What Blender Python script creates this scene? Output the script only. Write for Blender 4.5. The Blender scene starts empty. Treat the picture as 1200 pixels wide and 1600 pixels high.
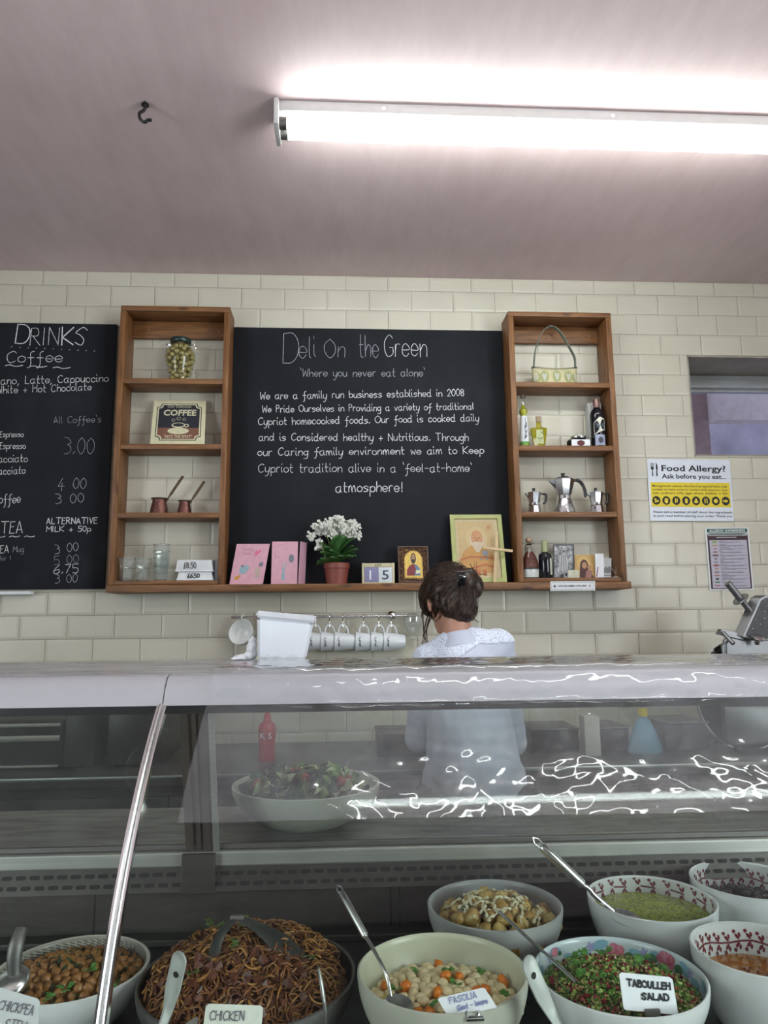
import bpy, bmesh, math, random
from mathutils import Vector, Matrix, noise
rnd = random.Random(7)
PI = math.pi
sc = bpy.context.scene
COL = sc.collection

# ------------------------------------------------------------------ camera, world, light, exposure
F_PX, PITCH, YAW, ROLL = 1109.0, 0.15363, 0.05937, -0.01053
CAM = Vector((0.0, -3.213, 1.45))
_fw = Vector((math.sin(YAW)*math.cos(PITCH), math.cos(YAW)*math.cos(PITCH), math.sin(PITCH)))
_rt = Vector((math.cos(YAW), -math.sin(YAW), 0.0))
_up = _rt.cross(_fw)
RT = math.cos(ROLL)*_rt + math.sin(ROLL)*_up
UP = -math.sin(ROLL)*_rt + math.cos(ROLL)*_up
cam_data = bpy.data.cameras.new('camera'); cam = bpy.data.objects.new('camera', cam_data); COL.objects.link(cam)
cam.matrix_world = Matrix(((RT.x, UP.x, -_fw.x, CAM.x), (RT.y, UP.y, -_fw.y, CAM.y), (RT.z, UP.z, -_fw.z, CAM.z), (0, 0, 0, 1)))
cam_data.sensor_fit = 'VERTICAL'; cam_data.sensor_height = 36.0; cam_data.lens = 36.0*F_PX/1600.0
cam_data.clip_start = 0.05
sc.camera = cam

TUBE_STRENGTH = 14.0
DAY_STRENGTH = 1.1
world = bpy.data.worlds.new('world'); sc.world = world; world.use_nodes = True
_wb = world.node_tree.nodes['Background']; _wb.inputs[0].default_value = (0.80, 0.88, 1.0, 1); _wb.inputs[1].default_value = DAY_STRENGTH
def fill_lamp(name, loc, rot, sx, sy, energy):
    al = bpy.data.lights.new(name, 'AREA'); al.shape = 'RECTANGLE'; al.size = sx; al.size_y = sy; al.energy = energy; al.color = (0.90, 0.94, 1.0)
    o = bpy.data.objects.new(name, al); COL.objects.link(o); o.location = loc; o.rotation_euler = rot
fill_lamp('added_fill_right', (3.12, -4.15, 1.55), (0, PI/2, 0), 2.0, 2.2, 110.0)  # added area lamps giving soft ambient fill through the made-up side windows
fill_lamp('added_fill_left', (-3.12, -4.15, 1.55), (0, -PI/2, 0), 2.0, 2.2, 66.0)
sc.view_settings.view_transform = 'Standard'; sc.view_settings.look = 'None'
sc.view_settings.gamma = 1.0; sc.view_settings.use_curve_mapping = False
sc.view_settings.exposure = 0.85
sc.cycles.transparent_max_bounces = 24

def ray(px, py): return _fw + RT*((px-600.0)/F_PX) - UP*((py-800.0)/F_PX)
def at(px, py, Y):
    d = ray(px, py); return CAM + d*((Y-CAM.y)/d.y)
def atz(px, py, Z):
    d = ray(px, py); return CAM + d*((Z-CAM.z)/d.z)

# ------------------------------------------------------------------ materials
def _new(name):
    m = bpy.data.materials.new(name); m.use_nodes = True
    nt = m.node_tree; return m, nt, nt.nodes['Principled BSDF']
def L(nt, a, b): nt.links.new(a, b)
def tex_coord(nt, scale=(1, 1, 1), kind='Object'):
    tc = nt.nodes.new('ShaderNodeTexCoord'); mp = nt.nodes.new('ShaderNodeMapping')
    mp.inputs['Scale'].default_value = scale; L(nt, tc.outputs[kind], mp.inputs[0]); return mp.outputs[0]
def noise_node(nt, vec, scale, detail=4, rough=0.55):
    n = nt.nodes.new('ShaderNodeTexNoise'); n.inputs['Scale'].default_value = scale
    n.inputs['Detail'].default_value = detail; n.inputs['Roughness'].default_value = rough
    L(nt, vec, n.inputs['Vector']); return n.outputs['Fac']
def ramp(nt, fac, stops):
    r = nt.nodes.new('ShaderNodeValToRGB'); e = r.color_ramp.elements
    e[0].position, e[0].color = stops[0][0], (*stops[0][1], 1)
    e[1].position, e[1].color = stops[-1][0], (*stops[-1][1], 1)
    for p, c in stops[1:-1]:
        x = e.new(p); x.color = (*c, 1)
    L(nt, fac, r.inputs[0]); return r.outputs[0]
def bump(nt, bs, h, strength, dist=0.01):
    b = nt.nodes.new('ShaderNodeBump'); b.inputs['Strength'].default_value = strength; b.inputs['Distance'].default_value = dist
    L(nt, h, b.inputs['Height']); L(nt, b.outputs[0], bs.inputs['Normal'])
_cache = {}
def mat(name, col, rough=0.5, metal=0.0, var=0.12, vs=30.0, bmp=0.0, bs=80.0, stretch=(1, 1, 1), trans=0.0, spec=None, sss=0.0, coat=0.0):
    if name in _cache: return _cache[name]
    m, nt, b = _new(name)
    v = tex_coord(nt, stretch)
    n = noise_node(nt, v, vs)
    lo = tuple(max(0, c*(1-var)) for c in col); hi = tuple(min(1, c*(1+var)) for c in col)
    L(nt, ramp(nt, n, [(0.3, lo), (0.7, hi)]), b.inputs['Base Color'])
    b.inputs['Roughness'].default_value = rough; b.inputs['Metallic'].default_value = metal
    if spec is not None: b.inputs['Specular IOR Level'].default_value = spec
    if trans: b.inputs['Transmission Weight'].default_value = trans
    if sss:
        b.inputs['Subsurface Weight'].default_value = sss; b.inputs['Subsurface Radius'].default_value = (0.01, 0.006, 0.003)
    if coat: b.inputs['Coat Weight'].default_value = coat
    if bmp: bump(nt, b, noise_node(nt, v, bs, 5), bmp, 0.004)
    _cache[name] = m; return m
def glass_mat(name, tint=(1, 1, 1), rough=0.01, boost=1.0, haze=0.0, haze_col=(0.9, 0.92, 0.95), wr=0.0, wscale=(1, 1, 1)):
    """thin architectural glass or film: see-through, with a Fresnel gloss and a patchy diffuse haze"""
    if name in _cache: return _cache[name]
    m = bpy.data.materials.new(name); m.use_nodes = True; nt = m.node_tree; nt.nodes.clear()
    out = nt.nodes.new('ShaderNodeOutputMaterial'); tr = nt.nodes.new('ShaderNodeBsdfTransparent'); gl = nt.nodes.new('ShaderNodeBsdfGlossy')
    df = nt.nodes.new('ShaderNodeBsdfDiffuse'); ge = nt.nodes.new('ShaderNodeNewGeometry'); dp = nt.nodes.new('ShaderNodeVectorMath'); dp.operation = 'DOT_PRODUCT'; mx = nt.nodes.new('ShaderNodeMixShader'); m2 = nt.nodes.new('ShaderNodeMixShader')
    tr.inputs[0].default_value = (*tint, 1); gl.inputs['Roughness'].default_value = rough; df.inputs[0].default_value = (*haze_col, 1)
    def mth(op, a, b=None):
        q = nt.nodes.new('ShaderNodeMath'); q.operation = op
        for i, x in enumerate((a, b)):
            if x is None: continue
            if isinstance(x, (int, float)): q.inputs[i].default_value = x
            else: L(nt, x, q.inputs[i])
        return q.outputs[0]
    L(nt, ge.outputs['Normal'], dp.inputs[0]); L(nt, ge.outputs['Incoming'], dp.inputs[1])
    fres = mth('ADD', mth('MULTIPLY', mth('POWER', mth('SUBTRACT', 1.0, mth('ABSOLUTE', dp.outputs['Value'])), 5.0), 0.96), 0.04)   # the same from either side of the pane
    mu = nt.nodes.new('ShaderNodeMath'); mu.operation = 'MULTIPLY'; mu.use_clamp = True; mu.inputs[1].default_value = boost
    L(nt, fres, mu.inputs[0])
    v = tex_coord(nt, wscale)
    if haze:
        n = noise_node(nt, v, 7.0, 8, 0.7); mh = nt.nodes.new('ShaderNodeMapRange'); mh.inputs[1].default_value = 0.35; mh.inputs[2].default_value = 0.75
        mh.inputs[3].default_value = haze*0.15; mh.inputs[4].default_value = haze*2.0; L(nt, n, mh.inputs[0])
        L(nt, mh.outputs[0], m2.inputs[0]); L(nt, tr.outputs[0], m2.inputs[1]); L(nt, df.outputs[0], m2.inputs[2])
        L(nt, m2.outputs[0], mx.inputs[1])
    else: L(nt, tr.outputs[0], mx.inputs[1])
    if wr:
        b = nt.nodes.new('ShaderNodeBump'); b.inputs['Strength'].default_value = wr; b.inputs['Distance'].default_value = 0.02
        L(nt, noise_node(nt, v, 9.0, 3, 0.5), b.inputs['Height']); L(nt, b.outputs[0], gl.inputs['Normal']); L(nt, b.outputs[0], dp.inputs[0])
    L(nt, mu.outputs[0], mx.inputs[0]); L(nt, gl.outputs[0], mx.inputs[2]); L(nt, mx.outputs[0], out.inputs[0])
    _cache[name] = m; return m
def emit_mat(name, col, s):
    m, nt, b = _new(name); b.inputs['Base Color'].default_value = (*col, 1)
    b.inputs['Emission Color'].default_value = (*col, 1); b.inputs['Emission Strength'].default_value = s; return m
def wood(name, axis):
    m, nt, b = _new(name)
    st = [14.0, 14.0, 14.0]; st[axis] = 1.1
    v = tex_coord(nt, tuple(st))
    g = noise_node(nt, v, 5.0, 8, 0.62)
    v2 = tex_coord(nt, tuple(3.0 if i == axis else 9.0 for i in range(3)))
    k = nt.nodes.new('ShaderNodeTexVoronoi'); k.inputs['Scale'].default_value = 1.6; L(nt, v2, k.inputs['Vector'])
    knot = ramp(nt, k.outputs['Distance'], [(0.0, (0.10, 0.06, 0.04)), (0.10, (0.45, 0.4, 0.4)), (0.16, (1, 1, 1))])
    c = ramp(nt, g, [(0.28, (0.088, 0.034, 0.011)), (0.5, (0.185, 0.078, 0.026)), (0.72, (0.30, 0.138, 0.050))])
    mx = nt.nodes.new('ShaderNodeMix'); mx.data_type = 'RGBA'; mx.blend_type = 'MULTIPLY'; mx.inputs[0].default_value = 0.8
    L(nt, c, mx.inputs[6]); L(nt, knot, mx.inputs[7]); L(nt, mx.outputs[2], b.inputs['Base Color'])
    b.inputs['Roughness'].default_value = 0.5; bump(nt, b, g, 0.25, 0.003); return m
def steel(name, col=(0.62, 0.62, 0.61), rough=0.32, axis=0, metal=1.0):
    m, nt, b = _new(name); st = [160.0]*3; st[axis] = 3.0
    v = tex_coord(nt, tuple(st)); n = noise_node(nt, v, 1.0, 3)
    L(nt, ramp(nt, n, [(0.3, tuple(c*0.82 for c in col)), (0.7, col)]), b.inputs['Base Color'])
    b.inputs['Metallic'].default_value = metal; b.inputs['Roughness'].default_value = rough
    v2 = tex_coord(nt, (1, 1, 1)); s = noise_node(nt, v2, 14.0, 6, 0.7)
    mr = nt.nodes.new('ShaderNodeMapRange'); mr.inputs[3].default_value = rough*0.7; mr.inputs[4].default_value = rough*1.5
    L(nt, s, mr.inputs[0]); L(nt, mr.outputs[0], b.inputs['Roughness']); bump(nt, b, n, 0.06, 0.002); return m
def speckle(name, base, dot, rough=0.4, scale=260.0, thr=0.12, metal=0.0):
    m, nt, b = _new(name); v = tex_coord(nt)
    k = nt.nodes.new('ShaderNodeTexVoronoi'); k.inputs['Scale'].default_value = scale; L(nt, v, k.inputs['Vector'])
    n = noise_node(nt, v, 60.0)
    ad = nt.nodes.new('ShaderNodeMath'); ad.operation = 'ADD'; L(nt, k.outputs['Distance'], ad.inputs[0])
    mu = nt.nodes.new('ShaderNodeMath'); mu.operation = 'MULTIPLY'; mu.inputs[1].default_value = 0.8; L(nt, n, mu.inputs[0]); L(nt, mu.outputs[0], ad.inputs[1])
    L(nt, ramp(nt, ad.outputs[0], [(thr+0.28, dot), (thr+0.34, base)]), b.inputs['Base Color'])
    b.inputs['Roughness'].default_value = rough; b.inputs['Metallic'].default_value = metal; return m
def mottled(name, stops, scale, rough=0.5, bmp=0.3, detail=6, dist=0.004, stretch=(1, 1, 1), metal=0.0, coat=0.0):
    m, nt, b = _new(name); v = tex_coord(nt, stretch); n = noise_node(nt, v, scale, detail, 0.65)
    L(nt, ramp(nt, n, stops), b.inputs['Base Color']); b.inputs['Roughness'].default_value = rough; b.inputs['Metallic'].default_value = metal
    if coat: b.inputs['Coat Weight'].default_value = coat; b.inputs['Coat Roughness'].default_value = 0.1
    if bmp: bump(nt, b, n, bmp, dist)
    return m

M = {}
M['wood_x'] = wood('shelf_wood_horizontal', 0); M['wood_z'] = wood('shelf_wood_vertical', 2); M['wood_y'] = wood('shelf_wood_depth', 1)
M['steel'] = steel('brushed_steel'); M['steel_z'] = steel('brushed_steel_upright', axis=2)
M['steel_dark'] = steel('dull_dark_steel', (0.22, 0.21, 0.20), 0.5)
M['sill'] = steel('pale_steel_sill', (0.55, 0.54, 0.50), 0.42, metal=0.75)
M['chrome'] = mat('chrome', (0.75, 0.75, 0.75), 0.12, 1.0, 0.03)
M['alu'] = mat('cast_aluminium', (0.60, 0.60, 0.62), 0.22, 1.0, 0.06, 60, 0.1, 300)
M['black'] = mat('black_plastic', (0.012, 0.012, 0.013), 0.35)
M['white'] = mat('white_plastic', (0.78, 0.79, 0.80), 0.35, 0, 0.03)
M['china'] = mat('white_china', (0.80, 0.81, 0.80), 0.12, 0, 0.02)
M['paper'] = mat('white_paper', (0.74, 0.75, 0.78), 0.75, 0, 0.03)
M['ink'] = mat('black_ink', (0.015, 0.015, 0.018), 0.7)
M['chalk'] = mat('white_chalk', (0.68, 0.70, 0.75), 0.9, 0, 0.45, 160)
M['chalk_dim'] = mat('worn_chalk', (0.27, 0.28, 0.31), 0.9, 0, 0.5, 160)
M['board'] = mottled('chalkboard_black', [(0.35, (0.0085, 0.0095, 0.013)), (0.55, (0.012, 0.0132, 0.0175)), (0.78, (0.022, 0.024, 0.029))], 3.0, 0.75, 0.0); M['board'].node_tree.nodes['Principled BSDF'].inputs['Specular IOR Level'].default_value = 0.25
M['glass'] = glass_mat('clear_glass', (0.96, 0.98, 0.97))
M['tumbler'] = glass_mat('tumbler_glass', (0.955, 0.972, 0.965), 0.02, 1.8, 0.05)  # diffuse haze in the glass paints in its bright edges
M['gold'] = mottled('gilt', [(0.3, (0.20, 0.11, 0.03)), (0.7, (0.70, 0.47, 0.16))], 90, 0.35, 0.4, metal=0.7)

# ------------------------------------------------------------------ mesh building
class MB:
    """collects shapes in world coordinates; build() links them as ONE mesh object"""
    def __init__(s): s.v = []; s.f = []; s.m = []; s.k = 0
    def add(s, vs, fs, k=None):
        o = len(s.v); s.v += [Vector(p) for p in vs]; s.f += [tuple(o+i for i in f) for f in fs]; s.m += [s.k if k is None else k]*len(fs); return s
    def quad(s, a, b, c, d): return s.add([a, b, c, d], [(0, 1, 2, 3)])
    def bm(s, bm, T=None):
        bm.verts.ensure_lookup_table(); bm.verts.index_update()
        s.add([(T @ v.co) if T else v.co for v in bm.verts], [[v.index for v in f.verts] for f in bm.faces]); bm.free(); return s
    def box(s, c, d, bev=0.0, R=None, seg=2):
        bm = bmesh.new(); bmesh.ops.create_cube(bm, size=1.0)
        for v in bm.verts: v.co = Vector((v.co.x*d[0], v.co.y*d[1], v.co.z*d[2]))
        if bev: bmesh.ops.bevel(bm, geom=list(bm.edges), offset=min(bev, 0.45*min(d)), segments=seg, affect='EDGES', profile=0.5)
        T = Matrix.Translation(Vector(c)) @ (R.to_4x4() if R else Matrix.Identity(4)); return s.bm(bm, T)
    def bb(s, x0, x1, y0, y1, z0, z1, bev=0.0): return s.box(((x0+x1)/2, (y0+y1)/2, (z0+z1)/2), (abs(x1-x0), abs(y1-y0), abs(z1-z0)), bev)
    def tube(s, pts, r, seg=10, caps=True, flat=1.0):
        pts = [Vector(p) for p in pts]; n = len(pts)
        rs = r if isinstance(r, (list, tuple)) else [r]*n
        vs = []; fs = []; nrm = None
        for i in range(n):
            t = (pts[min(i+1, n-1)] - pts[max(i-1, 0)]).normalized()
            if nrm is None:
                nrm = t.cross(Vector((0, 0, 1)))
                if nrm.length < 1e-3: nrm = t.cross(Vector((1, 0, 0)))
                nrm.normalize()
            else:
                nrm = (nrm - t*nrm.dot(t))
                nrm = nrm.normalized() if nrm.length > 1e-6 else t.orthogonal().normalized()
            b = t.cross(nrm)
            for j in range(seg):
                a = 2*PI*j/seg; vs.append(pts[i] + (nrm*math.cos(a)*flat + b*math.sin(a))*rs[i])
        for i in range(n-1):
            for j in range(seg):
                k = (j+1) % seg; fs.append((i*seg+j, i*seg+k, (i+1)*seg+k, (i+1)*seg+j))
        if caps: fs += [tuple(reversed(range(seg))), tuple(range((n-1)*seg, n*seg))]
        return s.add(vs, fs)
    def lathe(s, prof, c, seg=40, R=None, sx=1.0, sy=1.0, rot=0.0, cap=False):
        c = Vector(c); vs = []; fs = []; n = len(prof)
        for (r, z) in prof:
            for j in range(seg):
                a = 2*PI*j/seg + rot; p = Vector((r*math.cos(a)*sx, r*math.sin(a)*sy, z)); vs.append(c + (R @ p if R else p))
        for i in range(n-1):
            for j in range(seg):
                k = (j+1) % seg; fs.append((i*seg+j, i*seg+k, (i+1)*seg+k, (i+1)*seg+j))
        if cap and prof[0][0] > 1e-5: fs.append(tuple(reversed(range(seg))))
        if cap and prof[-1][0] > 1e-5: fs.append(tuple(range((n-1)*seg, n*seg)))
        return s.add(vs, fs)
    def ell(s, c, r, R=None, u=16, v=10):
        bm = bmesh.new(); bmesh.ops.create_uvsphere(bm, u_segments=u, v_segments=v, radius=1.0)
        T = Matrix.Translation(Vector(c)) @ (R.to_4x4() if R else Matrix.Identity(4)) @ Matrix.Diagonal((r[0], r[1], r[2], 1)); return s.bm(bm, T)
    def prism(s, poly, o, ex, ey, t):
        """polygon (2-D) on the plane o, ex, ey, thickened by t along ex x ey"""
        o = Vector(o); ex = Vector(ex); ey = Vector(ey); n = ex.cross(ey).normalized()*t; k = len(poly)
        a = [o + ex*x + ey*y for x, y in poly]
        return s.add(a + [p + n for p in a], [tuple(range(k-1, -1, -1)), tuple(range(k, 2*k))] + [(i, (i+1) % k, k+(i+1) % k, k+i) for i in range(k)])
    def poly(s, poly, o, ex, ey):
        o = Vector(o); ex = Vector(ex); ey = Vector(ey); return s.add([o + ex*x + ey*y for x, y in poly], [tuple(range(len(poly)))])
    def sheet(s, fn, nu, nv):
        vs = [fn(i/(nu-1), j/(nv-1)) for j in range(nv) for i in range(nu)]
        return s.add(vs, [(j*nu+i, j*nu+i+1, (j+1)*nu+i+1, (j+1)*nu+i) for j in range(nv-1) for i in range(nu-1)])
    def build(s, name, mats, parent=None, smooth=40, origin=None):
        mats = mats if isinstance(mats, (list, tuple)) else [mats]
        if parent is not None: o = Vector(parent['_o'])
        elif origin is not None: o = Vector(origin)
        else:
            xs = [p.x for p in s.v]; ys = [p.y for p in s.v]; zs = [p.z for p in s.v]
            o = Vector(((min(xs)+max(xs))/2, (min(ys)+max(ys))/2, min(zs)))
        me = bpy.data.meshes.new(name); me.from_pydata([p - o for p in s.v], [], s.f); me.validate(); me.update()
        for m in mats: me.materials.append(m)
        if len(mats) > 1 and len(me.polygons) == len(s.m): me.polygons.foreach_set('material_index', s.m)
        if smooth:
            me.polygons.foreach_set('use_smooth', [True]*len(me.polygons)); me.set_sharp_from_angle(angle=math.radians(smooth))
        return link(name, me, o, parent)
def link(name, me, o, parent):
    ob = bpy.data.objects.new(name, me); COL.objects.link(ob); ob['_o'] = list(o)
    if parent is None: ob.location = o
    else: ob.parent = parent
    return ob
def tag(o, label, cat, group=None, kind=None):
    o['label'] = label; o['category'] = cat
    if group: o['group'] = group
    if kind: o['kind'] = kind
    return o
def thing(name, loc, label, cat, group=None):
    o = bpy.data.objects.new(name, None); COL.objects.link(o); o.location = loc; o['_o'] = list(loc); o.empty_display_size = 0.05
    return tag(o, label, cat, group)
def struct(o): o['kind'] = 'structure'; return o
def copy_tree(o, parent=None):
    c = o.copy(); COL.objects.link(c)
    if parent is not None: c.parent = parent
    for ch in list(o.children): copy_tree(ch, c)
    return c
def remeshed(mb, name, mats, voxel=0.006, smooth_it=6, parent=None, origin=None, deform=None):
    """fuses overlapping forms into one continuous skin"""
    t = mb.build('tmp', mats, origin=(0, 0, 0)); md = t.modifiers.new('r', 'REMESH'); md.mode = 'VOXEL'; md.voxel_size = voxel
    sm = t.modifiers.new('s', 'SMOOTH'); sm.iterations = smooth_it; sm.factor = 0.5
    dg = bpy.context.evaluated_depsgraph_get(); me = bpy.data.meshes.new_from_object(t.evaluated_get(dg))
    bpy.data.objects.remove(t)
    out = MB(); out.add([v.co.copy() for v in me.vertices], [tuple(p.vertices) for p in me.polygons]); bpy.data.meshes.remove(me)
    if deform: out.v = [deform(p) for p in out.v]
    return out.build(name, mats, parent, smooth=180, origin=origin)
def capsule(mb, a, b, ra, rb, n=8, u=16):
    a = Vector(a); b = Vector(b)
    for i in range(n+1):
        t = i/n; mb.ell(a.lerp(b, t), (ra+(rb-ra)*t,)*3, u=u, v=10)
def arc(cx, cy, r, a0, a1, n=12, ry=None): return [(cx + r*math.cos(math.radians(a0+(a1-a0)*i/n)), cy + (ry or r)*math.sin(math.radians(a0+(a1-a0)*i/n))) for i in range(n+1)]
def smooth_line(pts, n=8):
    P = [Vector(p) for p in pts]; out = []
    for i in range(len(P)-1):
        p0 = P[max(i-1, 0)]; p1 = P[i]; p2 = P[i+1]; p3 = P[min(i+2, len(P)-1)]
        for k in range(n):
            t = k/n; out.append(0.5*((2*p1)+(p2-p0)*t+(2*p0-5*p1+4*p2-p3)*t*t+(3*p1-p0-3*p2+p3)*t*t*t))
    out.append(P[-1]); return out

# ------------------------------------------------------------------ lettering: a hand-drawn stroke alphabet and printed type
GLYPHS = {
'a': "47 27 06 04 13 33 46|47 44 53", 'b': "0a 03|06 27 46 44 23 04", 'c': "46 27 06 04 13 33 44", 'd': "46 27 06 04 13 33 45|4a 44 53",
'e': "05 45 46 27 06 04 23 44", 'f': "4a 29 26 22 10 00|06 46", 'g': "46 27 06 04 23 45|47 43 30 00", 'h': "0a 03|05 27 46 43", 'i': "07 04 13|09 0a",
'j': "27 21 00|29 2a", 'k': "0a 03|47 05|05 43", 'l': "0a 04 13", 'm': "07 03|05 17 27 33|35 47 57 63", 'n': "07 03|05 27 46 43", 'o': "27 06 04 23 44 46 27",
'p': "07 00|06 27 46 44 23 04", 'q': "46 27 06 04 23 44|47 40", 'r': "07 03|05 17 37", 's': "46 27 06 25 44 23 03", 't': "1a 14 23 33|07 37", 'u': "07 04 23 45|47 43",
'v': "07 23|23 47", 'w': "07 13|13 26|26 43|43 57", 'x': "07 43|47 03", 'y': "07 04 23 45|47 44 20 00", 'z': "07 47|47 03|03 43",
'A': "03 2a|2a 53|15 45", 'B': "0a 03|0a 3a 38 07|07 47 45 33 03", 'C': "59 3a 08 05 23 54", 'D': "0a 03|0a 3a 58 55 33 03", 'E': "4a 0a|0a 03|03 43|07 37",
'F': "4a 0a|0a 03|07 37", 'G': "59 3a 08 05 23 54 56|56 36", 'H': "0a 03|5a 53|07 57", 'I': "0a 03", 'K': "0a 03|5a 06|06 53", 'L': "0a 03|03 43",
'M': "03 0a|0a 36|36 6a|6a 63", 'N': "03 0a|0a 53|53 5a", 'O': "3a 08 05 33 65 68 3a", 'P': "0a 03|0a 3a 48 37 07", 'R': "0a 03|0a 3a 48 37 07|17 53",
'S': "59 3a 08 27 45 33 04", 'T': "0a 6a|3a 33", 'U': "0a 05 23 45 5a", 'V': "0a 23|23 4a", 'W': "0a 13|13 38|38 53|53 6a", 'Y': "0a 27|5a 27|27 23",
'0': "2a 08 05 23 45 48 2a", '1': "08 1a|1a 13", '2': "08 2a 48 36 03|03 43", '3': "0a 2a 48 27|27 46 44 23 03", '4': "3a 05|05 55|37 32", '5': "4a 0a|0a 07|07 37 45 33 03",
'6': "4a 17 04 23 44 46 26 05", '7': "0a 4a|4a 13", '8': "27 08 2a 48 27 05 23 45 27", '9': "48 2a 08 27 47|48 43",
"'": "0b 19", '`': "0b 19", ',': "13 01", '.': "03 14", '+': "05 45|27 23", '!': "1a 15|13 14", '-': "06 46", ':': "13 14|16 17", '£': "4a 29 25 13 03|03 43|06 36", '~': "04 15 24 34 45"}
def _glyph(ch):
    out = []; w = 1
    for st in GLYPHS[ch].split('|'):
        p = [(int(q[0], 16), int(q[1], 16)-3) for q in st.split()]; w = max(w, max(x for x, _ in p)); out.append(p)
    return out, w
def hand(name, text, a, b, cap, wid, m, parent, n=(0, -1, 0), off=0.0012, space=5.4, gap=1.7, jit=0.25, seed=1):
    """writes text in single strokes along the baseline a-b; cap = capital height"""
    r = random.Random(seed); a = Vector(a); b = Vector(b); ex = (b-a).normalized(); nv = Vector(n).normalized(); ey = nv.cross(ex).normalized(); total = 0.0; lay = []
    for ch in text:
        if ch == ' ': total += space; continue
        g, w = _glyph(ch); lay.append((total, g)); total += w + gap
    total -= gap; sx = (b-a).length/total; sy = cap/7.0; mb = MB()
    for x0, g in lay:
        dy = r.uniform(-jit, jit); sk = r.uniform(-0.02, 0.07)
        for st in g:
            p = [Vector(((x0+x+r.uniform(-.12, .12) + sk*y)*sx, (y+dy+r.uniform(-.12, .12))*sy, 0)) for x, y in st]
            if len(p) > 2: p = smooth_line(p, 5)
            q = [a + ex*v.x + ey*v.y + nv*off for v in p]
            vs = []
            for i in range(len(q)):
                t = (q[min(i+1, len(q)-1)] - q[max(i-1, 0)]); t = t.normalized() if t.length > 1e-9 else ex
                sd = nv.cross(t)*wid*0.5; e = t*wid*0.4*(-1 if i == 0 else (1 if i == len(q)-1 else 0)); vs += [q[i]-sd+e, q[i]+sd+e]
            mb.add(vs, [(2*i, 2*i+2, 2*i+3, 2*i+1) for i in range(len(q)-1)])
    return mb.build(name, m, parent, smooth=0)
def typed(name, text, o, ex, height, width, m, parent, bold=0.0, n=(0, -1, 0), off=0.0012, align='LEFT'):
    """printed lettering: text scaled to the given cap height and line width"""
    cu = bpy.data.curves.new('t', 'FONT'); cu.body = text; cu.size = 1.0; cu.offset = bold; cu.resolution_u = 2
    t = bpy.data.objects.new('t', cu); COL.objects.link(t); dg = bpy.context.evaluated_depsgraph_get()
    me = bpy.data.meshes.new_from_object(t.evaluated_get(dg)); bpy.data.objects.remove(t); bpy.data.curves.remove(cu)
    ex = Vector(ex).normalized(); nv = Vector(n).normalized(); ey = nv.cross(ex).normalized(); o = Vector(o)
    xs = [v.co.x for v in me.vertices]; x0, x1 = min(xs), max(xs); sy = height/0.70
    sx = width/(x1-x0) if width else sy
    mb = MB(); mb.add([o + ex*(v.co.x-x0)*sx + ey*v.co.y*sy + nv*off for v in me.vertices], [tuple(p.vertices) for p in me.polygons]); bpy.data.meshes.remove(me)
    return mb.build(name, m, parent, smooth=0)
# ------------------------------------------------------------------ the room shell
X0, X1, YF, ZC = -3.0, 3.0, -5.8, 3.10
WX0, WX1, WZ0, WZ1 = 1.679, 2.62, 2.218, 2.717          # window opening in the tiled wall
m_tile, nt, b = _new('cream_glazed_tile'); v = tex_coord(nt)
L(nt, ramp(nt, noise_node(nt, v, 2.3, 3), [(0.3, (0.545, 0.510, 0.415)), (0.7, (0.605, 0.570, 0.475))]), b.inputs['Base Color'])
b.inputs['Roughness'].default_value = 0.33; bump(nt, b, noise_node(nt, v, 26, 2), 0.06, 0.004)
m_grout = mat('grey_grout', (0.28, 0.25, 0.20), 0.9)
m_plaster, nt, b = _new('bare_pink_plaster'); v = tex_coord(nt)
n1 = noise_node(nt, v, 0.9, 3, 0.5); n2 = noise_node(nt, tex_coord(nt, (5.0, 1.2, 1)), 3.0, 8, 0.7); n3 = noise_node(nt, v, 60, 3, 0.6)
mxn = nt.nodes.new('ShaderNodeMath'); mxn.operation = 'MULTIPLY_ADD'; mxn.inputs[1].default_value = 0.6; L(nt, n2, mxn.inputs[0]); L(nt, n1, mxn.inputs[2])
L(nt, ramp(nt, mxn.outputs[0], [(0.45, (0.470, 0.352, 0.350)), (1.05, (0.640, 0.512, 0.518))]), b.inputs['Base Color'])
b.inputs['Roughness'].default_value = 0.6; bump(nt, b, n3, 0.05, 0.003)
m_paint = mat('grey_white_wall_paint', (0.74, 0.73, 0.70), 0.8, 0, 0.05, 4)
m_floor = mottled('grey_floor_tile', [(0.3, (0.36, 0.35, 0.33)), (0.7, (0.48, 0.46, 0.43))], 8, 0.5, 0.1)
m_dirty = glass_mat('dirty_window_glass', (0.80, 0.80, 0.90), 0.05, 1.0, 0.10, (0.55, 0.52, 0.55))

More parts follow.
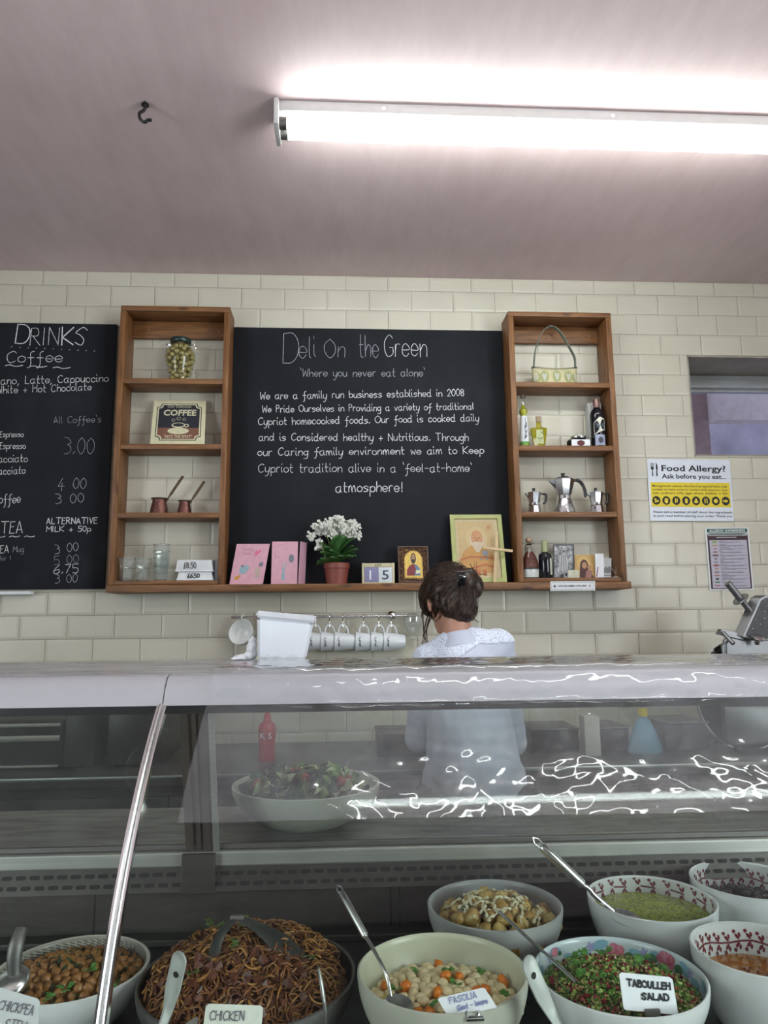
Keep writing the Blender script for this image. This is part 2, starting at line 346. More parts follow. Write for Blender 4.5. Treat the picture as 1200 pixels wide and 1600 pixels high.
mb = MB()
mb.k = 0; TH = 0.32
for (a, c, d, e) in ((X0, WX0, 0, ZC), (WX1, X1, 0, ZC), (WX0, WX1, 0, WZ0), (WX0, WX1, WZ1, ZC)): mb.bb(a, c, 0.004, TH, d, e)
mb.k = 1
def tile(x0, x1, z0, z1):
    if x1-x0 < 0.004 or z1-z0 < 0.004: return
    g = 0.0010; x0 += g; x1 -= g; z0 += g; z1 -= g; d = min(0.012, (x1-x0)*0.4, (z1-z0)*0.4); h = 0.0009
    P = [(x0, 0.004, z0), (x1, 0.004, z0), (x1, 0.004, z1), (x0, 0.004, z1), (x0, 0.001, z0), (x1, 0.001, z0), (x1, 0.001, z1), (x0, 0.001, z1),
         (x0+d, -h, z0+d), (x1-d, -h, z0+d), (x1-d, -h, z1-d), (x0+d, -h, z1-d)]
    mb.add(P, [(0, 1, 5, 4), (1, 2, 6, 5), (2, 3, 7, 6), (3, 0, 4, 7), (4, 5, 9, 8), (5, 6, 10, 9), (6, 7, 11, 10), (7, 4, 8, 11), (8, 9, 10, 11)])
TW, THT, TX, TZ = 0.203, 0.1025, -1.4929, 3.0290
for r in range(-1, 22):
    z1 = min(TZ - r*THT, ZC); z0 = TZ - (r+1)*THT
    off = 0.0 if r % 2 == 0 else 0.44*TW
    for c in range(-9, 24):
        a = max(TX + off + c*TW, X0); e = min(TX + off + (c+1)*TW, X1)
        if e <= a: continue
        if e > WX0 and a < WX1 and z1 > WZ0 and z0 < WZ1:
            if a < WX0: tile(a, WX0, z0, z1)
            if e > WX1: tile(WX1, e, z0, z1)
            xa, xe = max(a, WX0), min(e, WX1)
            if z0 < WZ0: tile(xa, xe, z0, WZ0)
            if z1 > WZ1: tile(xa, xe, WZ1, z1)
        else: tile(a, e, z0, z1)
struct(mb.build('wall_back', [m_grout, m_tile], smooth=0, origin=(0, 0, 0)))
mb = MB(); mb.bb(X0, X1, YF, 0.33, ZC, ZC+0.1); struct(mb.build('ceiling', m_plaster, smooth=0))
mb = MB(); mb.bb(X0, X1, YF, 2.4, -0.1, 0); struct(mb.build('floor', m_floor, smooth=0))
SY0, SY1, SZ0, SZ1 = -5.25, -3.05, 0.5, 2.6          # openings for side windows added out of view to admit fill light
for nm, xa in (('wall_left', X0-0.1), ('wall_right', X1)):
    mb = MB()
    for (a, c, d, e) in ((YF, SY0, 0, ZC), (SY1, TH, 0, ZC), (SY0, SY1, 0, SZ0), (SY0, SY1, SZ1, ZC)): mb.bb(xa, xa+0.1, a, c, d, e)
    struct(mb.build(nm, m_paint, smooth=0))
for nm, xa in (('window_2', X0-0.07), ('window_3', X1+0.03)):  # invented windows in front of the added fill lamps
    fr = MB()
    for y in (SY0+0.03, (SY0+SY1)/2, SY1-0.03): fr.bb(xa, xa+0.04, y-0.03, y+0.03, SZ0, SZ1)
    for z in (SZ0+0.03, SZ1-0.03): fr.bb(xa, xa+0.04, SY0, SY1, z-0.03, z+0.03)
    wf = struct(fr.build(nm, M['steel_dark'], smooth=0)); MB().bb(xa+0.018, xa+0.022, SY0+0.02, SY1-0.02, SZ0+0.02, SZ1-0.02).build('pane', M['glass'], wf, smooth=0)
mb = MB(); mb.bb(X0, X1, YF-0.1, YF, 0, ZC); struct(mb.build('wall_front', mat('dark_shop_front', (0.045, 0.042, 0.04), 0.8), smooth=0))

# the small back window in its deep reveal
m_frame = mat('grey_window_frame', (0.42, 0.43, 0.43), 0.45, 0.1, 0.06)
m_reveal = mat('grimy_reveal_paint', (0.30, 0.27, 0.235), 0.8, 0, 0.15, 14)
mb = MB(); t = 0.006
mb.bb(WX0, WX1, 0.0, 0.31, WZ1-t, WZ1+0.001); mb.bb(WX0, WX1, 0.0, 0.31, WZ0-0.001, WZ0+t)
mb.bb(WX0-0.001, WX0+t, 0.0, 0.31, WZ0, WZ1); mb.bb(WX1-t, WX1+0.001, 0.0, 0.31, WZ0, WZ1)
struct(mb.build('trim_1', m_reveal, smooth=0))
fr = MB(); a, c, d, e = WX0+t, WX1-t, WZ0+t, WZ1-t
fr.bb(a, c, 0.255, 0.305, e-0.035, e, 0.004); fr.bb(a, c, 0.235, 0.262, e-0.072, e-0.030, 0.006); fr.bb(a, c, 0.265, 0.30, e-0.085, e-0.068, 0.003)
fr.bb(a, c, 0.255, 0.305, d, d+0.045, 0.006); fr.bb(a, c, 0.24, 0.27, d, d+0.018, 0.004); fr.bb(a, a+0.03, 0.255, 0.305, d, e); fr.bb(c-0.03, c, 0.255, 0.305, d, e)
win = struct(fr.build('window_1', m_frame))
g = MB(); g.bb(a+0.02, c-0.02, 0.278, 0.283, d+0.03, e-0.075); g.build('pane', m_dirty, win, smooth=0)
# the lean-to passage behind it
m_yard = mat('lilac_grey_render', (0.36, 0.35, 0.41), 0.9, 0, 0.3, 5)
mb = MB(); mb.bb(0.6, 4.2, 1.75, 1.85, 0.0, 3.9); struct(mb.build('wall_yard', m_yard, smooth=0))
mb = MB(); mb.bb(2.42, 3.6, 1.1, 1.2, 2.72, 3.3); struct(mb.build('trim_2', mat('pale_fascia_board', (0.50, 0.44, 0.42), 0.8), smooth=0))
mb = MB(); mb.bb(2.32, 2.42, 1.2, 1.3, 0, 3.1); struct(mb.build('trim_3', mat('rusty_post_paint', (0.22, 0.13, 0.13), 0.8, 0, 0.3), smooth=0))
mb = MB(); mb.box((2.95, 1.0, 2.46), (1.3, 0.05, 0.05), 0, Matrix.Rotation(math.radians(-12), 3, 'Y')); struct(mb.build('trim_4', mat('pale_rafter', (0.75, 0.68, 0.66), 0.7), smooth=0))

# ------------------------------------------------------------------ ceiling fluorescent fittings and hook
m_tube = emit_mat('fluorescent_tube_light', (0.93, 1.0, 0.97), TUBE_STRENGTH)
m_fit = mat('white_enamel_batten', (0.50, 0.49, 0.48), 0.4, 0, 0.04)
def fitting(x0, x1, y, label):
    t = thing('fluorescent_light', ((x0+x1)/2, y, ZC), label, 'ceiling light', 'twin-tube ceiling lights')
    mb = MB(); mb.bb(x0, x1, y-0.045, y+0.045, ZC-0.040, ZC-0.002, 0.005); mb.build('batten', m_fit, t)
    for x in (x0+0.008, x1-0.008):
        e = MB(); e.bb(x-0.008, x+0.008, y-0.058, y+0.058, ZC-0.094, ZC-0.003, 0.004); e.build('end_bracket', m_fit, t)
    for yy in (y-0.0235, y+0.0235):
        tb = MB(); tb.tube([(x0+0.040, yy, ZC-0.070), (x1-0.040, yy, ZC-0.070)], 0.0188, 16); lt = tb.build('tube', m_tube, t)
        for xx, s in ((x0+0.040, -1), (x1-0.040, 1)): MB().tube([(xx, yy, ZC-0.070), (xx+s*0.026, yy, ZC-0.070)], 0.0194, 16).build('end_cap', M['steel_dark'], lt)
    c = MB()
    for xx in (x0+0.35, x0+1.1): c.bb(xx-0.006, xx+0.006, y-0.046, y-0.043, ZC-0.028, ZC-0.016)
    c.build('screw', M['chrome'], t)
    return t
fitting(-0.215, 1.60, -1.12, 'white twin-tube fluorescent light lit across the ceiling in front of the tiled wall')
fitting(-0.06, 1.80, -3.29, 'lit twin-tube fluorescent light above the customers, seen as streaks in the case glass')
hk = tag(MB().tube(smooth_line([at(226, 158, -1.13), at(227, 168, -1.14), at(224, 173, -1.14), at(218, 177, -1.14), at(219, 186, -1.14), at(226, 191, -1.14), at(231, 188, -1.14), at(237, 188, -1.14)], 5), 0.0052, 8)
     .lathe([(0.001, 0), (0.012, 0), (0.012, 0.004), (0.006, 0.01), (0.001, 0.01)], (at(227, 160, -1.13).x, -1.13, 3.089), 14).build('ceiling_hook', M['black']),
     'small black screw hook in the pink plaster ceiling left of the light', 'hook')

# ------------------------------------------------------------------ chalkboards
def board(name, x0, x1, z0, z1, label):
    t = MB().bb(x0, x1, -0.022, -0.0055, z0, z1, 0.002).build(name, M['board']); return tag(t, label, 'chalkboard')
YB = -0.0222
def A(X, Y, o, s): return at(o[0]+X/s, o[1]+Y/s, YB)
cb = board('chalkboard', -0.507, 0.767, 1.62, 2.824, 'large black chalkboard between the two shelf units telling the family story of the deli')
K = ((360, 500), 2.79)
def cl(text, xa, ya, xb, yb, cap, w, m='chalk', seed=1, par=cb, k=K):
    pxm = 1.0/345.0/k[1]
    hand('chalk_line', text, A(xa, ya, *k), A(xb, yb, *k), cap*pxm, w*pxm*0.62, M[m], par, seed=seed)
M['chalk_mid'] = mat('thin_chalk', (0.42, 0.44, 0.49), 0.9, 0, 0.45, 160)
cl('D', 228, 192, 292, 192, 140, 3.6, 'chalk_mid', 2); cl('eli', 300, 165, 372, 164, 100, 3.2, 'chalk_mid', 3); cl('On', 412, 163, 498, 164, 88, 3.2, 'chalk_mid', 4)
cl('the', 562, 163, 645, 162, 105, 3.2, 'chalk_mid', 5); cl('Green', 674, 163, 856, 160, 104, 4.2, 'chalk', 6)
cl("`Where you never eat alone'", 305, 246, 848, 246, 36, 3.4, 'chalk_mid', 7)
cl('We are a family run business established in 2008', 130, 346, 1018, 331, 33, 4.2, seed=8)
cl('We Pride Ourselves in Providing a variety of traditional', 140, 403, 1060, 390, 31, 4.2, seed=9)
cl('Cypriot homecooked foods. Our food is cooked daily', 123, 458, 1083, 441, 33, 4.4, seed=10)
cl('and is Considered healthy + Nutritious. Through', 125, 526, 1037, 526, 33, 4.2, seed=11)
cl('our Caring family environment we aim to Keep', 120, 591, 1104, 583, 34, 4.4, seed=12)
cl("Cypriot tradition alive in a `feel-at-home'", 123, 664, 1052, 662, 38, 3.8, seed=13)
cl('atmosphere!', 460, 750, 748, 748, 44, 5.4, seed=14)
db = board('chalkboard', -2.25, -1.044, 1.606, 2.830, 'black drinks menu chalkboard cut by the left edge of the photo')
K2 = ((0, 470), 3.405)
def dl(text, xa, ya, xb, yb, cap, w, m='chalk', seed=1): cl(text, xa, ya, xb, yb, cap, w, m, seed, db, K2)
dl('D', 82, 228, 150, 230, 105, 9, seed=20); dl('RIN', 160, 236, 310, 238, 98, 5, seed=21); dl('K', 330, 238, 388, 238, 100, 10, seed=22); dl('S', 398, 238, 456, 238, 100, 7, seed=23)
dl('. . . . . . . . . . .', 60, 248, 505, 270, 30, 4.5, 'chalk_mid', 24)
dl('Coffee', 38, 330, 330, 328, 64, 5.2, seed=25); dl('~~~', 30, 352, 372, 366, 40, 6, seed=26)
dl('Americano, Latte, Cappuccino', -160, 448, 575, 430, 42, 5, seed=27); dl('Flat White + Hot Chocolate', -130, 498, 485, 476, 40, 4.6, seed=28)
dl("All Coffee's", 287, 652, 538, 645, 36, 2.8, 'chalk_mid', 29); dl('3.00', 340, 815, 497, 815, 88, 3, 'chalk_mid', 30)
dl('Espresso', 0, 725, 124, 724, 30, 4.4, seed=31); dl('Espresso', 0, 788, 135, 786, 34, 4.6, seed=32)
dl('Macciato', -40, 860, 145, 856, 38, 5, seed=33); dl('Macciato', -38, 924, 133, 920, 38, 5, seed=34); dl('Coffee', -32, 1078, 108, 1074, 48, 5, seed=35)
dl('4 00', 308, 1003, 455, 1000, 58, 3.6, 'chalk_mid', 36); dl('3 00', 296, 1080, 445, 1072, 50, 3.8, 'chalk_mid', 37)
dl('ALTERNATIVE', 248, 1187, 516, 1185, 31, 6, seed=38); dl('MILK + 50p', 248, 1228, 482, 1226, 28, 5.6, seed=39)
dl('TEA', 4, 1236, 118, 1234, 60, 5.6, seed=40); dl('~~~', -30, 1262, 186, 1262, 34, 5, seed=41); dl('TEA', -30, 1342, 45, 1340, 38, 5, seed=42); dl('Mug', 70, 1336, 125, 1336, 30, 2.6, 'chalk_mid', 43)
dl('for 1', -5, 1382, 56, 1380, 22, 2.4, 'chalk_mid', 44)
dl('3 00', 294, 1346, 416, 1330, 46, 4, 'chalk_mid', 45); dl('5 00', 292, 1406, 418, 1392, 44, 4, 'chalk_dim', 46); dl('6.75', 286, 1452, 416, 1446, 44, 4.6, seed=47); dl('3 00', 294, 1502, 410, 1498, 44, 3.4, 'chalk_mid', 48)
tr = MB(); p0 = at(-40, 927, -0.05); p1 = at(47, 926, -0.05); tr.bb(p0.x-0.5, p1.x, -0.055, -0.0055, p1.z-0.008, p1.z+0.006, 0.002)
tag(tr.build('ledge', M['white']), 'narrow white ledge on the tiles below the drinks menu chalkboard', 'ledge')

# ------------------------------------------------------------------ timber shelf units and the long plank
def unit(x0, x1, label, cat='shelf unit'):
    t = thing('wall_shelf_unit', ((x0+x1)/2, -0.07, 1.616), label, cat)
    D0, D1 = -0.138, -0.0055; th = 0.026
    def pc(n, a, b, c, d, e, f, m): return MB().bb(a, b, c, d, e, f, 0.0025).build(n, M[m], t)
    pc('top_panel', x0, x1, D0, D1, 2.846, 2.870, 'wood_x')
    pc('bottom_panel', x0+th, x1-th, D0, D1, 1.6165, 1.634, 'wood_x')
    for xa in (x0, x1-th): pc('side_panel', xa, xa+th, D0, D1, 1.6165, 2.8455, 'wood_z')
    for z in (2.519, 2.220, 1.916): pc('shelf', x0+th, x1-th, D0+0.002, D1, z-0.013, z+0.011, 'wood_x')
    rl = pc('back_rail', x0+th, x1-th, -0.026, D1, 2.762, 2.8455, 'wood_x')
    s = MB()
    for f in (0.2, 0.48, 0.86): s.lathe([(0.0005, 0), (0.004, 0), (0.003, 0.002), (0.0005, 0.002)], (x0 + (x1-x0)*f, -0.0262, 2.80), 10, Matrix.Rotation(PI/2, 3, 'X'))
    s.build('screw', M['chrome'], rl)
    return t
unit(-0.993, -0.507, 'left wooden shelf unit with the olive jar and coffee sign')
unit(0.768, 1.256, 'right wooden shelf unit holding the moka pots and bottles')
tag(MB().bb(-0.997, 1.272, -0.142, -0.0055, 1.584, 1.6155, 0.003).build('long_shelf', M['wood_x']), 'long wooden shelf plank running under both shelf units and the chalkboard', 'shelf')
Z0, ZS1, ZS2, ZS3, ZB = 1.6155, 2.531, 2.232, 1.928, 1.6345   # tops: plank, upper, middle, lower shelf, unit bottom
# ------------------------------------------------------------------ flat printed things: a face with its own drawing plane
class Face:
    def __init__(s, bl, br, tl):
        s.o = Vector(bl); s.w = (Vector(br)-s.o).length; s.h = (Vector(tl)-s.o).length
        s.ex = (Vector(br)-s.o)/s.w; s.ev = (Vector(tl)-s.o)/s.h; s.n = s.ex.cross(s.ev).normalized(); s.ey = s.n.cross(s.ex)
    def pt(s, u, v, off=0.0): return s.o + s.ex*(u*s.w) + s.ev*(v*s.h) + s.n*off
    def shape(s, name, uv, m, par, off=0.0008, smooth=0):
        mb = MB()
        for i, q in enumerate(uv if isinstance(uv[0][0], (list, tuple)) else [uv]): mb.add([s.pt(u, v, off + i*0.00012) for u, v in q], [tuple(range(len(q)))])
        return mb.build(name, m, par, smooth=0)
    def slab(s, name, m, t, par=None):
        a = [s.pt(u, v) for u, v in ((0, 0), (1, 0), (1, 1), (0, 1))]; b = [p - s.n*t for p in a]
        return MB().add(a+b, [(0, 1, 2, 3), (7, 6, 5, 4), (0, 4, 5, 1), (1, 5, 6, 2), (2, 6, 7, 3), (3, 7, 4, 0)]).build(name, m, par, smooth=0)
    def text(s, name, t, u, v, w, h, m, par, bold=0.0, off=0.001): return typed(name, t, s.pt(u, v), s.ex, h*s.h, w*s.w, m, par, bold, s.n, off)
    def write(s, name, t, u0, v0, u1, v1, cap, wid, m, par, off=0.001, seed=1): return hand(name, t, s.pt(u0, v0), s.pt(u1, v1), cap*s.h, wid, m, par, s.n, off, seed=seed)
    def frame(s, name, d, m, t, par):
        mb = MB(); du, dv = d/s.w, d/s.h
        for (u0, u1, v0, v1) in ((0, 1, 0, dv), (0, 1, 1-dv, 1), (0, du, dv, 1-dv), (1-du, 1, dv, 1-dv)):
            a = [s.pt(u, v, t) for u, v in ((u0, v0), (u1, v0), (u1, v1), (u0, v1))]; b = [p - s.n*t*1.0 for p in a]
            mb.add(a+b, [(0, 1, 2, 3), (7, 6, 5, 4), (0, 4, 5, 1), (1, 5, 6, 2), (2, 6, 7, 3), (3, 7, 4, 0)])
        return mb.build(name, m, par, smooth=0)
def oval(cx, cy, a, b, n=20, a0=0, a1=360): return [(cx+a*math.cos(math.radians(a0+(a1-a0)*i/n)), cy+b*math.sin(math.radians(a0+(a1-a0)*i/n))) for i in range(n + (0 if a1-a0 >= 360 else 1))]
def stroke(pts, w):
    out = []
    for (x0, y0), (x1, y1) in zip(pts, pts[1:]):
        d = math.hypot(x1-x0, y1-y0) or 1; nx, ny = -(y1-y0)/d*w/2, (x1-x0)/d*w/2
        out.append([(x0-nx, y0-ny), (x1-nx, y1-ny), (x1+nx, y1+ny), (x0+nx, y0+ny)])
    return out
def flat(name, c, rough=0.6, var=0.06): return mat(name, c, rough, 0, var, 40)
CREAM = flat('cream_print', (0.64, 0.60, 0.40)); NAVY = flat('dark_navy_print', (0.022, 0.024, 0.034)); BROWN = flat('brown_print', (0.20, 0.085, 0.055))
RED = flat('maroon_print', (0.20, 0.028, 0.035)); BLUE = flat('blue_print', (0.10, 0.19, 0.30)); SKIN = flat('warm_flesh_print', (0.42, 0.22, 0.12))
GREYP = flat('grey_print', (0.25, 0.25, 0.26)); GREENP = flat('dark_green_print', (0.02, 0.10, 0.065)); YELLOW = flat('yellow_print', (0.72, 0.55, 0.02), 0.5)
PINK = flat('pink_card', (0.66, 0.36, 0.44), 0.8); PINKD = flat('pink_crayon', (0.70, 0.17, 0.30), 0.9); OCHRE = flat('ochre_print', (0.55, 0.30, 0.06)); GOLDP = flat('gold_print', (0.68, 0.46, 0.10))

# ------------------------------------------------------------------ left unit: jar of olives
M['olive'] = mottled('green_olive_skin', [(0.3, (0.22, 0.18, 0.055)), (0.7, (0.40, 0.33, 0.13))], 50, 0.25, 0.1)
def px(x, y, Y): return at(x, y, Y).x
jx = px(281, 580, -0.072); jz = ZS1; jy = -0.072
jar = thing('olive_jar', (jx, jy, jz), 'amphora-shaped glass jar packed with green olives on the top left shelf', 'jar')
JP = [(0.040, 0.0), (0.047, 0.004), (0.046, 0.02), (0.050, 0.04), (0.0585, 0.075), (0.067, 0.108), (0.069, 0.123), (0.066, 0.140), (0.056, 0.156), (0.047, 0.165), (0.043, 0.174), (0.043, 0.188)]
MB().lathe(JP, (jx, jy, jz), 36).build('glass_body', M['glass'], jar, 60)
MB().lathe([(0.001, 0.188), (0.046, 0.188), (0.0475, 0.192), (0.0475, 0.202), (0.045, 0.206), (0.001, 0.207)], (jx, jy, jz), 30).build('lid', mat('dark_teal_lid', (0.02, 0.045, 0.045), 0.3, 0.3), jar)
for s in (-1, 1):
    hp = smooth_line([(jx+s*0.042, jy, jz+0.176), (jx+s*0.058, jy, jz+0.183), (jx+s*0.068, jy, jz+0.174), (jx+s*0.066, jy, jz+0.158)], 6)
    MB().tube(hp, 0.0022, 8).build('handle', M['chrome'], jar)
def jr(z):
    for (r0, z0), (r1, z1) in zip(JP[1:], JP[2:]):
        if z0 <= z <= z1: return r0+(r1-r0)*(z-z0)/(z1-z0+1e-9)
    return 0.04
ol0 = None; cnt = 0; r_ = random.Random(3); spots = []
for k in range(4000):
    z = r_.uniform(0.013, 0.180); a = r_.uniform(0, 2*PI); R = jr(z)-0.0135
    if R < 0.006: continue
    p = Vector((jx+R*math.cos(a), jy+R*math.sin(a), jz+z))
    if all((p-q).length > 0.0205 for q in spots): spots.append(p)
    if len(spots) >= 110: break
for p in spots:
    if ol0 is None:
        o = MB().ell((0, 0, 0), (0.0108, 0.0108, 0.0128), u=12, v=8).build('olive', M['olive'], origin=(0, 0, 0), smooth=180); ol0 = o
        tag(o, 'green olive packed inside the amphora-shaped glass jar', 'olive', 'green olives in the glass jar')
    else: o = copy_tree(ol0)
    o.location = p; o.rotation_euler = (r_.uniform(0, 3), r_.uniform(0, 3), r_.uniform(0, 3)); o.scale = (1, 1, 1)
core = MB().lathe([(0.001, 0.006)] + [(max(0.004, r-0.022), z) for r, z in JP[1:]] + [(0.001, 0.187)], (jx, jy, jz), 24).build('brine', mat('olive_brine', (0.17, 0.13, 0.04), 0.4), jar, 60)

# coffee sign
bl, br, tl = at(234.7, 690, -0.125), at(319.4, 690.5, -0.125), at(240.7, 625.5, -0.03); bl.z = br.z = ZS2+0.001
f = Face(bl, br, tl); sg = tag(f.slab('coffee_sign', CREAM, 0.004), 'square tin coffee sign leaning back on the second left shelf', 'sign')
def inset(d, c): return [(d+c, d), (1-d-c, d), (1-d-c*0.9, d+c*0.6), (1-d-c*0.6, d+c*0.9), (1-d, d+c), (1-d, 1-d-c), (1-d-c*0.6, 1-d-c*0.9), (1-d-c*0.9, 1-d-c*0.6), (1-d-c, 1-d), (d+c, 1-d), (d+c*0.9, 1-d-c*0.6), (d+c*0.6, 1-d-c*0.9), (d, 1-d-c), (d, d+c), (d+c*0.6, d+c*0.9), (d+c*0.9, d+c*0.6)]
f.shape('black_rule', inset(0.075, 0.085), NAVY, sg, 0.0004); f.shape('cream_rule', inset(0.09, 0.085), CREAM, sg, 0.0006)
f.shape('dark_panel', [(u, max(v, 0.36)) for u, v in inset(0.112, 0.085)], NAVY, sg, 0.0008); f.shape('brown_panel', [(u, min(v, 0.36)) for u, v in inset(0.112, 0.085)], BROWN, sg, 0.0008)
f.text('slogan', 'Our Delicious', 0.27, 0.825, 0.45, 0.065, CREAM, sg); f.text('title', 'COFFEE', 0.2, 0.645, 0.62, 0.13, CREAM, sg, 0.03); f.text('tagline', '"HITS THE SPOT"', 0.24, 0.135, 0.52, 0.062, CREAM, sg, 0.01)
f.shape('saucer', [oval(0.5, 0.29, 0.20, 0.075), [(0.37, 0.34), (0.63, 0.34), (0.57, 0.23), (0.43, 0.23)]], CREAM, sg, 0.0011)
f.shape('cup', [oval(0.5, 0.42, 0.13, 0.06), oval(0.65, 0.41, 0.045, 0.04)], CREAM, sg, 0.0014); f.shape('coffee', [oval(0.5, 0.425, 0.105, 0.04), oval(0.65, 0.41, 0.025, 0.022)], NAVY, sg, 0.0018)
f.shape('steam', stroke(oval(0.40, 0.53, 0.028, 0.03), 0.008) + stroke(oval(0.50, 0.56, 0.035, 0.035), 0.008) + stroke(oval(0.61, 0.53, 0.028, 0.03), 0.008), CREAM, sg, 0.0018)

# copper coffee pots
M['copper'] = mottled('hammered_copper', [(0.3, (0.075, 0.030, 0.025)), (0.7, (0.27, 0.125, 0.105))], 120, 0.28, 0.6, metal=0.9); M['bronze'] = mottled('dark_brass', [(0.3, (0.05, 0.035, 0.02)), (0.7, (0.16, 0.11, 0.06))], 200, 0.4, 0.6, metal=0.8)
def cezve(pxc, r, h, tip, label):
    cx = px(pxc, 790, -0.08); c = Vector((cx, -0.08, ZS3)); t = thing('copper_coffee_pot', c, label, 'coffee pot', 'copper coffee pots')
    MB().lathe([(0.001, 0), (r, 0), (r*1.0, h*0.08), (r*0.93, h*0.35), (r*0.78, h*0.75), (r*0.74, h*0.92), (r*0.84, h), (r*0.78, h), (r*0.68, h*0.9), (r*0.7, h*0.7), (r*0.85, h*0.3), (0.001, h*0.1)], c, 28).build('body', M['copper'], t, 60)
    MB().lathe([(r*0.74, h*0.95), (r*0.90, h*0.97), (r*0.92, h*1.02), (r*0.76, h*1.03)], c, 28).build('rim', M['bronze'], t)
    a = c + Vector((r*0.72, 0, h*0.86)); e = Vector(tip); hp = [a.lerp(e, i/14) for i in range(15)]
    MB().tube(hp, [0.0035 + (0.0022 if i > 3 else 0) + 0.0010*(i % 2) for i in range(15)], 8, flat=0.6).ell(a, (0.006, 0.006, 0.004)).build('handle', M['bronze'], t)
cezve(249, 0.040, 0.068, at(286, 744, -0.08), 'larger copper coffee pot with long brass handle on the third left shelf')
cezve(288.5, 0.031, 0.058, at(319.5, 752, -0.08), 'smaller copper coffee pot with raised handle, right of the larger copper pot')

# tumblers
def tumbler(c, label, s=1.0):
    c = Vector(c); t = thing('glass_tumbler', c, label, 'glass', 'clear faceted glass tumblers'); o = []; k = 10
    MB().lathe([(0.001, 0), (0.026*s, 0), (0.028*s, 0.006), (0.0315*s, 0.060*s), (0.0335*s, 0.064*s), (0.0365*s, 0.099*s), (0.0340*s, 0.099*s), (0.031*s, 0.066*s), (0.027*s, 0.058*s), (0.024*s, 0.012), (0.001, 0.010)], c, k).build('glass_body', M['tumbler'], t, 25)
    MB().lathe([(0.0365*s, 0.0975*s), (0.0368*s, 0.0995*s), (0.0345*s, 0.0998*s), (0.0342*s, 0.0975*s)], c, 24).lathe([(0.018*s, 0.0015), (0.0265*s, 0.0015), (0.0275*s, 0.006), (0.018*s, 0.007)], c, 24).build('rim', glass_mat('glass_edge', (0.72, 0.76, 0.74), 0.03, 3.0, 0.08), t)
y = -0.095
tumbler((px(198, 905, y), y, ZB), 'leftmost clear glass tumbler on the bottom left shelf'); tumbler((px(222.5, 905, y+0.012), y+0.012, ZB), 'single clear glass tumbler beside the stacked tumblers')
for i, lb in enumerate(('bottom clear tumbler of the stack on the left unit', 'middle clear tumbler nested in the stack of tumblers', 'topmost clear tumbler of the stack of tumblers')): tumbler((px(251, 905, y), y, ZB+0.0005 + i*0.029), lb)

# takeaway packs with prices, grey tub
M['foam'] = mottled('white_foam', [(0.3, (0.62, 0.63, 0.65)), (0.7, (0.78, 0.79, 0.80))], 30, 0.6, 0.2)
def pack(x0, y0, x1, y1, z, price, u0, label, crinkle):
    a = at(x0, y1, -0.125); e = at(x1, y1, -0.125); h = (y1-y0)*0.00283; t = thing('takeaway_pack', ((a.x+e.x)/2, -0.08, z), label, 'takeaway pack', 'priced white takeaway packs')
    mb = MB(); q = 0.006
    mb.add([(a.x, -0.125, z), (e.x, -0.125, z), (e.x, -0.03, z), (a.x, -0.03, z), (a.x+q, -0.121, z+h), (e.x-q, -0.121, z+h), (e.x-q, -0.035, z+h), (a.x+q, -0.035, z+h)], [(3, 2, 1, 0), (4, 5, 6, 7), (0, 1, 5, 4), (1, 2, 6, 5), (2, 3, 7, 6), (3, 0, 4, 7)])
    mb.build('carton', M['foam'], t)
    lip = MB().bb(a.x-0.003, e.x+0.003, -0.129, -0.026, z, z+0.005, 0.001).build('lip', M['foam'], t)
    f = Face((a.x+q*0.3, -0.1252, z+0.001), (e.x-q*0.3, -0.1252, z+0.001), (a.x+q, -0.1213, z+h)); f.write('price', price, u0, 0.28, u0+0.34, 0.30, 0.48, 0.0034, M['ink'], t, 0.002, 5)
    if crinkle:
        cr = MB().sheet(lambda u, v: Vector((a.x+q+(e.x-a.x-2*q)*u, -0.1265 - 0.003*abs(noise.noise((u*14, v*6, 2))), z+0.004+(h-0.004)*v)), 40, 12).build('film_wrap', glass_mat('crinkled_film', (1, 1, 1), 0.12, 1.6, 0.10), t, 180)
pack(276, 899, 332, 911.5, ZB, '£6.50', 0.28, 'lower white takeaway pack marked 6.50 in black pen', False)
pack(274, 881, 332, 899, ZB+0.0365, '£8.50', 0.20, 'film-wrapped white takeaway pack marked 8.50, on top of the other pack', True)
gx = px(339, 905, -0.09); tag(MB().lathe([(0.001, 0), (0.0135, 0), (0.014, 0.002), (0.014, 0.088), (0.013, 0.092), (0.001, 0.092)], (gx, -0.09, ZB), 24).build('grey_tub', flat('grey_plastic', (0.28, 0.30, 0.34), 0.4)), 'narrow grey tub standing right of the priced takeaway packs', 'tub')

# ------------------------------------------------------------------ on the long plank
def px_card(name, pts, Yb, Yt, m, label, cat, t=0.002, group=None):
    bl, br, tr_, tl = [at(x, y, Y) for (x, y), Y in zip(pts, (Yb, Yb, Yt, Yt))]
    dz = Z0 - min(bl.z, br.z); bl.z = br.z = Z0 + 0.0005
    f = Face(bl, br, tl); return f, tag(f.slab(name, m, t), label, cat, group)
f, c1 = px_card('greeting_card', [(358, 917.5), (410.5, 917.5), (421, 851), (370, 850)], -0.10, -0.085, PINK, 'leaning pink handmade card with a heart and little animals, nearest the left unit', 'card', group='pink handmade cards')
CR = flat('crayon_grey_blue', (0.30, 0.42, 0.48), 0.9); CB = flat('crayon_brown', (0.50, 0.40, 0.34), 0.9); CO = flat('crayon_orange', (0.55, 0.27, 0.05), 0.9); CG = flat('crayon_grey', (0.20, 0.21, 0.25), 0.9); FAINT = flat('faint_pencil', (0.42, 0.20, 0.28), 0.9)
f.shape('heart', [(0.63, 0.68), (0.72, 0.76), (0.78, 0.83), (0.74, 0.86), (0.69, 0.82), (0.63, 0.84), (0.59, 0.80)], PINKD, c1)
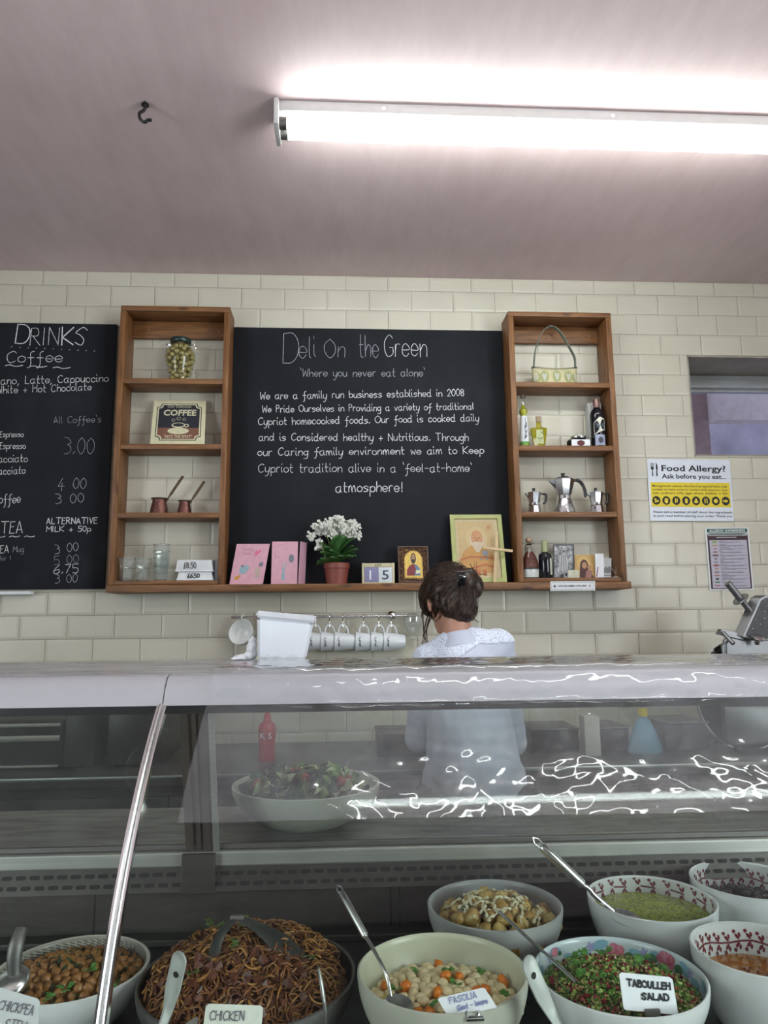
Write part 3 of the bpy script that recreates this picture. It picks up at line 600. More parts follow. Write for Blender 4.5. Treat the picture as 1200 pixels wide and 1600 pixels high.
f.shape('animal', [oval(0.33, 0.36, 0.11, 0.10), oval(0.42, 0.40, 0.08, 0.08), [(0.24, 0.30), (0.28, 0.30), (0.28, 0.25), (0.24, 0.25)], [(0.40, 0.30), (0.44, 0.30), (0.44, 0.25), (0.40, 0.25)]], CR, c1); f.shape('bow', oval(0.30, 0.45, 0.05, 0.03), CG, c1, 0.0014)
f.shape('animal', [oval(0.78, 0.30, 0.07, 0.12), oval(0.74, 0.37, 0.05, 0.05), oval(0.76, 0.18, 0.09, 0.02)], CB, c1); f.shape('butterfly', [oval(0.81, 0.49, 0.035, 0.05), oval(0.87, 0.50, 0.035, 0.06)], CG, c1); f.shape('chick', [oval(0.19, 0.16, 0.07, 0.045), oval(0.25, 0.20, 0.04, 0.03)], CO, c1)
f.write('writing', 'Happy', 0.22, 0.84, 0.55, 0.84, 0.07, 0.0012, FAINT, c1); f.write('writing', 'Easter', 0.25, 0.73, 0.50, 0.73, 0.07, 0.0012, FAINT, c1)
f, c2 = px_card('greeting_card', [(423.3, 917), (464.2, 917), (468.5, 843.2), (425.2, 846.3)], -0.105, -0.10, PINK, 'upright folded pink card with a drawn rabbit, left of the flower pot', 'card', group='pink handmade cards')
f.shape('rabbit', [oval(0.46, 0.20, 0.06, 0.09), oval(0.47, 0.33, 0.05, 0.06), oval(0.45, 0.46, 0.022, 0.07), oval(0.56, 0.45, 0.022, 0.07, 20), oval(0.45, 0.12, 0.09, 0.02)], CR, c2); f.shape('egg', oval(0.76, 0.60, 0.10, 0.10), CG, c2); f.write('writing', '~~~', 0.1, 0.86, 0.55, 0.94, 0.06, 0.0012, FAINT, c2); f.write('writing', 'To', 0.1, 0.60, 0.3, 0.62, 0.06, 0.0012, FAINT, c2)
a, b_, c_, d_ = at(466, 917, -0.105), at(476.3, 917, -0.055), at(476.3, 847, -0.055), at(469.5, 846, -0.10); a.z = b_.z = Z0+0.0005
Face(a, b_, d_).slab('back_leaf', flat('pink_card_inside', (0.60, 0.33, 0.42), 0.8), 0.0015, c2)

# kalanchoe
pc = Vector((px(526, 905, -0.085), -0.085, Z0)); M['terracotta'] = flat('terracotta_plastic', (0.22, 0.055, 0.04), 0.5); M['leaf'] = mottled('succulent_leaf', [(0.3, (0.022, 0.075, 0.020)), (0.7, (0.07, 0.18, 0.045))], 30, 0.35, 0.1)
pl = thing('potted_kalanchoe', pc, 'flowering plant with white blooms in a terracotta-coloured pot', 'plant')
MB().lathe([(0.001, 0), (0.0445, 0), (0.0530, 0.066), (0.0570, 0.068), (0.0580, 0.090), (0.0545, 0.092), (0.0520, 0.085), (0.001, 0.084)], pc, 40).build('pot', M['terracotta'], pl)
MB().lathe([(0.001, 0.088), (0.030, 0.087), (0.052, 0.084)], pc, 24).build('soil', mat('potting_soil', (0.03, 0.02, 0.014), 0.9, bmp=0.8), pl)
def leaf_mesh(base, d, ln, w, droop):
    d = Vector(d).normalized(); sd = d.cross(Vector((0, 0, 1))); sd = sd.normalized() if sd.length > .05 else Vector((1, 0, 0)); up = sd.cross(d)
    def fn(u, v):
        s = (u-0.5)*2; wv = w*math.sin(PI*min(1, v*0.93+0.07))**0.7*(1+0.06*math.sin(v*40)); return base + d*(ln*v) + sd*(s*wv) + up*(0.25*w*s*s - droop*ln*v*v) + Vector((0, 0, 0))
    m = MB(); top = m.sheet(fn, 7, 14); n = len(m.v); m.add([p - up*0.0016 for p in m.v[:n]], [tuple(n*0 + i for i in reversed(q)) for q in m.f]); return m
lr = random.Random(11)
for i in range(30):
    a = lr.uniform(0, 2*PI) if i > 7 else -PI/2 + (i-3.5)*0.42; el = 0.25 + 1.0*(i/30); ln = lr.uniform(0.060, 0.088)
    b0 = pc + Vector((0.016*math.cos(a), 0.012*math.sin(a), 0.084 + 0.075*(i/30)))
    dv = (math.cos(a)*math.cos(el), math.sin(a)*math.cos(el)*0.75, math.sin(el))
    leaf_mesh(b0, dv, ln, ln*0.42, 0.22).build('leaf', M['leaf'], pl, 60)
stm = MB()
for i in range(9):
    a = i*0.7; stm.tube([pc + Vector((0.01*math.cos(a), 0.01*math.sin(a), 0.085)), pc + Vector((0.03*math.cos(a)-0.01, 0.02*math.sin(a), 0.20)), pc + Vector((0.07*math.cos(a)-0.01, 0.035*math.sin(a), 0.265))], 0.0018, 6)
stm.tube([pc + Vector((-0.045, -0.035, 0.10)), pc + Vector((-0.066, -0.035, 0.175))], 0.0022, 6); stm.build('stem', flat('pale_green_stem', (0.20, 0.26, 0.09)), pl)
M['petal'] = flat('white_petal', (0.76, 0.77, 0.70), 0.6)
cl_spots = [(487, 838), (497, 832), (493, 823), (503, 822), (508, 832), (512, 818), (520, 812), (531, 811), (524, 823), (536, 820), (541, 828), (546, 818), (553, 826), (558, 836), (552, 817), (530, 830), (515, 828), (499, 846), (497, 855), (545, 834), (522, 835)]
for (x, y) in cl_spots:
    dy = lr.uniform(-0.05, 0.01) if abs(x-524) < 30 else -0.012
    c = at(x, y, -0.085 + dy); mb = MB(); nn = 34 if y < 845 else 14
    for k in range(nn):
        q = c + Vector((lr.gauss(0, 0.010), lr.gauss(0, 0.008), lr.gauss(0, 0.008)))
        for j in range(4):
            a = j*PI/2 + lr.uniform(0, 0.5); n = Vector((lr.uniform(-.5, .5), -1, lr.uniform(-0.2, .8))).normalized(); e1 = n.orthogonal().normalized(); e2 = n.cross(e1)
            dd = e1*math.cos(a) + e2*math.sin(a); ss = n.cross(dd); mb.add([q + n*0.001, q + dd*0.0040 + ss*0.0027 + n*0.002, q + dd*0.0078 + n*0.0015, q + dd*0.0040 - ss*0.0027 + n*0.002], [(0, 3, 2, 1)])
            mb.add([q - n*0.0008, q + dd*0.0040 + ss*0.0027, q + dd*0.0078 + n*0.0005, q + dd*0.0040 - ss*0.0027], [(0, 1, 2, 3)])
    mb.build('flower_cluster', M['petal'], pl, 0)

# perpetual calendar
a, b_ = at(566, 915.5, -0.115), at(616.7, 915.5, -0.115); w = b_.x-a.x; h = 0.090; M['palewood'] = mottled('pale_birch', [(0.3, (0.50, 0.44, 0.27)), (0.7, (0.62, 0.56, 0.38))], 25, 0.5, 0.05)
cal = thing('block_calendar', ((a.x+b_.x)/2, -0.09, Z0), 'small wooden block calendar showing 1 and 5', 'calendar')
fr = MB(); fr.bb(a.x, b_.x, -0.115, -0.065, Z0, Z0+0.006); fr.bb(a.x, a.x+0.009, -0.115, -0.065, Z0+0.006, Z0+h); fr.bb(b_.x-0.009, b_.x, -0.115, -0.065, Z0+0.006, Z0+h); fr.bb(a.x+0.009, b_.x-0.009, -0.066, -0.062, Z0+0.006, Z0+h); fr.build('holder', M['palewood'], cal, 0)
mx_ = (a.x+b_.x)/2; bar = MB().bb(a.x+0.0095, b_.x-0.0095, -0.113, -0.067, Z0+0.0715, Z0+h-0.001, 0.001).build('month_bar', M['palewood'], cal)
typed('month', 'JULY', (mx_-0.016, -0.1135, Z0+0.0755), (1, 0, 0), 0.010, 0.030, M['ink'], bar)
LIL = speckle('lilac_block_paint', (0.22, 0.21, 0.36), (0.5, 0.5, 0.62), 0.6, 500, 0.1); PALE = speckle('white_speckled_block', (0.62, 0.66, 0.70), (0.12, 0.14, 0.2), 0.6, 420, 0.16)
for xa, xb, m, dg_, mc in ((a.x+0.0095, mx_-0.0005, LIL, '1', M['white']), (mx_+0.0005, b_.x-0.0095, PALE, '5', flat('slate_ink', (0.05, 0.07, 0.11)))):
    k = MB().bb(xa, xb, -0.1135, -0.067, Z0+0.0065, Z0+0.071, 0.0015).build('number_block', m, cal); typed('numeral', dg_, ((xa+xb)/2-0.008 - (0.007 if dg_ == '5' else 0), -0.1137, Z0+0.018), (1, 0, 0), 0.040, None if dg_ == '1' else 0.030, mc, k, 0.01)

# icons (plain generic bearded figures)
def figure(f, par, robe, cloak, hair, skin, cx=0.5, top=0.78, s=1.0):
    f.shape('robe', [(cx-0.34*s, 0.06), (cx+0.34*s, 0.06), (cx+0.33*s, 0.28), (cx+0.20*s, 0.44), (cx+0.07*s, 0.50), (cx-0.07*s, 0.50), (cx-0.22*s, 0.42), (cx-0.33*s, 0.26)], robe, par, 0.0016)
    f.shape('cloak', [(cx+0.02*s, 0.06), (cx+0.34*s, 0.06), (cx+0.33*s, 0.28), (cx+0.20*s, 0.44), (cx+0.05*s, 0.48), (cx+0.12*s, 0.30)], cloak, par, 0.0019)
    f.shape('hair', oval(cx, top-0.14, 0.135*s, 0.165*s), hair, par, 0.0022); f.shape('face', oval(cx, top-0.13, 0.085*s, 0.125*s), skin, par, 0.0025)
    f.shape('beard', [(cx-0.085*s, top-0.17), (cx-0.04*s, top-0.19), (cx, top-0.165), (cx+0.04*s, top-0.19), (cx+0.085*s, top-0.17), (cx+0.06*s, top-0.27), (cx, top-0.33), (cx-0.06*s, top-0.27)], hair, par, 0.0028)
    f.shape('features', [oval(cx-0.035*s, top-0.105, 0.018*s, 0.008), oval(cx+0.035*s, top-0.105, 0.018*s, 0.008), oval(cx, top-0.145, 0.010*s, 0.03*s)], flat('dark_brown_ink', (0.06, 0.03, 0.02)), par, 0.003)
bl, br, tl = at(623, 915, -0.12), at(671, 915, -0.12), at(621, 854, -0.085); bl.z = br.z = Z0+0.001; tl.x = bl.x
f = Face(bl, br, tl); ic = tag(f.slab('framed_icon', flat('dark_frame_wood', (0.07, 0.028, 0.018), 0.4), 0.012), 'small icon of a bearded figure in a carved gilt and dark wood frame', 'icon')
f.frame('outer_frame', 0.006, flat('dark_frame_wood', (0.07, 0.028, 0.018)), 0.006, ic)
M['carved'] = mottled('carved_gilt_bronze', [(0.45, (0.035, 0.014, 0.007)), (0.60, (0.13, 0.060, 0.022)), (0.72, (0.50, 0.33, 0.12))], 130, 0.35, 1.0, 3, 0.006, metal=0.6)
f.shape('carved_border', [(0.045, 0.035), (0.955, 0.035), (0.955, 0.965), (0.045, 0.965)], M['carved'], ic, 0.002)
f.shape('arch_rim', [(0.2, 0.12), (0.8, 0.12), (0.8, 0.62)] + [(0.5+0.30*math.cos(math.radians(t)), 0.62+0.26*math.sin(math.radians(t))) for t in range(10, 180, 10)] + [(0.2, 0.62)], M['gold'], ic, 0.003)
arch = [(0.235, 0.15), (0.765, 0.15), (0.765, 0.62)] + [(0.5+0.265*math.cos(math.radians(t)), 0.62+0.22*math.sin(math.radians(t))) for t in range(10, 180, 10)] + [(0.235, 0.62)]
f.shape('gold_ground', arch, GOLDP, ic, 0.0036)
g = Face(f.pt(0.235, 0.15, 0.003), f.pt(0.765, 0.15, 0.003), f.pt(0.235, 0.86, 0.003)); g.shape('halo', oval(0.5, 0.68, 0.25, 0.22), flat('pale_gold', (0.70, 0.52, 0.18)), ic, 0.0012)
figure(g, ic, RED, BLUE, flat('dark_hair_print', (0.05, 0.025, 0.015)), SKIN, 0.5, 0.86, 1.25); g.shape('book', [(0.62, 0.12), (0.9, 0.14), (0.9, 0.26), (0.64, 0.26)], CREAM, ic, 0.0035)
bl, br, tl = at(709, 915, -0.115), at(792, 915, -0.115), at(706, 805, -0.045); bl.z = br.z = Z0+0.001; tl.x = bl.x
f = Face(bl, br, tl); gi = tag(f.slab('green_framed_picture', flat('buff_print', (0.50, 0.37, 0.19)), 0.006), 'lime green framed picture of an elderly bearded saint behind the palm cross', 'picture')
f.frame('frame', 0.019, flat('lime_green_paint', (0.38, 0.40, 0.15), 0.5), 0.008, gi)
f.shape('print_mount', [(0.09, 0.07), (0.91, 0.07), (0.91, 0.93), (0.09, 0.93)], flat('pale_buff', (0.52, 0.42, 0.25)), gi, 0.001)
g = Face(f.pt(0.13, 0.10, 0.0012), f.pt(0.83, 0.10, 0.0012), f.pt(0.13, 0.90, 0.0012)); g.shape('ground', [(0, 0), (1, 0), (1, 1), (0, 1)], flat('faded_gold', (0.50, 0.36, 0.18)), gi, 0.0006)
g.shape('halo', oval(0.52, 0.68, 0.30, 0.22), flat('faded_gold_light', (0.54, 0.41, 0.21)), gi, 0.001)
g.shape('robe', [(0.0, 0.22), (0.12, 0.42), (0.35, 0.55), (0.72, 0.52), (0.93, 0.38), (1, 0.20), (1, 0.05), (0, 0.05)], flat('orange_robe', (0.48, 0.25, 0.07)), gi, 0.0014)
g.shape('hair', oval(0.52, 0.65, 0.20, 0.15), flat('grey_white_hair', (0.55, 0.45, 0.34)), gi, 0.0017); g.shape('face', oval(0.52, 0.68, 0.16, 0.155), flat('ruddy_face', (0.50, 0.25, 0.12)), gi, 0.002)
g.shape('beard', [(0.38, 0.60), (0.45, 0.61), (0.52, 0.62), (0.60, 0.61), (0.67, 0.60), (0.64, 0.50), (0.56, 0.42), (0.48, 0.43), (0.40, 0.51)], flat('grey_white_hair', (0.55, 0.45, 0.34)), gi, 0.0023)
g.shape('features', [oval(0.46, 0.69, 0.03, 0.008), oval(0.58, 0.69, 0.03, 0.008), oval(0.52, 0.65, 0.014, 0.035)], flat('brown_ink', (0.22, 0.08, 0.04)), gi, 0.0026)
g.shape('table', stroke([(0.02, 0.28), (0.3, 0.34), (0.7, 0.33), (0.98, 0.30)], 0.03) + stroke([(0.3, 0.12), (0.7, 0.20), (0.95, 0.14)], 0.035) + [[(0.42, 0.0), (0.55, 0.0), (0.55, 0.10), (0.42, 0.10)], [(0.62, 0.0), (0.72, 0.0), (0.72, 0.10), (0.62, 0.10)]], flat('rust_print', (0.45, 0.13, 0.05)), gi, 0.0026)
g.shape('chalice', [oval(0.72, 0.42, 0.10, 0.03), [(0.62, 0.42), (0.82, 0.42), (0.76, 0.35), (0.68, 0.35)], oval(0.60, 0.30, 0.025, 0.025), oval(0.76, 0.30, 0.025, 0.025)], flat('slate_blue_print', (0.20, 0.22, 0.26)), gi, 0.003)
g.shape('heading', stroke([(0.82, 0.92), (0.92, 0.92)], 0.012) + stroke([(0.80, 0.89), (0.93, 0.89)], 0.012) + stroke([(0.81, 0.86), (0.90, 0.86)], 0.012), flat('rust_print', (0.45, 0.13, 0.05)), gi, 0.0014)
MB().add([f.pt(u, v, 0.0075 + 0.002*noise.noise((u*9, v*9, 0))) for v in [i/19*0.86+0.07 for i in range(20)] for u in [j/15*0.82+0.09 for j in range(16)]], [(j*16+i, j*16+i+1, j*16+i+17, j*16+i+16) for j in range(19) for i in range(15)]).build('film_cover', glass_mat('picture_film', (1, 1, 1), 0.08, 0.8, 0.0), gi, 180)
pcx = thing('palm_cross', at(773, 914.5, -0.135), 'pale folded palm cross leaning against the green framed picture', 'cross'); pcx.location.z = Z0; pcx['_o'] = list(pcx.location)
PALM = flat('dry_palm_leaf', (0.56, 0.42, 0.24), 0.7); a, b_ = at(773, 914, -0.134), at(776.5, 830, -0.098); a.z = Z0+0.001
def strip(a, b, w, n): a = Vector(a); b = Vector(b); d = (b-a).normalized(); s = d.cross(Vector((0, -1, 0.3)).normalized()); nn = s.cross(d)*0.002; P = [a-s*w, a+s*w, b+s*w, b-s*w]; return MB().add([p+nn for p in P] + [p-nn for p in P], [(0, 1, 2, 3), (7, 6, 5, 4), (0, 4, 5, 1), (1, 5, 6, 2), (2, 6, 7, 3), (3, 7, 4, 0)]).build(n, PALM, pcx, 0)
strip(a, b_, 0.0065, 'upright'); strip(at(755, 855.6, -0.119), at(801, 861, -0.119), 0.0058, 'crossbar')
# ------------------------------------------------------------------ right unit: basket bag
ba, bb_ = at(832, 590, -0.08), at(902, 590, -0.08); bx, bw = (ba.x+bb_.x)/2, (bb_.x-ba.x)/2; by = -0.075
M['basket'] = mottled('painted_buff_hide', [(0.30, (0.44, 0.40, 0.20)), (0.5, (0.56, 0.50, 0.30)), (0.7, (0.62, 0.55, 0.36))], 22, 0.6, 0.1); M['strap'] = mottled('grey_green_strap', [(0.3, (0.10, 0.125, 0.10)), (0.7, (0.19, 0.22, 0.17))], 90, 0.6, 0.3)
bag = thing('basket_bag', (bx, by, ZS1), 'small buff and green purse with one tall grey-green handle on the top right shelf', 'bag')
def bagtop(a): return 0.083 - 0.010*math.cos(a)**0 + 0.018*math.cos(a)**2
mb = MB(); N = 40
for k, (h, s) in enumerate(((0.0, 0.96), (0.25, 0.99), (0.7, 1.0), (1.0, 1.0))):
    mb.v += [Vector((bx + bw*s*math.cos(2*PI*i/N), by + 0.036*s*math.sin(2*PI*i/N), ZS1 + 0.001 + h*bagtop(2*PI*i/N))) for i in range(N)]
for (h, s) in ((1.0, 0.965), (0.04, 0.93)): mb.v += [Vector((bx + bw*s*math.cos(2*PI*i/N), by + 0.036*s*0.95*math.sin(2*PI*i/N), ZS1 + 0.001 + h*bagtop(2*PI*i/N))) for i in range(N)]
mb.f = [(k*N+i, k*N+(i+1) % N, (k+1)*N+(i+1) % N, (k+1)*N+i) for k in range(5) for i in range(N)] + [tuple(reversed(range(N))), tuple(range(5*N, 6*N))]; mb.m = [0]*len(mb.f)
mb.build('body', M['basket'], bag, 50)
st = MB()
for i in range(46):
    a = PI + PI*i/45; p = Vector((bx + bw*1.012*math.cos(a), by + 0.0372*math.sin(a), ZS1 + 0.001 + bagtop(a))); st.box((p.x, p.y, p.z-0.003), (0.0022, 0.0022, 0.009), 0, Matrix.Rotation(0.5, 3, 'Y'))
st.build('stitching', flat('dark_thread', (0.03, 0.04, 0.03)), bag, 0)
hp = smooth_line([(bx-bw*0.93, by, ZS1+0.075), at(837, 545, by), at(847, 520, by), at(860, 510.5, by), at(874, 518, by), at(889, 542, by), at(898, 560, by), (bx+bw*0.93, by, ZS1+0.075)], 6)
mb = MB(); vs = []
for i, p in enumerate(hp):
    t = (hp[min(i+1, len(hp)-1)] - hp[max(i-1, 0)]).normalized(); n = Vector((0, 1, 0)).cross(t).normalized(); vs += [p + Vector((0, -0.010, 0)) - n*0.002, p + Vector((0, 0.010, 0)) - n*0.002, p + Vector((0, 0.010, 0)) + n*0.002, p + Vector((0, -0.010, 0)) + n*0.002]
mb.add(vs, [(4*i+j, 4*i+(j+1) % 4, 4*i+4+(j+1) % 4, 4*i+4+j) for i in range(len(hp)-1) for j in range(4)]); mb.build('strap', M['strap'], bag, 30)
gw = flat('leaf_green_paint', (0.33, 0.34, 0.14)); hw = speckle('pale_heart_paint', (0.50, 0.50, 0.42), (0.36, 0.37, 0.28), 0.6, 500, 0.12)
def wrap(mb, pts, off):
    mb.add([Vector((bx + bw*math.cos(a)*1.0 , by + (0.036+off)*math.sin(a) - off*0, ZS1 + z)) for a, z in pts], [tuple(range(len(pts)))])
for i in range(5):
    a0 = PI + PI*(0.14 + 0.18*i); da = 0.165/max(0.5, abs(math.sin(a0)))
    mb = MB(); wrap(mb, [(a0 + da*1.15*math.cos(t), 0.036 + 0.028*math.sin(t)) for t in [2*PI*j/20 for j in range(20)]], 0.0012); mb.build('green_patch', gw, bag, 0)
    mb = MB(); wrap(mb, [(a0 + da*0.8*x, 0.012 + 0.042*y) for x, y in ((0, 0), (0.55, 0.42), (0.8, 0.72), (0.6, 0.95), (0.25, 0.92), (0, 0.78), (-0.25, 0.92), (-0.6, 0.95), (-0.8, 0.72), (-0.55, 0.42))], 0.0022); mb.build('heart', hw, bag, 0)

# bottles and jar
M['oil'] = glass_mat('yellow_oil_glass', (0.72, 0.66, 0.10), 0.02, 1.2, 0.45, (0.55, 0.50, 0.03)); M['cork'] = mottled('cork', [(0.3, (0.30, 0.19, 0.12)), (0.7, (0.50, 0.36, 0.26))], 60, 0.8, 0.3)
M['label'] = flat('cream_label', (0.62, 0.62, 0.52), 0.7); M['dark_glass'] = mat('dark_bottle_glass', (0.008, 0.008, 0.012), 0.08, 0, 0.05)
def wraplabel(name, c, r0, z0, r1, z1, a0, a1, m, par, n=14):
    mb = MB(); mb.add([Vector((c.x + r*math.cos(math.radians(a0+(a1-a0)*i/n)), c.y + r*math.sin(math.radians(a0+(a1-a0)*i/n)), c.z + z)) for r, z in ((r0, z0), (r1, z1)) for i in range(n+1)], [(i, i+1, n+2+i, n+1+i) for i in range(n)]); return mb.build(name, m, par, 180)
c = Vector((px(819.5, 688, -0.085), -0.085, ZS2)); t = thing('oil_bottle', c, 'tall tapering bottle of yellow oil with a long white label, far left of its shelf', 'bottle')
MB().lathe([(0.001, 0), (0.0225, 0), (0.0230, 0.006), (0.0150, 0.158), (0.0200, 0.163), (0.0205, 0.180), (0.0120, 0.188), (0.0085, 0.200), (0.0085, 0.228), (0.0105, 0.230), (0.0105, 0.236), (0.001, 0.236)], c, 28).build('glass_body', M['glass'], t)
MB().lathe([(0.001, 0.004), (0.0205, 0.005), (0.0138, 0.158), (0.0185, 0.165), (0.0188, 0.178), (0.0108, 0.186), (0.0075, 0.200), (0.001, 0.201)], c, 28).build('oil', flat('golden_oil', (0.42, 0.40, 0.03), 0.15), t)
MB().lathe([(0.001, 0.2365), (0.0115, 0.2365), (0.0125, 0.243), (0.009, 0.251), (0.001, 0.253)], c, 20).build('stopper', flat('dark_stopper', (0.10, 0.06, 0.05), 0.3), t)
lb = wraplabel('label', c, 0.0226, 0.018, 0.0160, 0.148, 205, 325, M['paper'], t); wraplabel('label_band', c, 0.0228, 0.012, 0.0224, 0.026, 205, 325, flat('green_band', (0.12, 0.32, 0.08)), t)
f = Face((c.x-0.011, c.y-0.0232, c.z+0.03), (c.x+0.011, c.y-0.0232, c.z+0.03), (c.x-0.007, c.y-0.0175, c.z+0.145)); f.shape('printed_branch', stroke([(0.25, 0.05), (0.5, 0.3), (0.3, 0.5), (0.55, 0.72), (0.4, 0.95)], 0.10) + stroke([(0.5, 0.3), (0.8, 0.42)], 0.1) + stroke([(0.3, 0.5), (0.75, 0.62), (0.6, 0.75)], 0.1) + stroke([(0.3, 0.1), (0.75, 0.2)], 0.12), flat('slate_print', (0.12, 0.13, 0.18)), t, 0.001)
c = Vector((px(842.5, 690, -0.09), -0.09, ZS2)); t = thing('oil_bottle', c, 'short broad-shouldered bottle of yellow oil with a cork stopper', 'bottle')
MB().lathe([(0.001, 0), (0.0250, 0), (0.0265, 0.004), (0.0395, 0.082), (0.0385, 0.090), (0.0120, 0.096), (0.0105, 0.104), (0.0105, 0.120), (0.001, 0.120)], c, 8, None, 1.0, 0.62, PI/8).build('glass_body', M['oil'], t, 25)
MB().lathe([(0.001, 0.003), (0.024, 0.004), (0.037, 0.080), (0.036, 0.087), (0.0100, 0.094), (0.001, 0.096)], c, 8, None, 1.0, 0.60, PI/8).build('oil', flat('pale_golden_oil', (0.50, 0.47, 0.03), 0.15), t, 25)
MB().lathe([(0.001, 0.1205), (0.0105, 0.1205), (0.0118, 0.146), (0.001, 0.147)], c, 18).build('cork', M['cork'], t)
f = Face((c.x-0.016, c.y-0.0180, c.z+0.014), (c.x+0.016, c.y-0.0180, c.z+0.014), (c.x-0.019, c.y-0.0240, c.z+0.078)); lb = f.slab('label', flat('pale_green_label', (0.52, 0.55, 0.30)), 0.0006, t)
f.shape('label_print', [[(0.12, 0.10), (0.85, 0.10), (0.85, 0.13), (0.12, 0.13)], [(0.2, 0.24), (0.78, 0.24), (0.78, 0.28), (0.2, 0.28)], [(0.12, 0.36), (0.88, 0.36), (0.88, 0.44), (0.12, 0.44)], oval(0.5, 0.62, 0.05, 0.06)] + stroke([(0.6, 0.85), (0.95, 0.7), (0.9, 0.95)], 0.06), flat('olive_print', (0.14, 0.16, 0.07)), lb, 0.0006)
c = Vector((px(903.5, 690, -0.085), -0.085, ZS2)); t = thing('preserve_jar', c, 'squat dark preserve jar with a chrome lid and white label', 'jar')
MB().lathe([(0.001, 0), (0.050, 0), (0.0535, 0.005), (0.0535, 0.030), (0.046, 0.038), (0.040, 0.040), (0.001, 0.040)], c, 6, None, 1, 0.75, 0).build('glass_body', M['dark_glass'], t, 25)
MB().lathe([(0.001, 0.0405), (0.034, 0.0405), (0.036, 0.043), (0.036, 0.052), (0.033, 0.055), (0.001, 0.056)], c, 30).build('lid', M['chrome'], t)
f = Face((c.x-0.043, c.y-0.0355, c.z+0.001), (c.x+0.043, c.y-0.0355, c.z+0.001), (c.x-0.043, c.y-0.0355, c.z+0.032)); lb = f.slab('label', M['paper'], 0.003, t)
f.shape('crest', oval(0.5, 0.45, 0.21, 0.42), RED, lb, 0.0005); f.shape('crest_bands', [[(0.31, 0.55), (0.69, 0.55), (0.69, 0.72), (0.31, 0.72)], [(0.33, 0.2), (0.67, 0.2), (0.67, 0.34), (0.33, 0.34)]], M['ink'], lb, 0.001)
c = Vector((px(935, 690, -0.095), -0.095, ZS2)); t = thing('syrup_bottle', c, 'tall dark syrup bottle with a cream shield label at the right of its shelf', 'bottle')
MB().lathe([(0.001, 0), (0.030, 0), (0.0325, 0.005), (0.0325, 0.150), (0.0300, 0.166), (0.0180, 0.182), (0.0145, 0.188), (0.0140, 0.202), (0.001, 0.202)], c, 30).build('glass_body', M['dark_glass'], t)
MB().lathe([(0.0147, 0.186), (0.0152, 0.200), (0.0155, 0.216), (0.0150, 0.228), (0.001, 0.230)], c, 24).build('capsule', mottled('rose_brown_foil', [(0.3, (0.16, 0.08, 0.07)), (0.7, (0.38, 0.24, 0.21))], 60, 0.3, 0.2, metal=0.5), t)
mb = MB(); sh = [(-50, 0.055), (48, 0.078), (50, 0.128), (0, 0.138), (-50, 0.110)]
for n_, (m, zs) in enumerate(((M['label'], None),)):
    P = []
    for (a, z), (a2, z2) in zip(sh, sh[1:]+sh[:1]): P += [(a+(a2-a)*k/8, z+(z2-z)*k/8) for k in range(8)]
    mb.add([Vector((c.x + 0.0331*math.sin(math.radians(a)), c.y - 0.0331*math.cos(math.radians(a)), c.z + z)) for a, z in P] + [Vector((c.x, c.y-0.0331, c.z+0.10))], [(i, (i+1) % len(P), len(P)) for i in range(len(P))]); lb = mb.build('label', m, t, 180)
hand('label_script', 'Syrup', (c.x-0.020, c.y-0.0345, c.z+0.085), (c.x+0.020, c.y-0.0345, c.z+0.093), 0.022, 0.0015, flat('blue_grey_ink', (0.13, 0.19, 0.24)), lb)
lb2 = wraplabel('lower_label', c, 0.0331, 0.003, 0.0331, 0.054, 225, 315, flat('lilac_photo_label', (0.32, 0.34, 0.46)), t); f = Face((c.x-0.016, c.y-0.0336, c.z+0.006), (c.x+0.016, c.y-0.0336, c.z+0.006), (c.x-0.016, c.y-0.0336, c.z+0.05)); f.shape('printed_fig', oval(0.5, 0.5, 0.36, 0.33), flat('aubergine_print', (0.05, 0.05, 0.075)), lb2, 0.0005)
a, e = at(921, 690, -0.05), at(942, 690, -0.05); tag(MB().bb(a.x, e.x, -0.055, -0.012, ZS2, ZS2+0.226, 0.002).build('carton', flat('pale_grey_card', (0.46, 0.46, 0.45), 0.6)), 'pale grey carton standing behind the dark syrup bottle', 'carton')

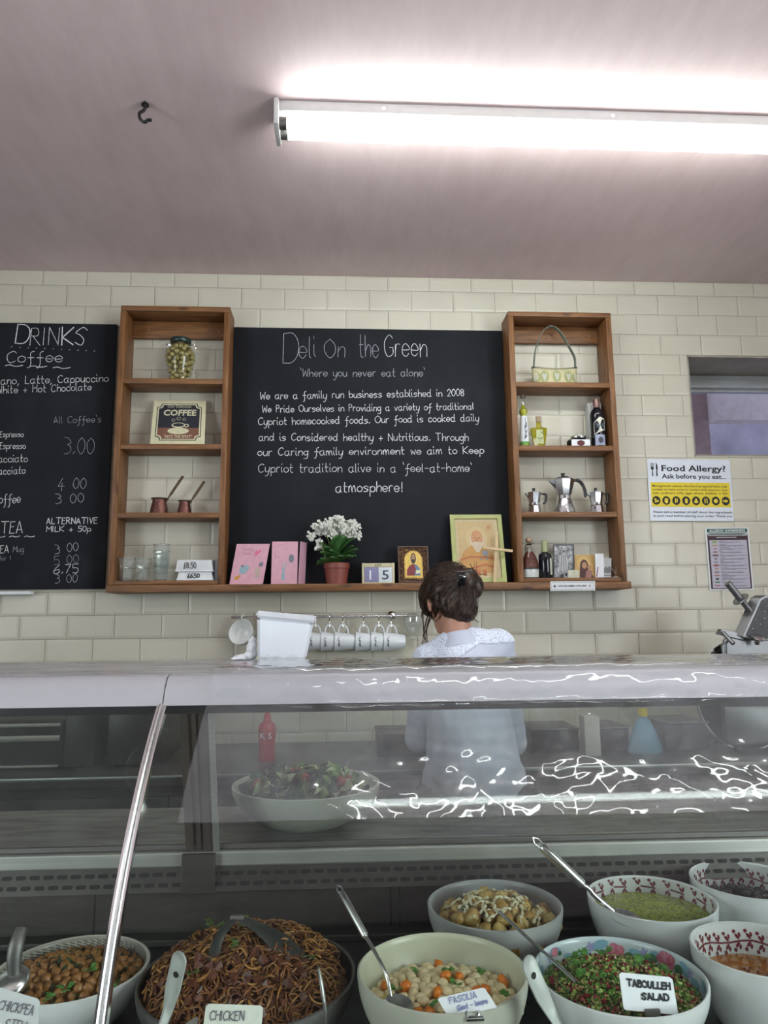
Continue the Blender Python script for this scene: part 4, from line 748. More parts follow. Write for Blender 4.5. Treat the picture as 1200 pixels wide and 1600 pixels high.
# moka pots
def moka(cx, h, big, label, y=-0.082):
    c = Vector((cx, y, ZS3)); t = thing('moka_pot', c, label, 'moka pot', 'aluminium moka pots'); a = h/ (0.19 if big else 0.115)
    if big:
        base = [(0.001, 0), (0.0440, 0), (0.0455, 0.004), (0.0415, 0.030), (0.0350, 0.058), (0.0315, 0.066)]; seg = 40
        MB().lathe([(r*a, z*a) for r, z in base], c, seg).build('boiler', M['alu'], t, 60)
        fc = MB()
        for k in range(8):
            an = 2*PI*k/8 + PI/8; e = Vector((math.cos(an), math.sin(an), 0)); s = Vector((-e.y, e.x, 0)); P = []
            for j in range(13):
                th = PI*j/12; P.append(c + (e*(0.0462-0.0022*math.sin(th)) + s*(0.0155*math.cos(th)))*a + Vector((0, 0, (0.003+0.022*math.sin(th))*a)))
            fc.add(P, [tuple(range(13))])
        fc.build('boiler_facets', mat('polished_facet', (0.70, 0.70, 0.72), 0.15, 1.0, 0.04), t, 0)
        top = [(0.0300, 0.0805), (0.0335, 0.088), (0.0440, 0.126), (0.0490, 0.150), (0.0490, 0.154), (0.0445, 0.154), (0.001, 0.150)]; bz0, bz1, br_ = 0.0655, 0.0815, 0.0318
        lid = [(0.0485, 0.1545), (0.0485, 0.157), (0.030, 0.168), (0.010, 0.172), (0.001, 0.172)]; kz = 0.172
    else:
        base = [(0.001, 0), (0.0300, 0), (0.0310, 0.003), (0.0270, 0.034), (0.0255, 0.0365)]; MB().lathe([(r*a, z*a) for r, z in base], c, 8, rot=PI/8).build('boiler', M['alu'], t, 20)
        top = [(0.0255, 0.0475), (0.0265, 0.052), (0.0320, 0.092), (0.0330, 0.0945), (0.0300, 0.0945), (0.001, 0.092)]; bz0, bz1, br_ = 0.0365, 0.048, 0.0272
        lid = [(0.0328, 0.095), (0.0328, 0.097), (0.018, 0.102), (0.001, 0.103)]; kz = 0.103
    MB().lathe([((br_-0.001)*a, bz0*a), (br_*a, (bz0+0.001)*a), (br_*a, (bz0+bz1)/2*a), ((br_-0.0012)*a, ((bz0+bz1)/2+0.001)*a), ((br_-0.0012)*a, bz1*a)], c, 32).build('collar', M['chrome'], t)
    MB().lathe([(r*a, z*a) for r, z in top], c, 8, rot=PI/8).build('upper_pot', M['alu'], t, 20)
    MB().lathe([(r*a, z*a) for r, z in lid], c, 8, rot=PI/8).build('lid', M['alu'], t, 20)
    k = 0.0095 if big else 0.0075
    MB().lathe([(k*0.7*a, kz*a), (k*0.75*a, (kz+0.004)*a), (k*a, (kz+0.010)*a), (k*1.05*a, (kz+0.015)*a), (0.001, (kz+0.0165)*a)], c, 12).build('lid_knob', M['black'], t)
    R = 0.046 if big else 0.031; zt = (0.153 if big else 0.094); zl = (0.112 if big else 0.066); sp = 0.026 if big else 0.013; hw_ = 0.014 if big else 0.009
    MB().add([c + Vector(p)*a for p in ((-R*0.90, -hw_, zt), (-R*0.90, hw_, zt), (-R-sp, 0, zt-0.001), (-R*0.80, 0, zl), (-R*0.86, -hw_*0.6, (zt+zl)/2), (-R*0.86, hw_*0.6, (zt+zl)/2))], [(0, 2, 4), (2, 3, 4), (1, 5, 2), (2, 5, 3), (0, 1, 2), (0, 4, 5, 1), (4, 3, 5)]).build('spout', M['alu'], t, 0)
    if big: pts = [(0.050, 0, 0.152), (0.064, 0, 0.154), (0.080, 0, 0.146), (0.092, 0, 0.128), (0.099, 0, 0.105), (0.101, 0, 0.085), (0.095, 0, 0.081)]; rr = [0.006, 0.008, 0.0085, 0.0075, 0.008, 0.0085, 0.006]
    else: pts = [(0.033, 0, 0.090), (0.044, 0, 0.091), (0.055, 0, 0.088), (0.057, 0, 0.075), (0.053, 0, 0.055), (0.047, 0, 0.048), (0.040, 0, 0.047)]; rr = [0.004, 0.0055, 0.0065, 0.006, 0.0055, 0.005, 0.0035]
    MB().tube([c + Vector(p)*a for p in smooth_line(pts, 4)], [rr[min(i//4, len(rr)-1)]*a for i in range(len(pts)*4-3)], 10, flat=0.75).build('handle', M['black'], t)
    MB().lathe([(0.001, 0), (0.004*a, 0), (0.004*a, 0.004), (0.001, 0.005)], c + Vector((0.014*a if big else -0.018*a, -(0.0385 if big else 0.027)*a, (0.045 if big else 0.024)*a)), 10, Matrix.Rotation(PI/2, 3, 'X')).build('safety_valve', flat('dark_valve', (0.03, 0.03, 0.035), 0.4), t)
moka(px(835, 795, -0.08), 0.113, False, 'small octagonal moka pot left of the big moka pot'); moka(px(882, 795, -0.08), 0.1885, True, 'large aluminium moka pot with curved black handle in the middle of the row'); moka(px(932, 795, -0.08), 0.114, False, 'small octagonal moka pot right of the big moka pot')

# bottom compartment
c = Vector((px(829, 905, -0.095), -0.095, ZB)); t = thing('spice_decanter', c, 'teardrop glass decanter of chilli flakes over white salt with a ball cork', 'decanter')
DP = [(0.001, 0), (0.036, 0), (0.039, 0.004), (0.041, 0.030), (0.0415, 0.042), (0.038, 0.068), (0.028, 0.100), (0.014, 0.130), (0.0105, 0.140), (0.0105, 0.152), (0.013, 0.156), (0.001, 0.157)]
MB().lathe(DP, c, 32).build('glass_body', M['glass'], t, 60)
MB().lathe([(0.001, 0.002), (0.035, 0.003), (0.0385, 0.031), (0.0385, 0.040), (0.001, 0.040)], c, 32).build('salt', flat('white_salt', (0.70, 0.70, 0.69), 0.8), t); MB().lathe([(0.0412, 0.0395), (0.0420, 0.040), (0.0420, 0.045), (0.0412, 0.0455)], c, 32).build('band', M['black'], t)
MB().lathe([(0.001, 0.0405), (0.0392, 0.0425), (0.036, 0.068), (0.026, 0.098), (0.016, 0.118), (0.001, 0.121)], c, 32).build('chilli_flakes', speckle('chilli_flakes', (0.10, 0.02, 0.012), (0.42, 0.22, 0.12), 0.7, 330, 0.22), t, 60)
MB().ell(c + Vector((0, 0, 0.171)), (0.0155, 0.0155, 0.0145)).build('ball_cork', M['cork'], t); w = MB()
w.lathe([(0.0118, 0.148), (0.0135, 0.150), (0.0118, 0.152)], c, 20).tube(smooth_line([c+Vector((-0.013, 0, 0.150)), c+Vector((-0.022, -0.006, 0.12)), c+Vector((-0.018, -0.01, 0.148)), c+Vector((0.004, -0.0145, 0.154)), c+Vector((0.02, -0.006, 0.157))], 5), 0.0012, 6); w.build('wire_clasp', M['bronze'], t)
c = Vector((px(853, 905, -0.09), -0.09, ZB)); t = thing('wine_bottle', c, 'small black wine bottle with a pale green foil neck', 'bottle')
MB().lathe([(0.001, 0), (0.0275, 0), (0.0290, 0.004), (0.0290, 0.098), (0.0270, 0.107), (0.0140, 0.116), (0.0125, 0.122), (0.001, 0.122)], c, 30).build('glass_body', M['dark_glass'], t)
MB().lathe([(0.0133, 0.1165), (0.0150, 0.118), (0.0150, 0.160), (0.0135, 0.1605), (0.0135, 0.170), (0.001, 0.171)], c, 24).build('foil', flat('pale_green_foil', (0.33, 0.36, 0.19), 0.4), t); wraplabel('label', c, 0.0293, 0.015, 0.0293, 0.088, 300, 350, M['label'], t)
def stand(name, pts, Yb, Yt, m, label, cat, th=0.003):
    bl, br, tr_, tl = [at(x, y, Y) for (x, y), Y in zip(pts, (Yb, Yb, Yt, Yt))]; bl.z = br.z = ZB + 0.0005; f = Face(bl, br, tl); return f, tag(f.slab(name, m, th), label, cat)
f, o = stand('silver_icon', [(865, 908), (897.5, 908), (894.8, 851.5), (864.5, 850.6)], -0.075, -0.06, mottled('embossed_pewter', [(0.38, (0.10, 0.10, 0.105)), (0.55, (0.28, 0.28, 0.29)), (0.7, (0.52, 0.52, 0.52))], 75, 0.35, 1.0, 4, 0.004, metal=0.7), 'grey embossed metal icon plaque of a standing figure', 'icon', 0.006)
f.frame('border', 0.005, flat('dull_pewter', (0.07, 0.07, 0.075), 0.4), 0.003, o); DG = flat('blackened_metal', (0.05, 0.05, 0.055), 0.5); LG = flat('worn_silver', (0.40, 0.40, 0.41), 0.35)
f.shape('relief_figure', [[(0.3, 0.12), (0.66, 0.12), (0.72, 0.5), (0.62, 0.72), (0.38, 0.72), (0.28, 0.5)], oval(0.5, 0.80, 0.09, 0.07)], LG, o, 0.001); f.shape('relief_lines', stroke([(0.36, 0.15), (0.40, 0.7)], 0.02) + stroke([(0.5, 0.13), (0.5, 0.68)], 0.02) + stroke([(0.62, 0.15), (0.58, 0.7)], 0.02) + stroke([(0.7, 0.2), (0.9, 0.25), (0.92, 0.4), (0.72, 0.45)], 0.02) + stroke([(0.12, 0.3), (0.25, 0.5), (0.14, 0.65)], 0.02) + [oval(0.5, 0.79, 0.05, 0.035)], DG, o, 0.0016)
f, o = stand('prayer_card', [(881.5, 908.5), (905.4, 908.5), (905.4, 891), (881, 891)], -0.10, -0.095, flat('cream_card', (0.56, 0.55, 0.44), 0.8), 'small cream card with an emblem in front of the metal icon plaque', 'card', 0.002)
f.shape('grey_panel', [(0, 0), (0.29, 0), (0.29, 1), (0, 1)], GREYP, o, 0.0004); f.shape('portrait', oval(0.15, 0.45, 0.07, 0.25), M['ink'], o, 0.0008); f.shape('emblem', stroke(oval(0.66, 0.62, 0.08, 0.12), 0.02) + stroke([(0.45, 0.35), (0.85, 0.35)], 0.02) + stroke([(0.4, 0.2), (0.9, 0.2)], 0.02), flat('grey_green_ink', (0.18, 0.2, 0.15)), o, 0.0006)
f, o = stand('small_icon', [(899, 908.5), (931, 908.5), (929.8, 864.8), (897.5, 867)], -0.07, -0.045, flat('ochre_gold_board', (0.52, 0.33, 0.12), 0.5), 'small unframed gold icon of a mother holding a child', 'icon', 0.006)
MAR = flat('dark_maroon_print', (0.075, 0.026, 0.03)); f.shape('halo', [oval(0.45, 0.62, 0.34, 0.30), oval(0.72, 0.45, 0.22, 0.2)], flat('halo_gold', (0.58, 0.38, 0.15)), o, 0.0006)
f.shape('mother_robe', [(0.22, 0.0), (0.98, 0.0), (0.85, 0.12), (0.66, 0.30), (0.66, 0.60), (0.55, 0.78), (0.40, 0.80), (0.27, 0.66), (0.24, 0.40)], MAR, o, 0.001); f.shape('mother_face', oval(0.47, 0.54, 0.12, 0.14), SKIN, o, 0.0014); f.shape('child_face', oval(0.71, 0.46, 0.09, 0.10), SKIN, o, 0.0017); f.shape('child_robe', [(0.5, 0.02), (0.78, 0.0), (0.84, 0.30), (0.70, 0.36), (0.55, 0.30)], flat('dusty_rose_print', (0.30, 0.14, 0.12)), o, 0.0014)
f, o = stand('folded_card', [(931, 908.5), (944, 908.5), (943.4, 866), (930, 865)], -0.085, -0.08, M['paper'], 'plain white folded card between the mother icon and the photo card', 'card', 0.0015); f.shape('ribbon', stroke([(0.12, 0.05), (0.3, 0.45)], 0.10), flat('dark_red_ribbon', (0.15, 0.01, 0.02)), o, 0.001)
f, o = stand('photo_card', [(943, 908.5), (955, 908.5), (953, 873), (943.5, 872)], -0.065, -0.06, flat('pale_photo_paper', (0.62, 0.63, 0.66), 0.4), 'narrow photo card with a dark landscape at the right end of the compartment', 'card', 0.0015); f.shape('landscape', [(0.05, 0.25), (0.95, 0.25), (0.95, 0.5), (0.75, 0.62), (0.5, 0.5), (0.3, 0.6), (0.05, 0.48)], GREYP, o, 0.0006); f.shape('mast', stroke([(0.4, 0.5), (0.4, 0.95)], 0.03) + stroke([(0.05, 0.14), (0.95, 0.14)], 0.05), GREYP, o, 0.0008)
c = Vector((px(962, 906, -0.09), -0.09, ZB)); t = tag(MB().lathe([(0.001, 0), (0.018, 0), (0.018, 0.004), (0.006, 0.006), (0.001, 0.0065)], c, 20).tube([c+Vector((0, 0, 0.005)), c+Vector((0.003, 0, 0.020)), c+Vector((-0.016, 0, 0.042))], 0.0009, 6).tube([c+Vector((0.003, 0, 0.02)), c+Vector((0.004, 0, 0.05))], 0.0007, 6).build('place_card_holder', flat('white_enamel', (0.6, 0.58, 0.52))), 'tiny white wire card holder at the far right of the bottom compartment', 'holder')
bl, br, tl = at(860, 923.3, -0.1435), at(930, 923.3, -0.1435), at(860, 908.5, -0.1435); br.z = bl.z; f = Face(bl, br, tl); o = tag(f.slab('sticker', M['paper'], 0.001), 'white strip sticker with a cross at each end on the edge of the long shelf', 'sticker')
f.shape('border', stroke([(0.025, 0.85), (0.97, 0.85)], 0.03) + stroke([(0.025, 0.13), (0.97, 0.13)], 0.03) + stroke([(0.025, 0.13), (0.025, 0.85)], 0.004) + stroke([(0.97, 0.13), (0.97, 0.85)], 0.004), M['ink'], o, 0.0004)
f.shape('cross', stroke([(0.06, 0.48), (0.13, 0.48)], 0.09) + stroke([(0.095, 0.28), (0.095, 0.70)], 0.016), M['ink'], o, 0.0004); f.shape('cross', stroke([(0.86, 0.50), (0.90, 0.50)], 0.06) + stroke([(0.88, 0.38), (0.88, 0.62)], 0.01), M['ink'], o, 0.0004)
for u0, u1, w in ((0.18, 0.28, 0.0009), (0.30, 0.38, 0.0008), (0.41, 0.53, 0.0016), (0.56, 0.70, 0.0011), (0.72, 0.80, 0.0011)): f.write('lettering', 'uneu', u0, 0.44, u1, 0.44, 0.26, w, M['ink'], o, seed=int(u0*100))

# ------------------------------------------------------------------ mug rail
YR = -0.062; ra, rb = at(367, 963.5, YR), at(652, 963, YR); zr = (ra.z+rb.z)/2
rail = thing('hanging_rail', ((ra.x+rb.x)/2, YR, zr), 'thin chrome rail for mugs on the tiles below the long shelf', 'rail')
MB().tube([(ra.x-0.015, YR, zr), (rb.x, YR, zr)], 0.0058, 14).build('bar', M['chrome'], rail)
for xx in (at(613, 963, YR).x, at(440, 963, YR).x): MB().lathe([(0.001, 0), (0.018, 0), (0.017, 0.010), (0.008, 0.018), (0.006, 0.050), (0.009, 0.055), (0.009, 0.064), (0.001, 0.066)], (xx, -0.0058, zr+0.004), 22, Matrix.Rotation(PI/2, 3, 'X')).build('wall_mount', M['chrome'], rail)
M['mug'] = mat('white_glazed_china', (0.66, 0.69, 0.72), 0.14, 0, 0.02)
hookx = [493, 514.8, 535.7, 568, 592, 611.4]; labs = ['leftmost white mug on the rail, half hidden by the wrapped white box', 'white mug hanging second from the wrapped white box', 'white mug hanging third from the wrapped white box, before the gap', 'white mug on the rail just right of the gap in the row', 'white mug hanging second from the right end of the row', 'rightmost of the row of white mugs, its whole side showing']
def mug(hx, label, seed):
    x = px(hx, 975, YR); zc = at(hx, 1002, YR).z; t = thing('mug', (x, YR, zc), label, 'mug', 'white mugs hanging from the rail'); R = Matrix.Rotation(PI/2 + 0.03, 3, 'Y'); o = Vector((x-0.036, YR, zc))
    MB().lathe([(0.0415, 0), (0.0425, 0.001), (0.0420, 0.004), (0.0310, 0.090), (0.0290, 0.095), (0.001, 0.096), (0.001, 0.091), (0.0275, 0.088), (0.0395, 0.002), (0.0415, 0)], o, 36, R).build('body', M['mug'], t, 50)
    MB().tube(smooth_line([(x-0.019, YR, zc+0.036), (x-0.017, YR, zc+0.056), (x-0.008, YR, zc+0.069), (x+0.006, YR, zc+0.069), (x+0.018, YR, zc+0.056), (x+0.024, YR, zc+0.032)], 6), 0.0036, 10).build('handle', M['mug'], t)
    hand('lettering', 'lunel', (x-0.021, YR-0.0415, zc+0.018), (x-0.019, YR-0.0405, zc-0.022), 0.010, 0.0016, M['ink'], t, (0, -1, 0), 0.0012, seed=seed)
    h = MB().tube(smooth_line([(x, YR+0.007, zr+0.002), (x, YR, zr+0.0088), (x, YR-0.0088, zr), (x, YR-0.003, zr-0.02), (x, YR, zc+0.085), (x+0.001, YR-0.003, zc+0.066), (x+0.001, YR-0.001, zc+0.060), (x+0.001, YR+0.008, zc+0.064)], 6), 0.0022, 8).build('s_hook', M['chrome']); tag(h, 'chrome hook holding the ' + label.replace('white mug ', 'mug ').split(',')[0].replace(' of the row of white mugs', ' white mug'), 'hook', 'hooks on the rail')
for i, (hx, lb) in enumerate(zip(hookx, labs)): mug(hx, lb, 60+i)
c = at(375.5, 987, -0.10); t = thing('cup', c, 'wide white cup facing out at the left end of the rail', 'cup'); ax = Vector((0.30, 0.88, -0.30)).normalized(); R = Vector((0, 0, 1)).rotation_difference(ax).to_matrix()
MB().lathe([(0.053, 0), (0.0555, 0.001), (0.0545, 0.008), (0.045, 0.050), (0.030, 0.066), (0.001, 0.068), (0.001, 0.063), (0.028, 0.060), (0.042, 0.048), (0.0515, 0.006), (0.053, 0)], c, 40, R).build('body', M['china'], t, 50)
MB().tube(smooth_line([c+Vector((0.004, 0.012, 0.050)), c+Vector((0.004, 0.004, 0.066)), at(380, 962, YR-0.012), at(380, 958, YR+0.002), at(381, 965, YR+0.014), c+Vector((0.012, 0.05, 0.040))], 5), 0.0045, 10, flat=0.7).build('handle', M['china'], t)
hand('lettering', 'coffee', c + Vector((0.002, 0.004, -0.056)), c + Vector((0.05, 0.022, -0.036)), 0.013, 0.002, M['ink'], t, (0.25, -0.75, -0.6), 0.003)
c = at(646.5, 1001, YR); t = tag(MB().lathe([(0.001, 0), (0.019, 0), (0.020, 0.003), (0.007, 0.008), (0.008, 0.016), (0.022, 0.030), (0.038, 0.065), (0.0435, 0.092), (0.040, 0.110), (0.024, 0.119), (0.012, 0.121), (0.011, 0.119), (0.038, 0.108), (0.0415, 0.092), (0.036, 0.066), (0.020, 0.033), (0.001, 0.022)], c, 32).build('stemmed_glass', M['tumbler']), 'clear stemmed glass hanging at the right end of the mug rail', 'glass')

# ------------------------------------------------------------------ notices on the tiles
bl, br, tl = at(1016, 813.5, -0.0055), at(1147, 814.5, -0.0055), at(1011, 717, -0.0055); f = Face(bl, br, tl); po = tag(f.slab('allergy_notice', mat('glossy_white_notice', (0.66, 0.68, 0.76), 0.3, 0, 0.02), 0.0008), 'white and yellow food allergy notice below the back window', 'notice')
f.shape('fork_and_knife', [[(0.048, 0.72), (0.064, 0.72), (0.060, 0.83), (0.052, 0.83)], oval(0.056, 0.845, 0.017, 0.028)] + [[(x-0.0035, 0.85), (x+0.0035, 0.85), (x+0.0035, 0.935), (x-0.0035, 0.935)] for x in (0.041, 0.056, 0.071)] + [[(0.100, 0.72), (0.116, 0.72), (0.114, 0.83), (0.102, 0.83)], [(0.100, 0.83), (0.122, 0.83), (0.118, 0.90), (0.100, 0.945)]], M['ink'], po, 0.0006)
f.text('headline', 'Food Allergy?', 0.165, 0.805, 0.775, 0.095, M['ink'], po, 0.022); f.text('subhead', 'Ask before you eat...', 0.165, 0.685, 0.775, 0.072, M['ink'], po, 0.018)
f.shape('yellow_panel', [(0.025, 0.225), (0.975, 0.225), (0.975, 0.62), (0.025, 0.62)], YELLOW, po, 0.0005)
for i, s in enumerate(('Management advises that food prepared here may', 'contain or have come in contact with peanuts, tree', 'nuts, soybeans, milk, eggs, wheat, shellfish or fish')): f.text('small_print', s, 0.045, 0.545-0.057*i, 0.90, 0.034, M['ink'], po, 0.008, 0.0009)
for i in range(8):
    cx, cy = 0.085+0.1185*i, 0.325; f.shape('allergen_symbol', oval(cx, cy, 0.048, 0.070, 24), M['ink'], po, 0.0009)
    fig = [[oval(cx-0.012, cy+0.015, 0.014, 0.018), oval(cx+0.014, cy-0.01, 0.013, 0.02), oval(cx-0.01, cy-0.022, 0.012, 0.015)], [oval(cx, cy-0.01, 0.022, 0.035), [(cx-0.024, cy+0.012), (cx+0.024, cy+0.012), (cx+0.015, cy+0.036), (cx-0.015, cy+0.036)]], [oval(cx-0.010, cy, 0.008, 0.042), oval(cx+0.010, cy+0.004, 0.008, 0.036)], [[(cx-0.015, cy-0.04), (cx+0.018, cy-0.04), (cx+0.018, cy+0.02), (cx, cy+0.044), (cx-0.015, cy+0.02)]], [oval(cx, cy-0.016, 0.025, 0.022), oval(cx, cy+0.018, 0.014, 0.018)], [oval(cx-0.012, cy, 0.007, 0.045), oval(cx+0.012, cy, 0.007, 0.045)], [oval(cx, cy, 0.025, 0.034)], [oval(cx+0.004, cy, 0.022, 0.022), [(cx-0.016, cy), (cx-0.034, cy+0.025), (cx-0.034, cy-0.025)]]][i]
    f.shape('symbol_figure', fig, YELLOW, po, 0.0013)
for i, s in enumerate(('Please ask a member of staff about the ingredients', 'in your meal before placing your order. Thank you')): f.text('small_print', s, 0.04, 0.125-0.062*i, 0.94, 0.036, M['ink'], po, 0.008, 0.0009)
bl, br, tl = at(1109, 922.5, -0.0055), at(1178, 921.5, -0.0055), at(1101.5, 825, -0.0055); f = Face(bl, br, tl); po = tag(f.slab('allergen_poster', M['paper'], 0.0008), 'portrait allergy awareness poster behind the food slicer handle', 'poster')
f.shape('dark_border', [(0.035, 0.02), (0.965, 0.02), (0.965, 0.90), (0.035, 0.90)], flat('dark_maroon_border', (0.05, 0.018, 0.025)), po, 0.0004); f.shape('pale_panel', [(0.075, 0.035), (0.93, 0.035), (0.93, 0.80), (0.075, 0.80)], flat('lilac_panel', (0.46, 0.43, 0.52)), po, 0.0008)
f.shape('green_banner', [(0.035, 0.925), (0.965, 0.925), (0.965, 0.985), (0.035, 0.985)], GREENP, po, 0.0004); f.text('headline', 'ALLERGY AWARENESS', 0.09, 0.937, 0.82, 0.036, M['paper'], po, 0.02, 0.0008)
f.shape('grey_strip', [[(0.055, 0.868), (0.95, 0.868), (0.95, 0.92), (0.055, 0.92)]], flat('light_grey_print', (0.4, 0.42, 0.42)), po, 0.0008); f.shape('strip_print', stroke([(0.08, 0.905), (0.9, 0.905)], 0.010) + stroke([(0.08, 0.886), (0.85, 0.886)], 0.008), M['ink'], po, 0.0012)
f.shape('strip_print', stroke([(0.25, 0.845), (0.7, 0.845)], 0.010), M['paper'], po, 0.0008)
ac = [(0.25, 0.36, 0.08), (0.40, 0.28, 0.12), (0.35, 0.10, 0.07), (0.30, 0.16, 0.14), (0.16, 0.12, 0.10), (0.12, 0.12, 0.13), (0.20, 0.2, 0.2), (0.28, 0.12, 0.08), (0.40, 0.25, 0.16), (0.14, 0.08, 0.05), (0.38, 0.18, 0.12), (0.06, 0.09, 0.06), (0.10, 0.20, 0.09), (0.32, 0.05, 0.05)]
nm = ['CELERY', 'CEREALS', 'CRUSTACEANS', 'EGGS', 'FISH', 'LUPIN', 'MILK', 'MOLLUSC', 'MUSTARD', 'NUTS', 'PEANUTS', 'SESAME SEEDS', 'SOYA', 'SULPHITES']
for i in range(14):
    v = 0.775-0.0535*i; f.shape('food_picture', oval(0.19, v-0.006, 0.06 + 0.02*math.sin(i*2.1), 0.013 + 0.005*math.cos(i*1.7)), flat('picture_%s' % nm[i].lower().replace(' ', '_'), ac[i]), po, 0.0012)
    f.text('entry_title', nm[i], 0.29, v+0.004, 0.022*len(nm[i]), 0.011, M['ink'], po, 0.015, 0.0011); f.shape('entry_lines', stroke([(0.29, v-0.008), (0.88-0.1*(i % 3 == 0), v-0.008)], 0.005) + stroke([(0.29, v-0.018), (0.62+0.2*(i % 2), v-0.018)], 0.005), flat('grey_ink', (0.10, 0.09, 0.11)), po, 0.0011)
# ------------------------------------------------------------------ the refrigerated deli case
O_CASE = Vector((0.0, -1.9, 0.0)); ROTC = -0.017
case = thing('deli_display_case', O_CASE, 'long deli display case with curved front glass holding the salad bowls', 'display case')
CX0, CX1 = -2.1, 2.1
M['top'] = mottled('smeared_grey_counter_top', [(0.3, (0.20, 0.20, 0.205)), (0.5, (0.34, 0.34, 0.35)), (0.7, (0.50, 0.50, 0.51))], 5, 0.22, 0.15, 7, 0.004, (1, 4, 1)); M['fascia'] = mat('pale_grey_fascia', (0.33, 0.325, 0.345), 0.35, 0, 0.03, 6)
M['inner'] = mottled('dull_inner_steel', [(0.3, (0.060, 0.057, 0.050)), (0.7, (0.09, 0.085, 0.075))], 12, 0.45, 0.05, 4, 0.003, (1, 1, 4), metal=0.5)
M['deck'] = mottled('deck_steel', [(0.3, (0.035, 0.034, 0.033)), (0.7, (0.06, 0.057, 0.055))], 9, 0.35, 0.05, metal=0.6)
M['worktop'] = mottled('scratched_grey_worktop', [(0.35, (0.09, 0.085, 0.08)), (0.5, (0.18, 0.17, 0.155)), (0.62, (0.24, 0.23, 0.21))], 7, 0.4, 0.1, 8, 0.003, (1, 5, 1))
M['bronze_frame'] = mat('bronze_door_frame', (0.11, 0.088, 0.070), 0.45, 0.5, 0.08, 20); M['slot'] = mat('dark_slot', (0.008, 0.008, 0.008), 0.8)
M['case_glass'] = glass_mat('curved_case_glass', (0.93, 0.955, 0.94), 0.035, 0.42, 0.0015, (0.7, 0.72, 0.74))
def pc(n, b, m, s=0): return b.build(n, M[m], case, s)
GPS = [(-1.632 - 0.73*math.cos(t), 0.778 + 0.73*math.sin(t)) for t in [0.8515*(1-i/44) for i in range(45)]]     # one even curve, upright at the foot
def gprof(t):
    k = t*(len(GPS)-1); i = min(int(k), len(GPS)-2); f_ = k-i; return GPS[i][0]+(GPS[i+1][0]-GPS[i][0])*f_, GPS[i][1]+(GPS[i+1][1]-GPS[i][1])*f_
def curved(x0, x1, prof, th):
    mb = MB(); n = len(prof); nn = []
    for i in range(n):
        a = prof[max(i-1, 0)]; e = prof[min(i+1, n-1)]; dy, dz = e[0]-a[0], e[1]-a[1]; l = math.hypot(dy, dz); nn.append((-dz/l*-1, dy/l*-1))
    vs = []
    for (y, z), (ny, nz) in zip(prof, nn): vs += [(x0, y, z), (x1, y, z), (x1, y-ny*th, z-nz*th), (x0, y-ny*th, z-nz*th)]
    fs = [(4*i+j, 4*i+(j+1) % 4, 4*i+4+(j+1) % 4, 4*i+4+j) for i in range(n-1) for j in range(4)] + [(3, 2, 1, 0), tuple(4*(n-1)+j for j in range(4))]
    return mb.add(vs, fs)
XJ = -0.264
pc('base_cabinet', MB().bb(CX0, CX1, -2.36, -1.515, 0.0, 0.745, 0.01), 'fascia'); pc('deck', MB().bb(CX0, CX1, -2.352, -1.517, 0.7455, 0.77), 'deck')
pc('front_rail', MB().bb(CX0, CX1, -2.375, -2.352, 0.7455, 0.765, 0.003), 'steel')
pc('back_panel', MB().bb(CX0, CX1, -1.517, -1.50, 0.7455, 0.888), 'inner')
seam = MB()
for x in (-1.2, -0.55, 0.10, 0.12, 0.75, 1.4): seam.bb(x-0.0015, x+0.0015, -1.5178, -1.5168, 0.77, 0.885)
pc('panel_seam', seam, 'slot'); pc('deck_step', MB().bb(CX0, CX1, -1.560, -1.5175, 0.7702, 0.784, 0.003), 'inner')
gr = MB().add([(CX0, -1.540, 0.872), (CX1, -1.540, 0.872), (CX1, -1.522, 0.918), (CX0, -1.522, 0.918), (CX0, -1.517, 0.872), (CX1, -1.517, 0.872), (CX1, -1.512, 0.918), (CX0, -1.512, 0.918)], [(0, 1, 2, 3), (4, 7, 6, 5), (0, 4, 5, 1), (3, 2, 6, 7), (0, 3, 7, 4), (1, 5, 6, 2)])
grille = pc('vent_grille', gr, 'inner'); sl = MB(); eu = Vector((1, 0, 0)); ev = Vector((0, 0.018, 0.046)).normalized(); nrm = eu.cross(ev)
for row in range(2):
    x = CX0 + 0.02 + 0.015*row
    while x < CX1-0.03:
        if not (-0.365 < x < -0.30):
            o = Vector((x, -1.540, 0.872)) + ev*(0.0145+0.0205*row); hw_, hh = 0.0115, 0.0042; ring = [(hw_-hh + hh*math.cos(t), hh*math.sin(t)) for t in [-PI/2 + PI*k/5 for k in range(6)]] + [(-hw_+hh + hh*math.cos(t), hh*math.sin(t)) for t in [PI/2 + PI*k/5 for k in range(6)]]
            sl.add([o + eu*a + ev*e + nrm*0.0006 for a, e in ring], [tuple(range(12))])
        x += 0.0295
sl.build('vent_slots', M['slot'], grille, 0)
pc('rear_sill', MB().bb(CX0, CX1, -1.528, -1.495, 0.9185, 0.950, 0.004), 'sill'); pc('rear_worktop', MB().bb(CX0, CX1, -1.4945, -1.130, 0.926, 0.950, 0.003), 'worktop')
pc('door_track', MB().bb(CX0, CX1, -1.5135, -1.500, 0.9505, 0.962, 0.002), 'steel_dark')
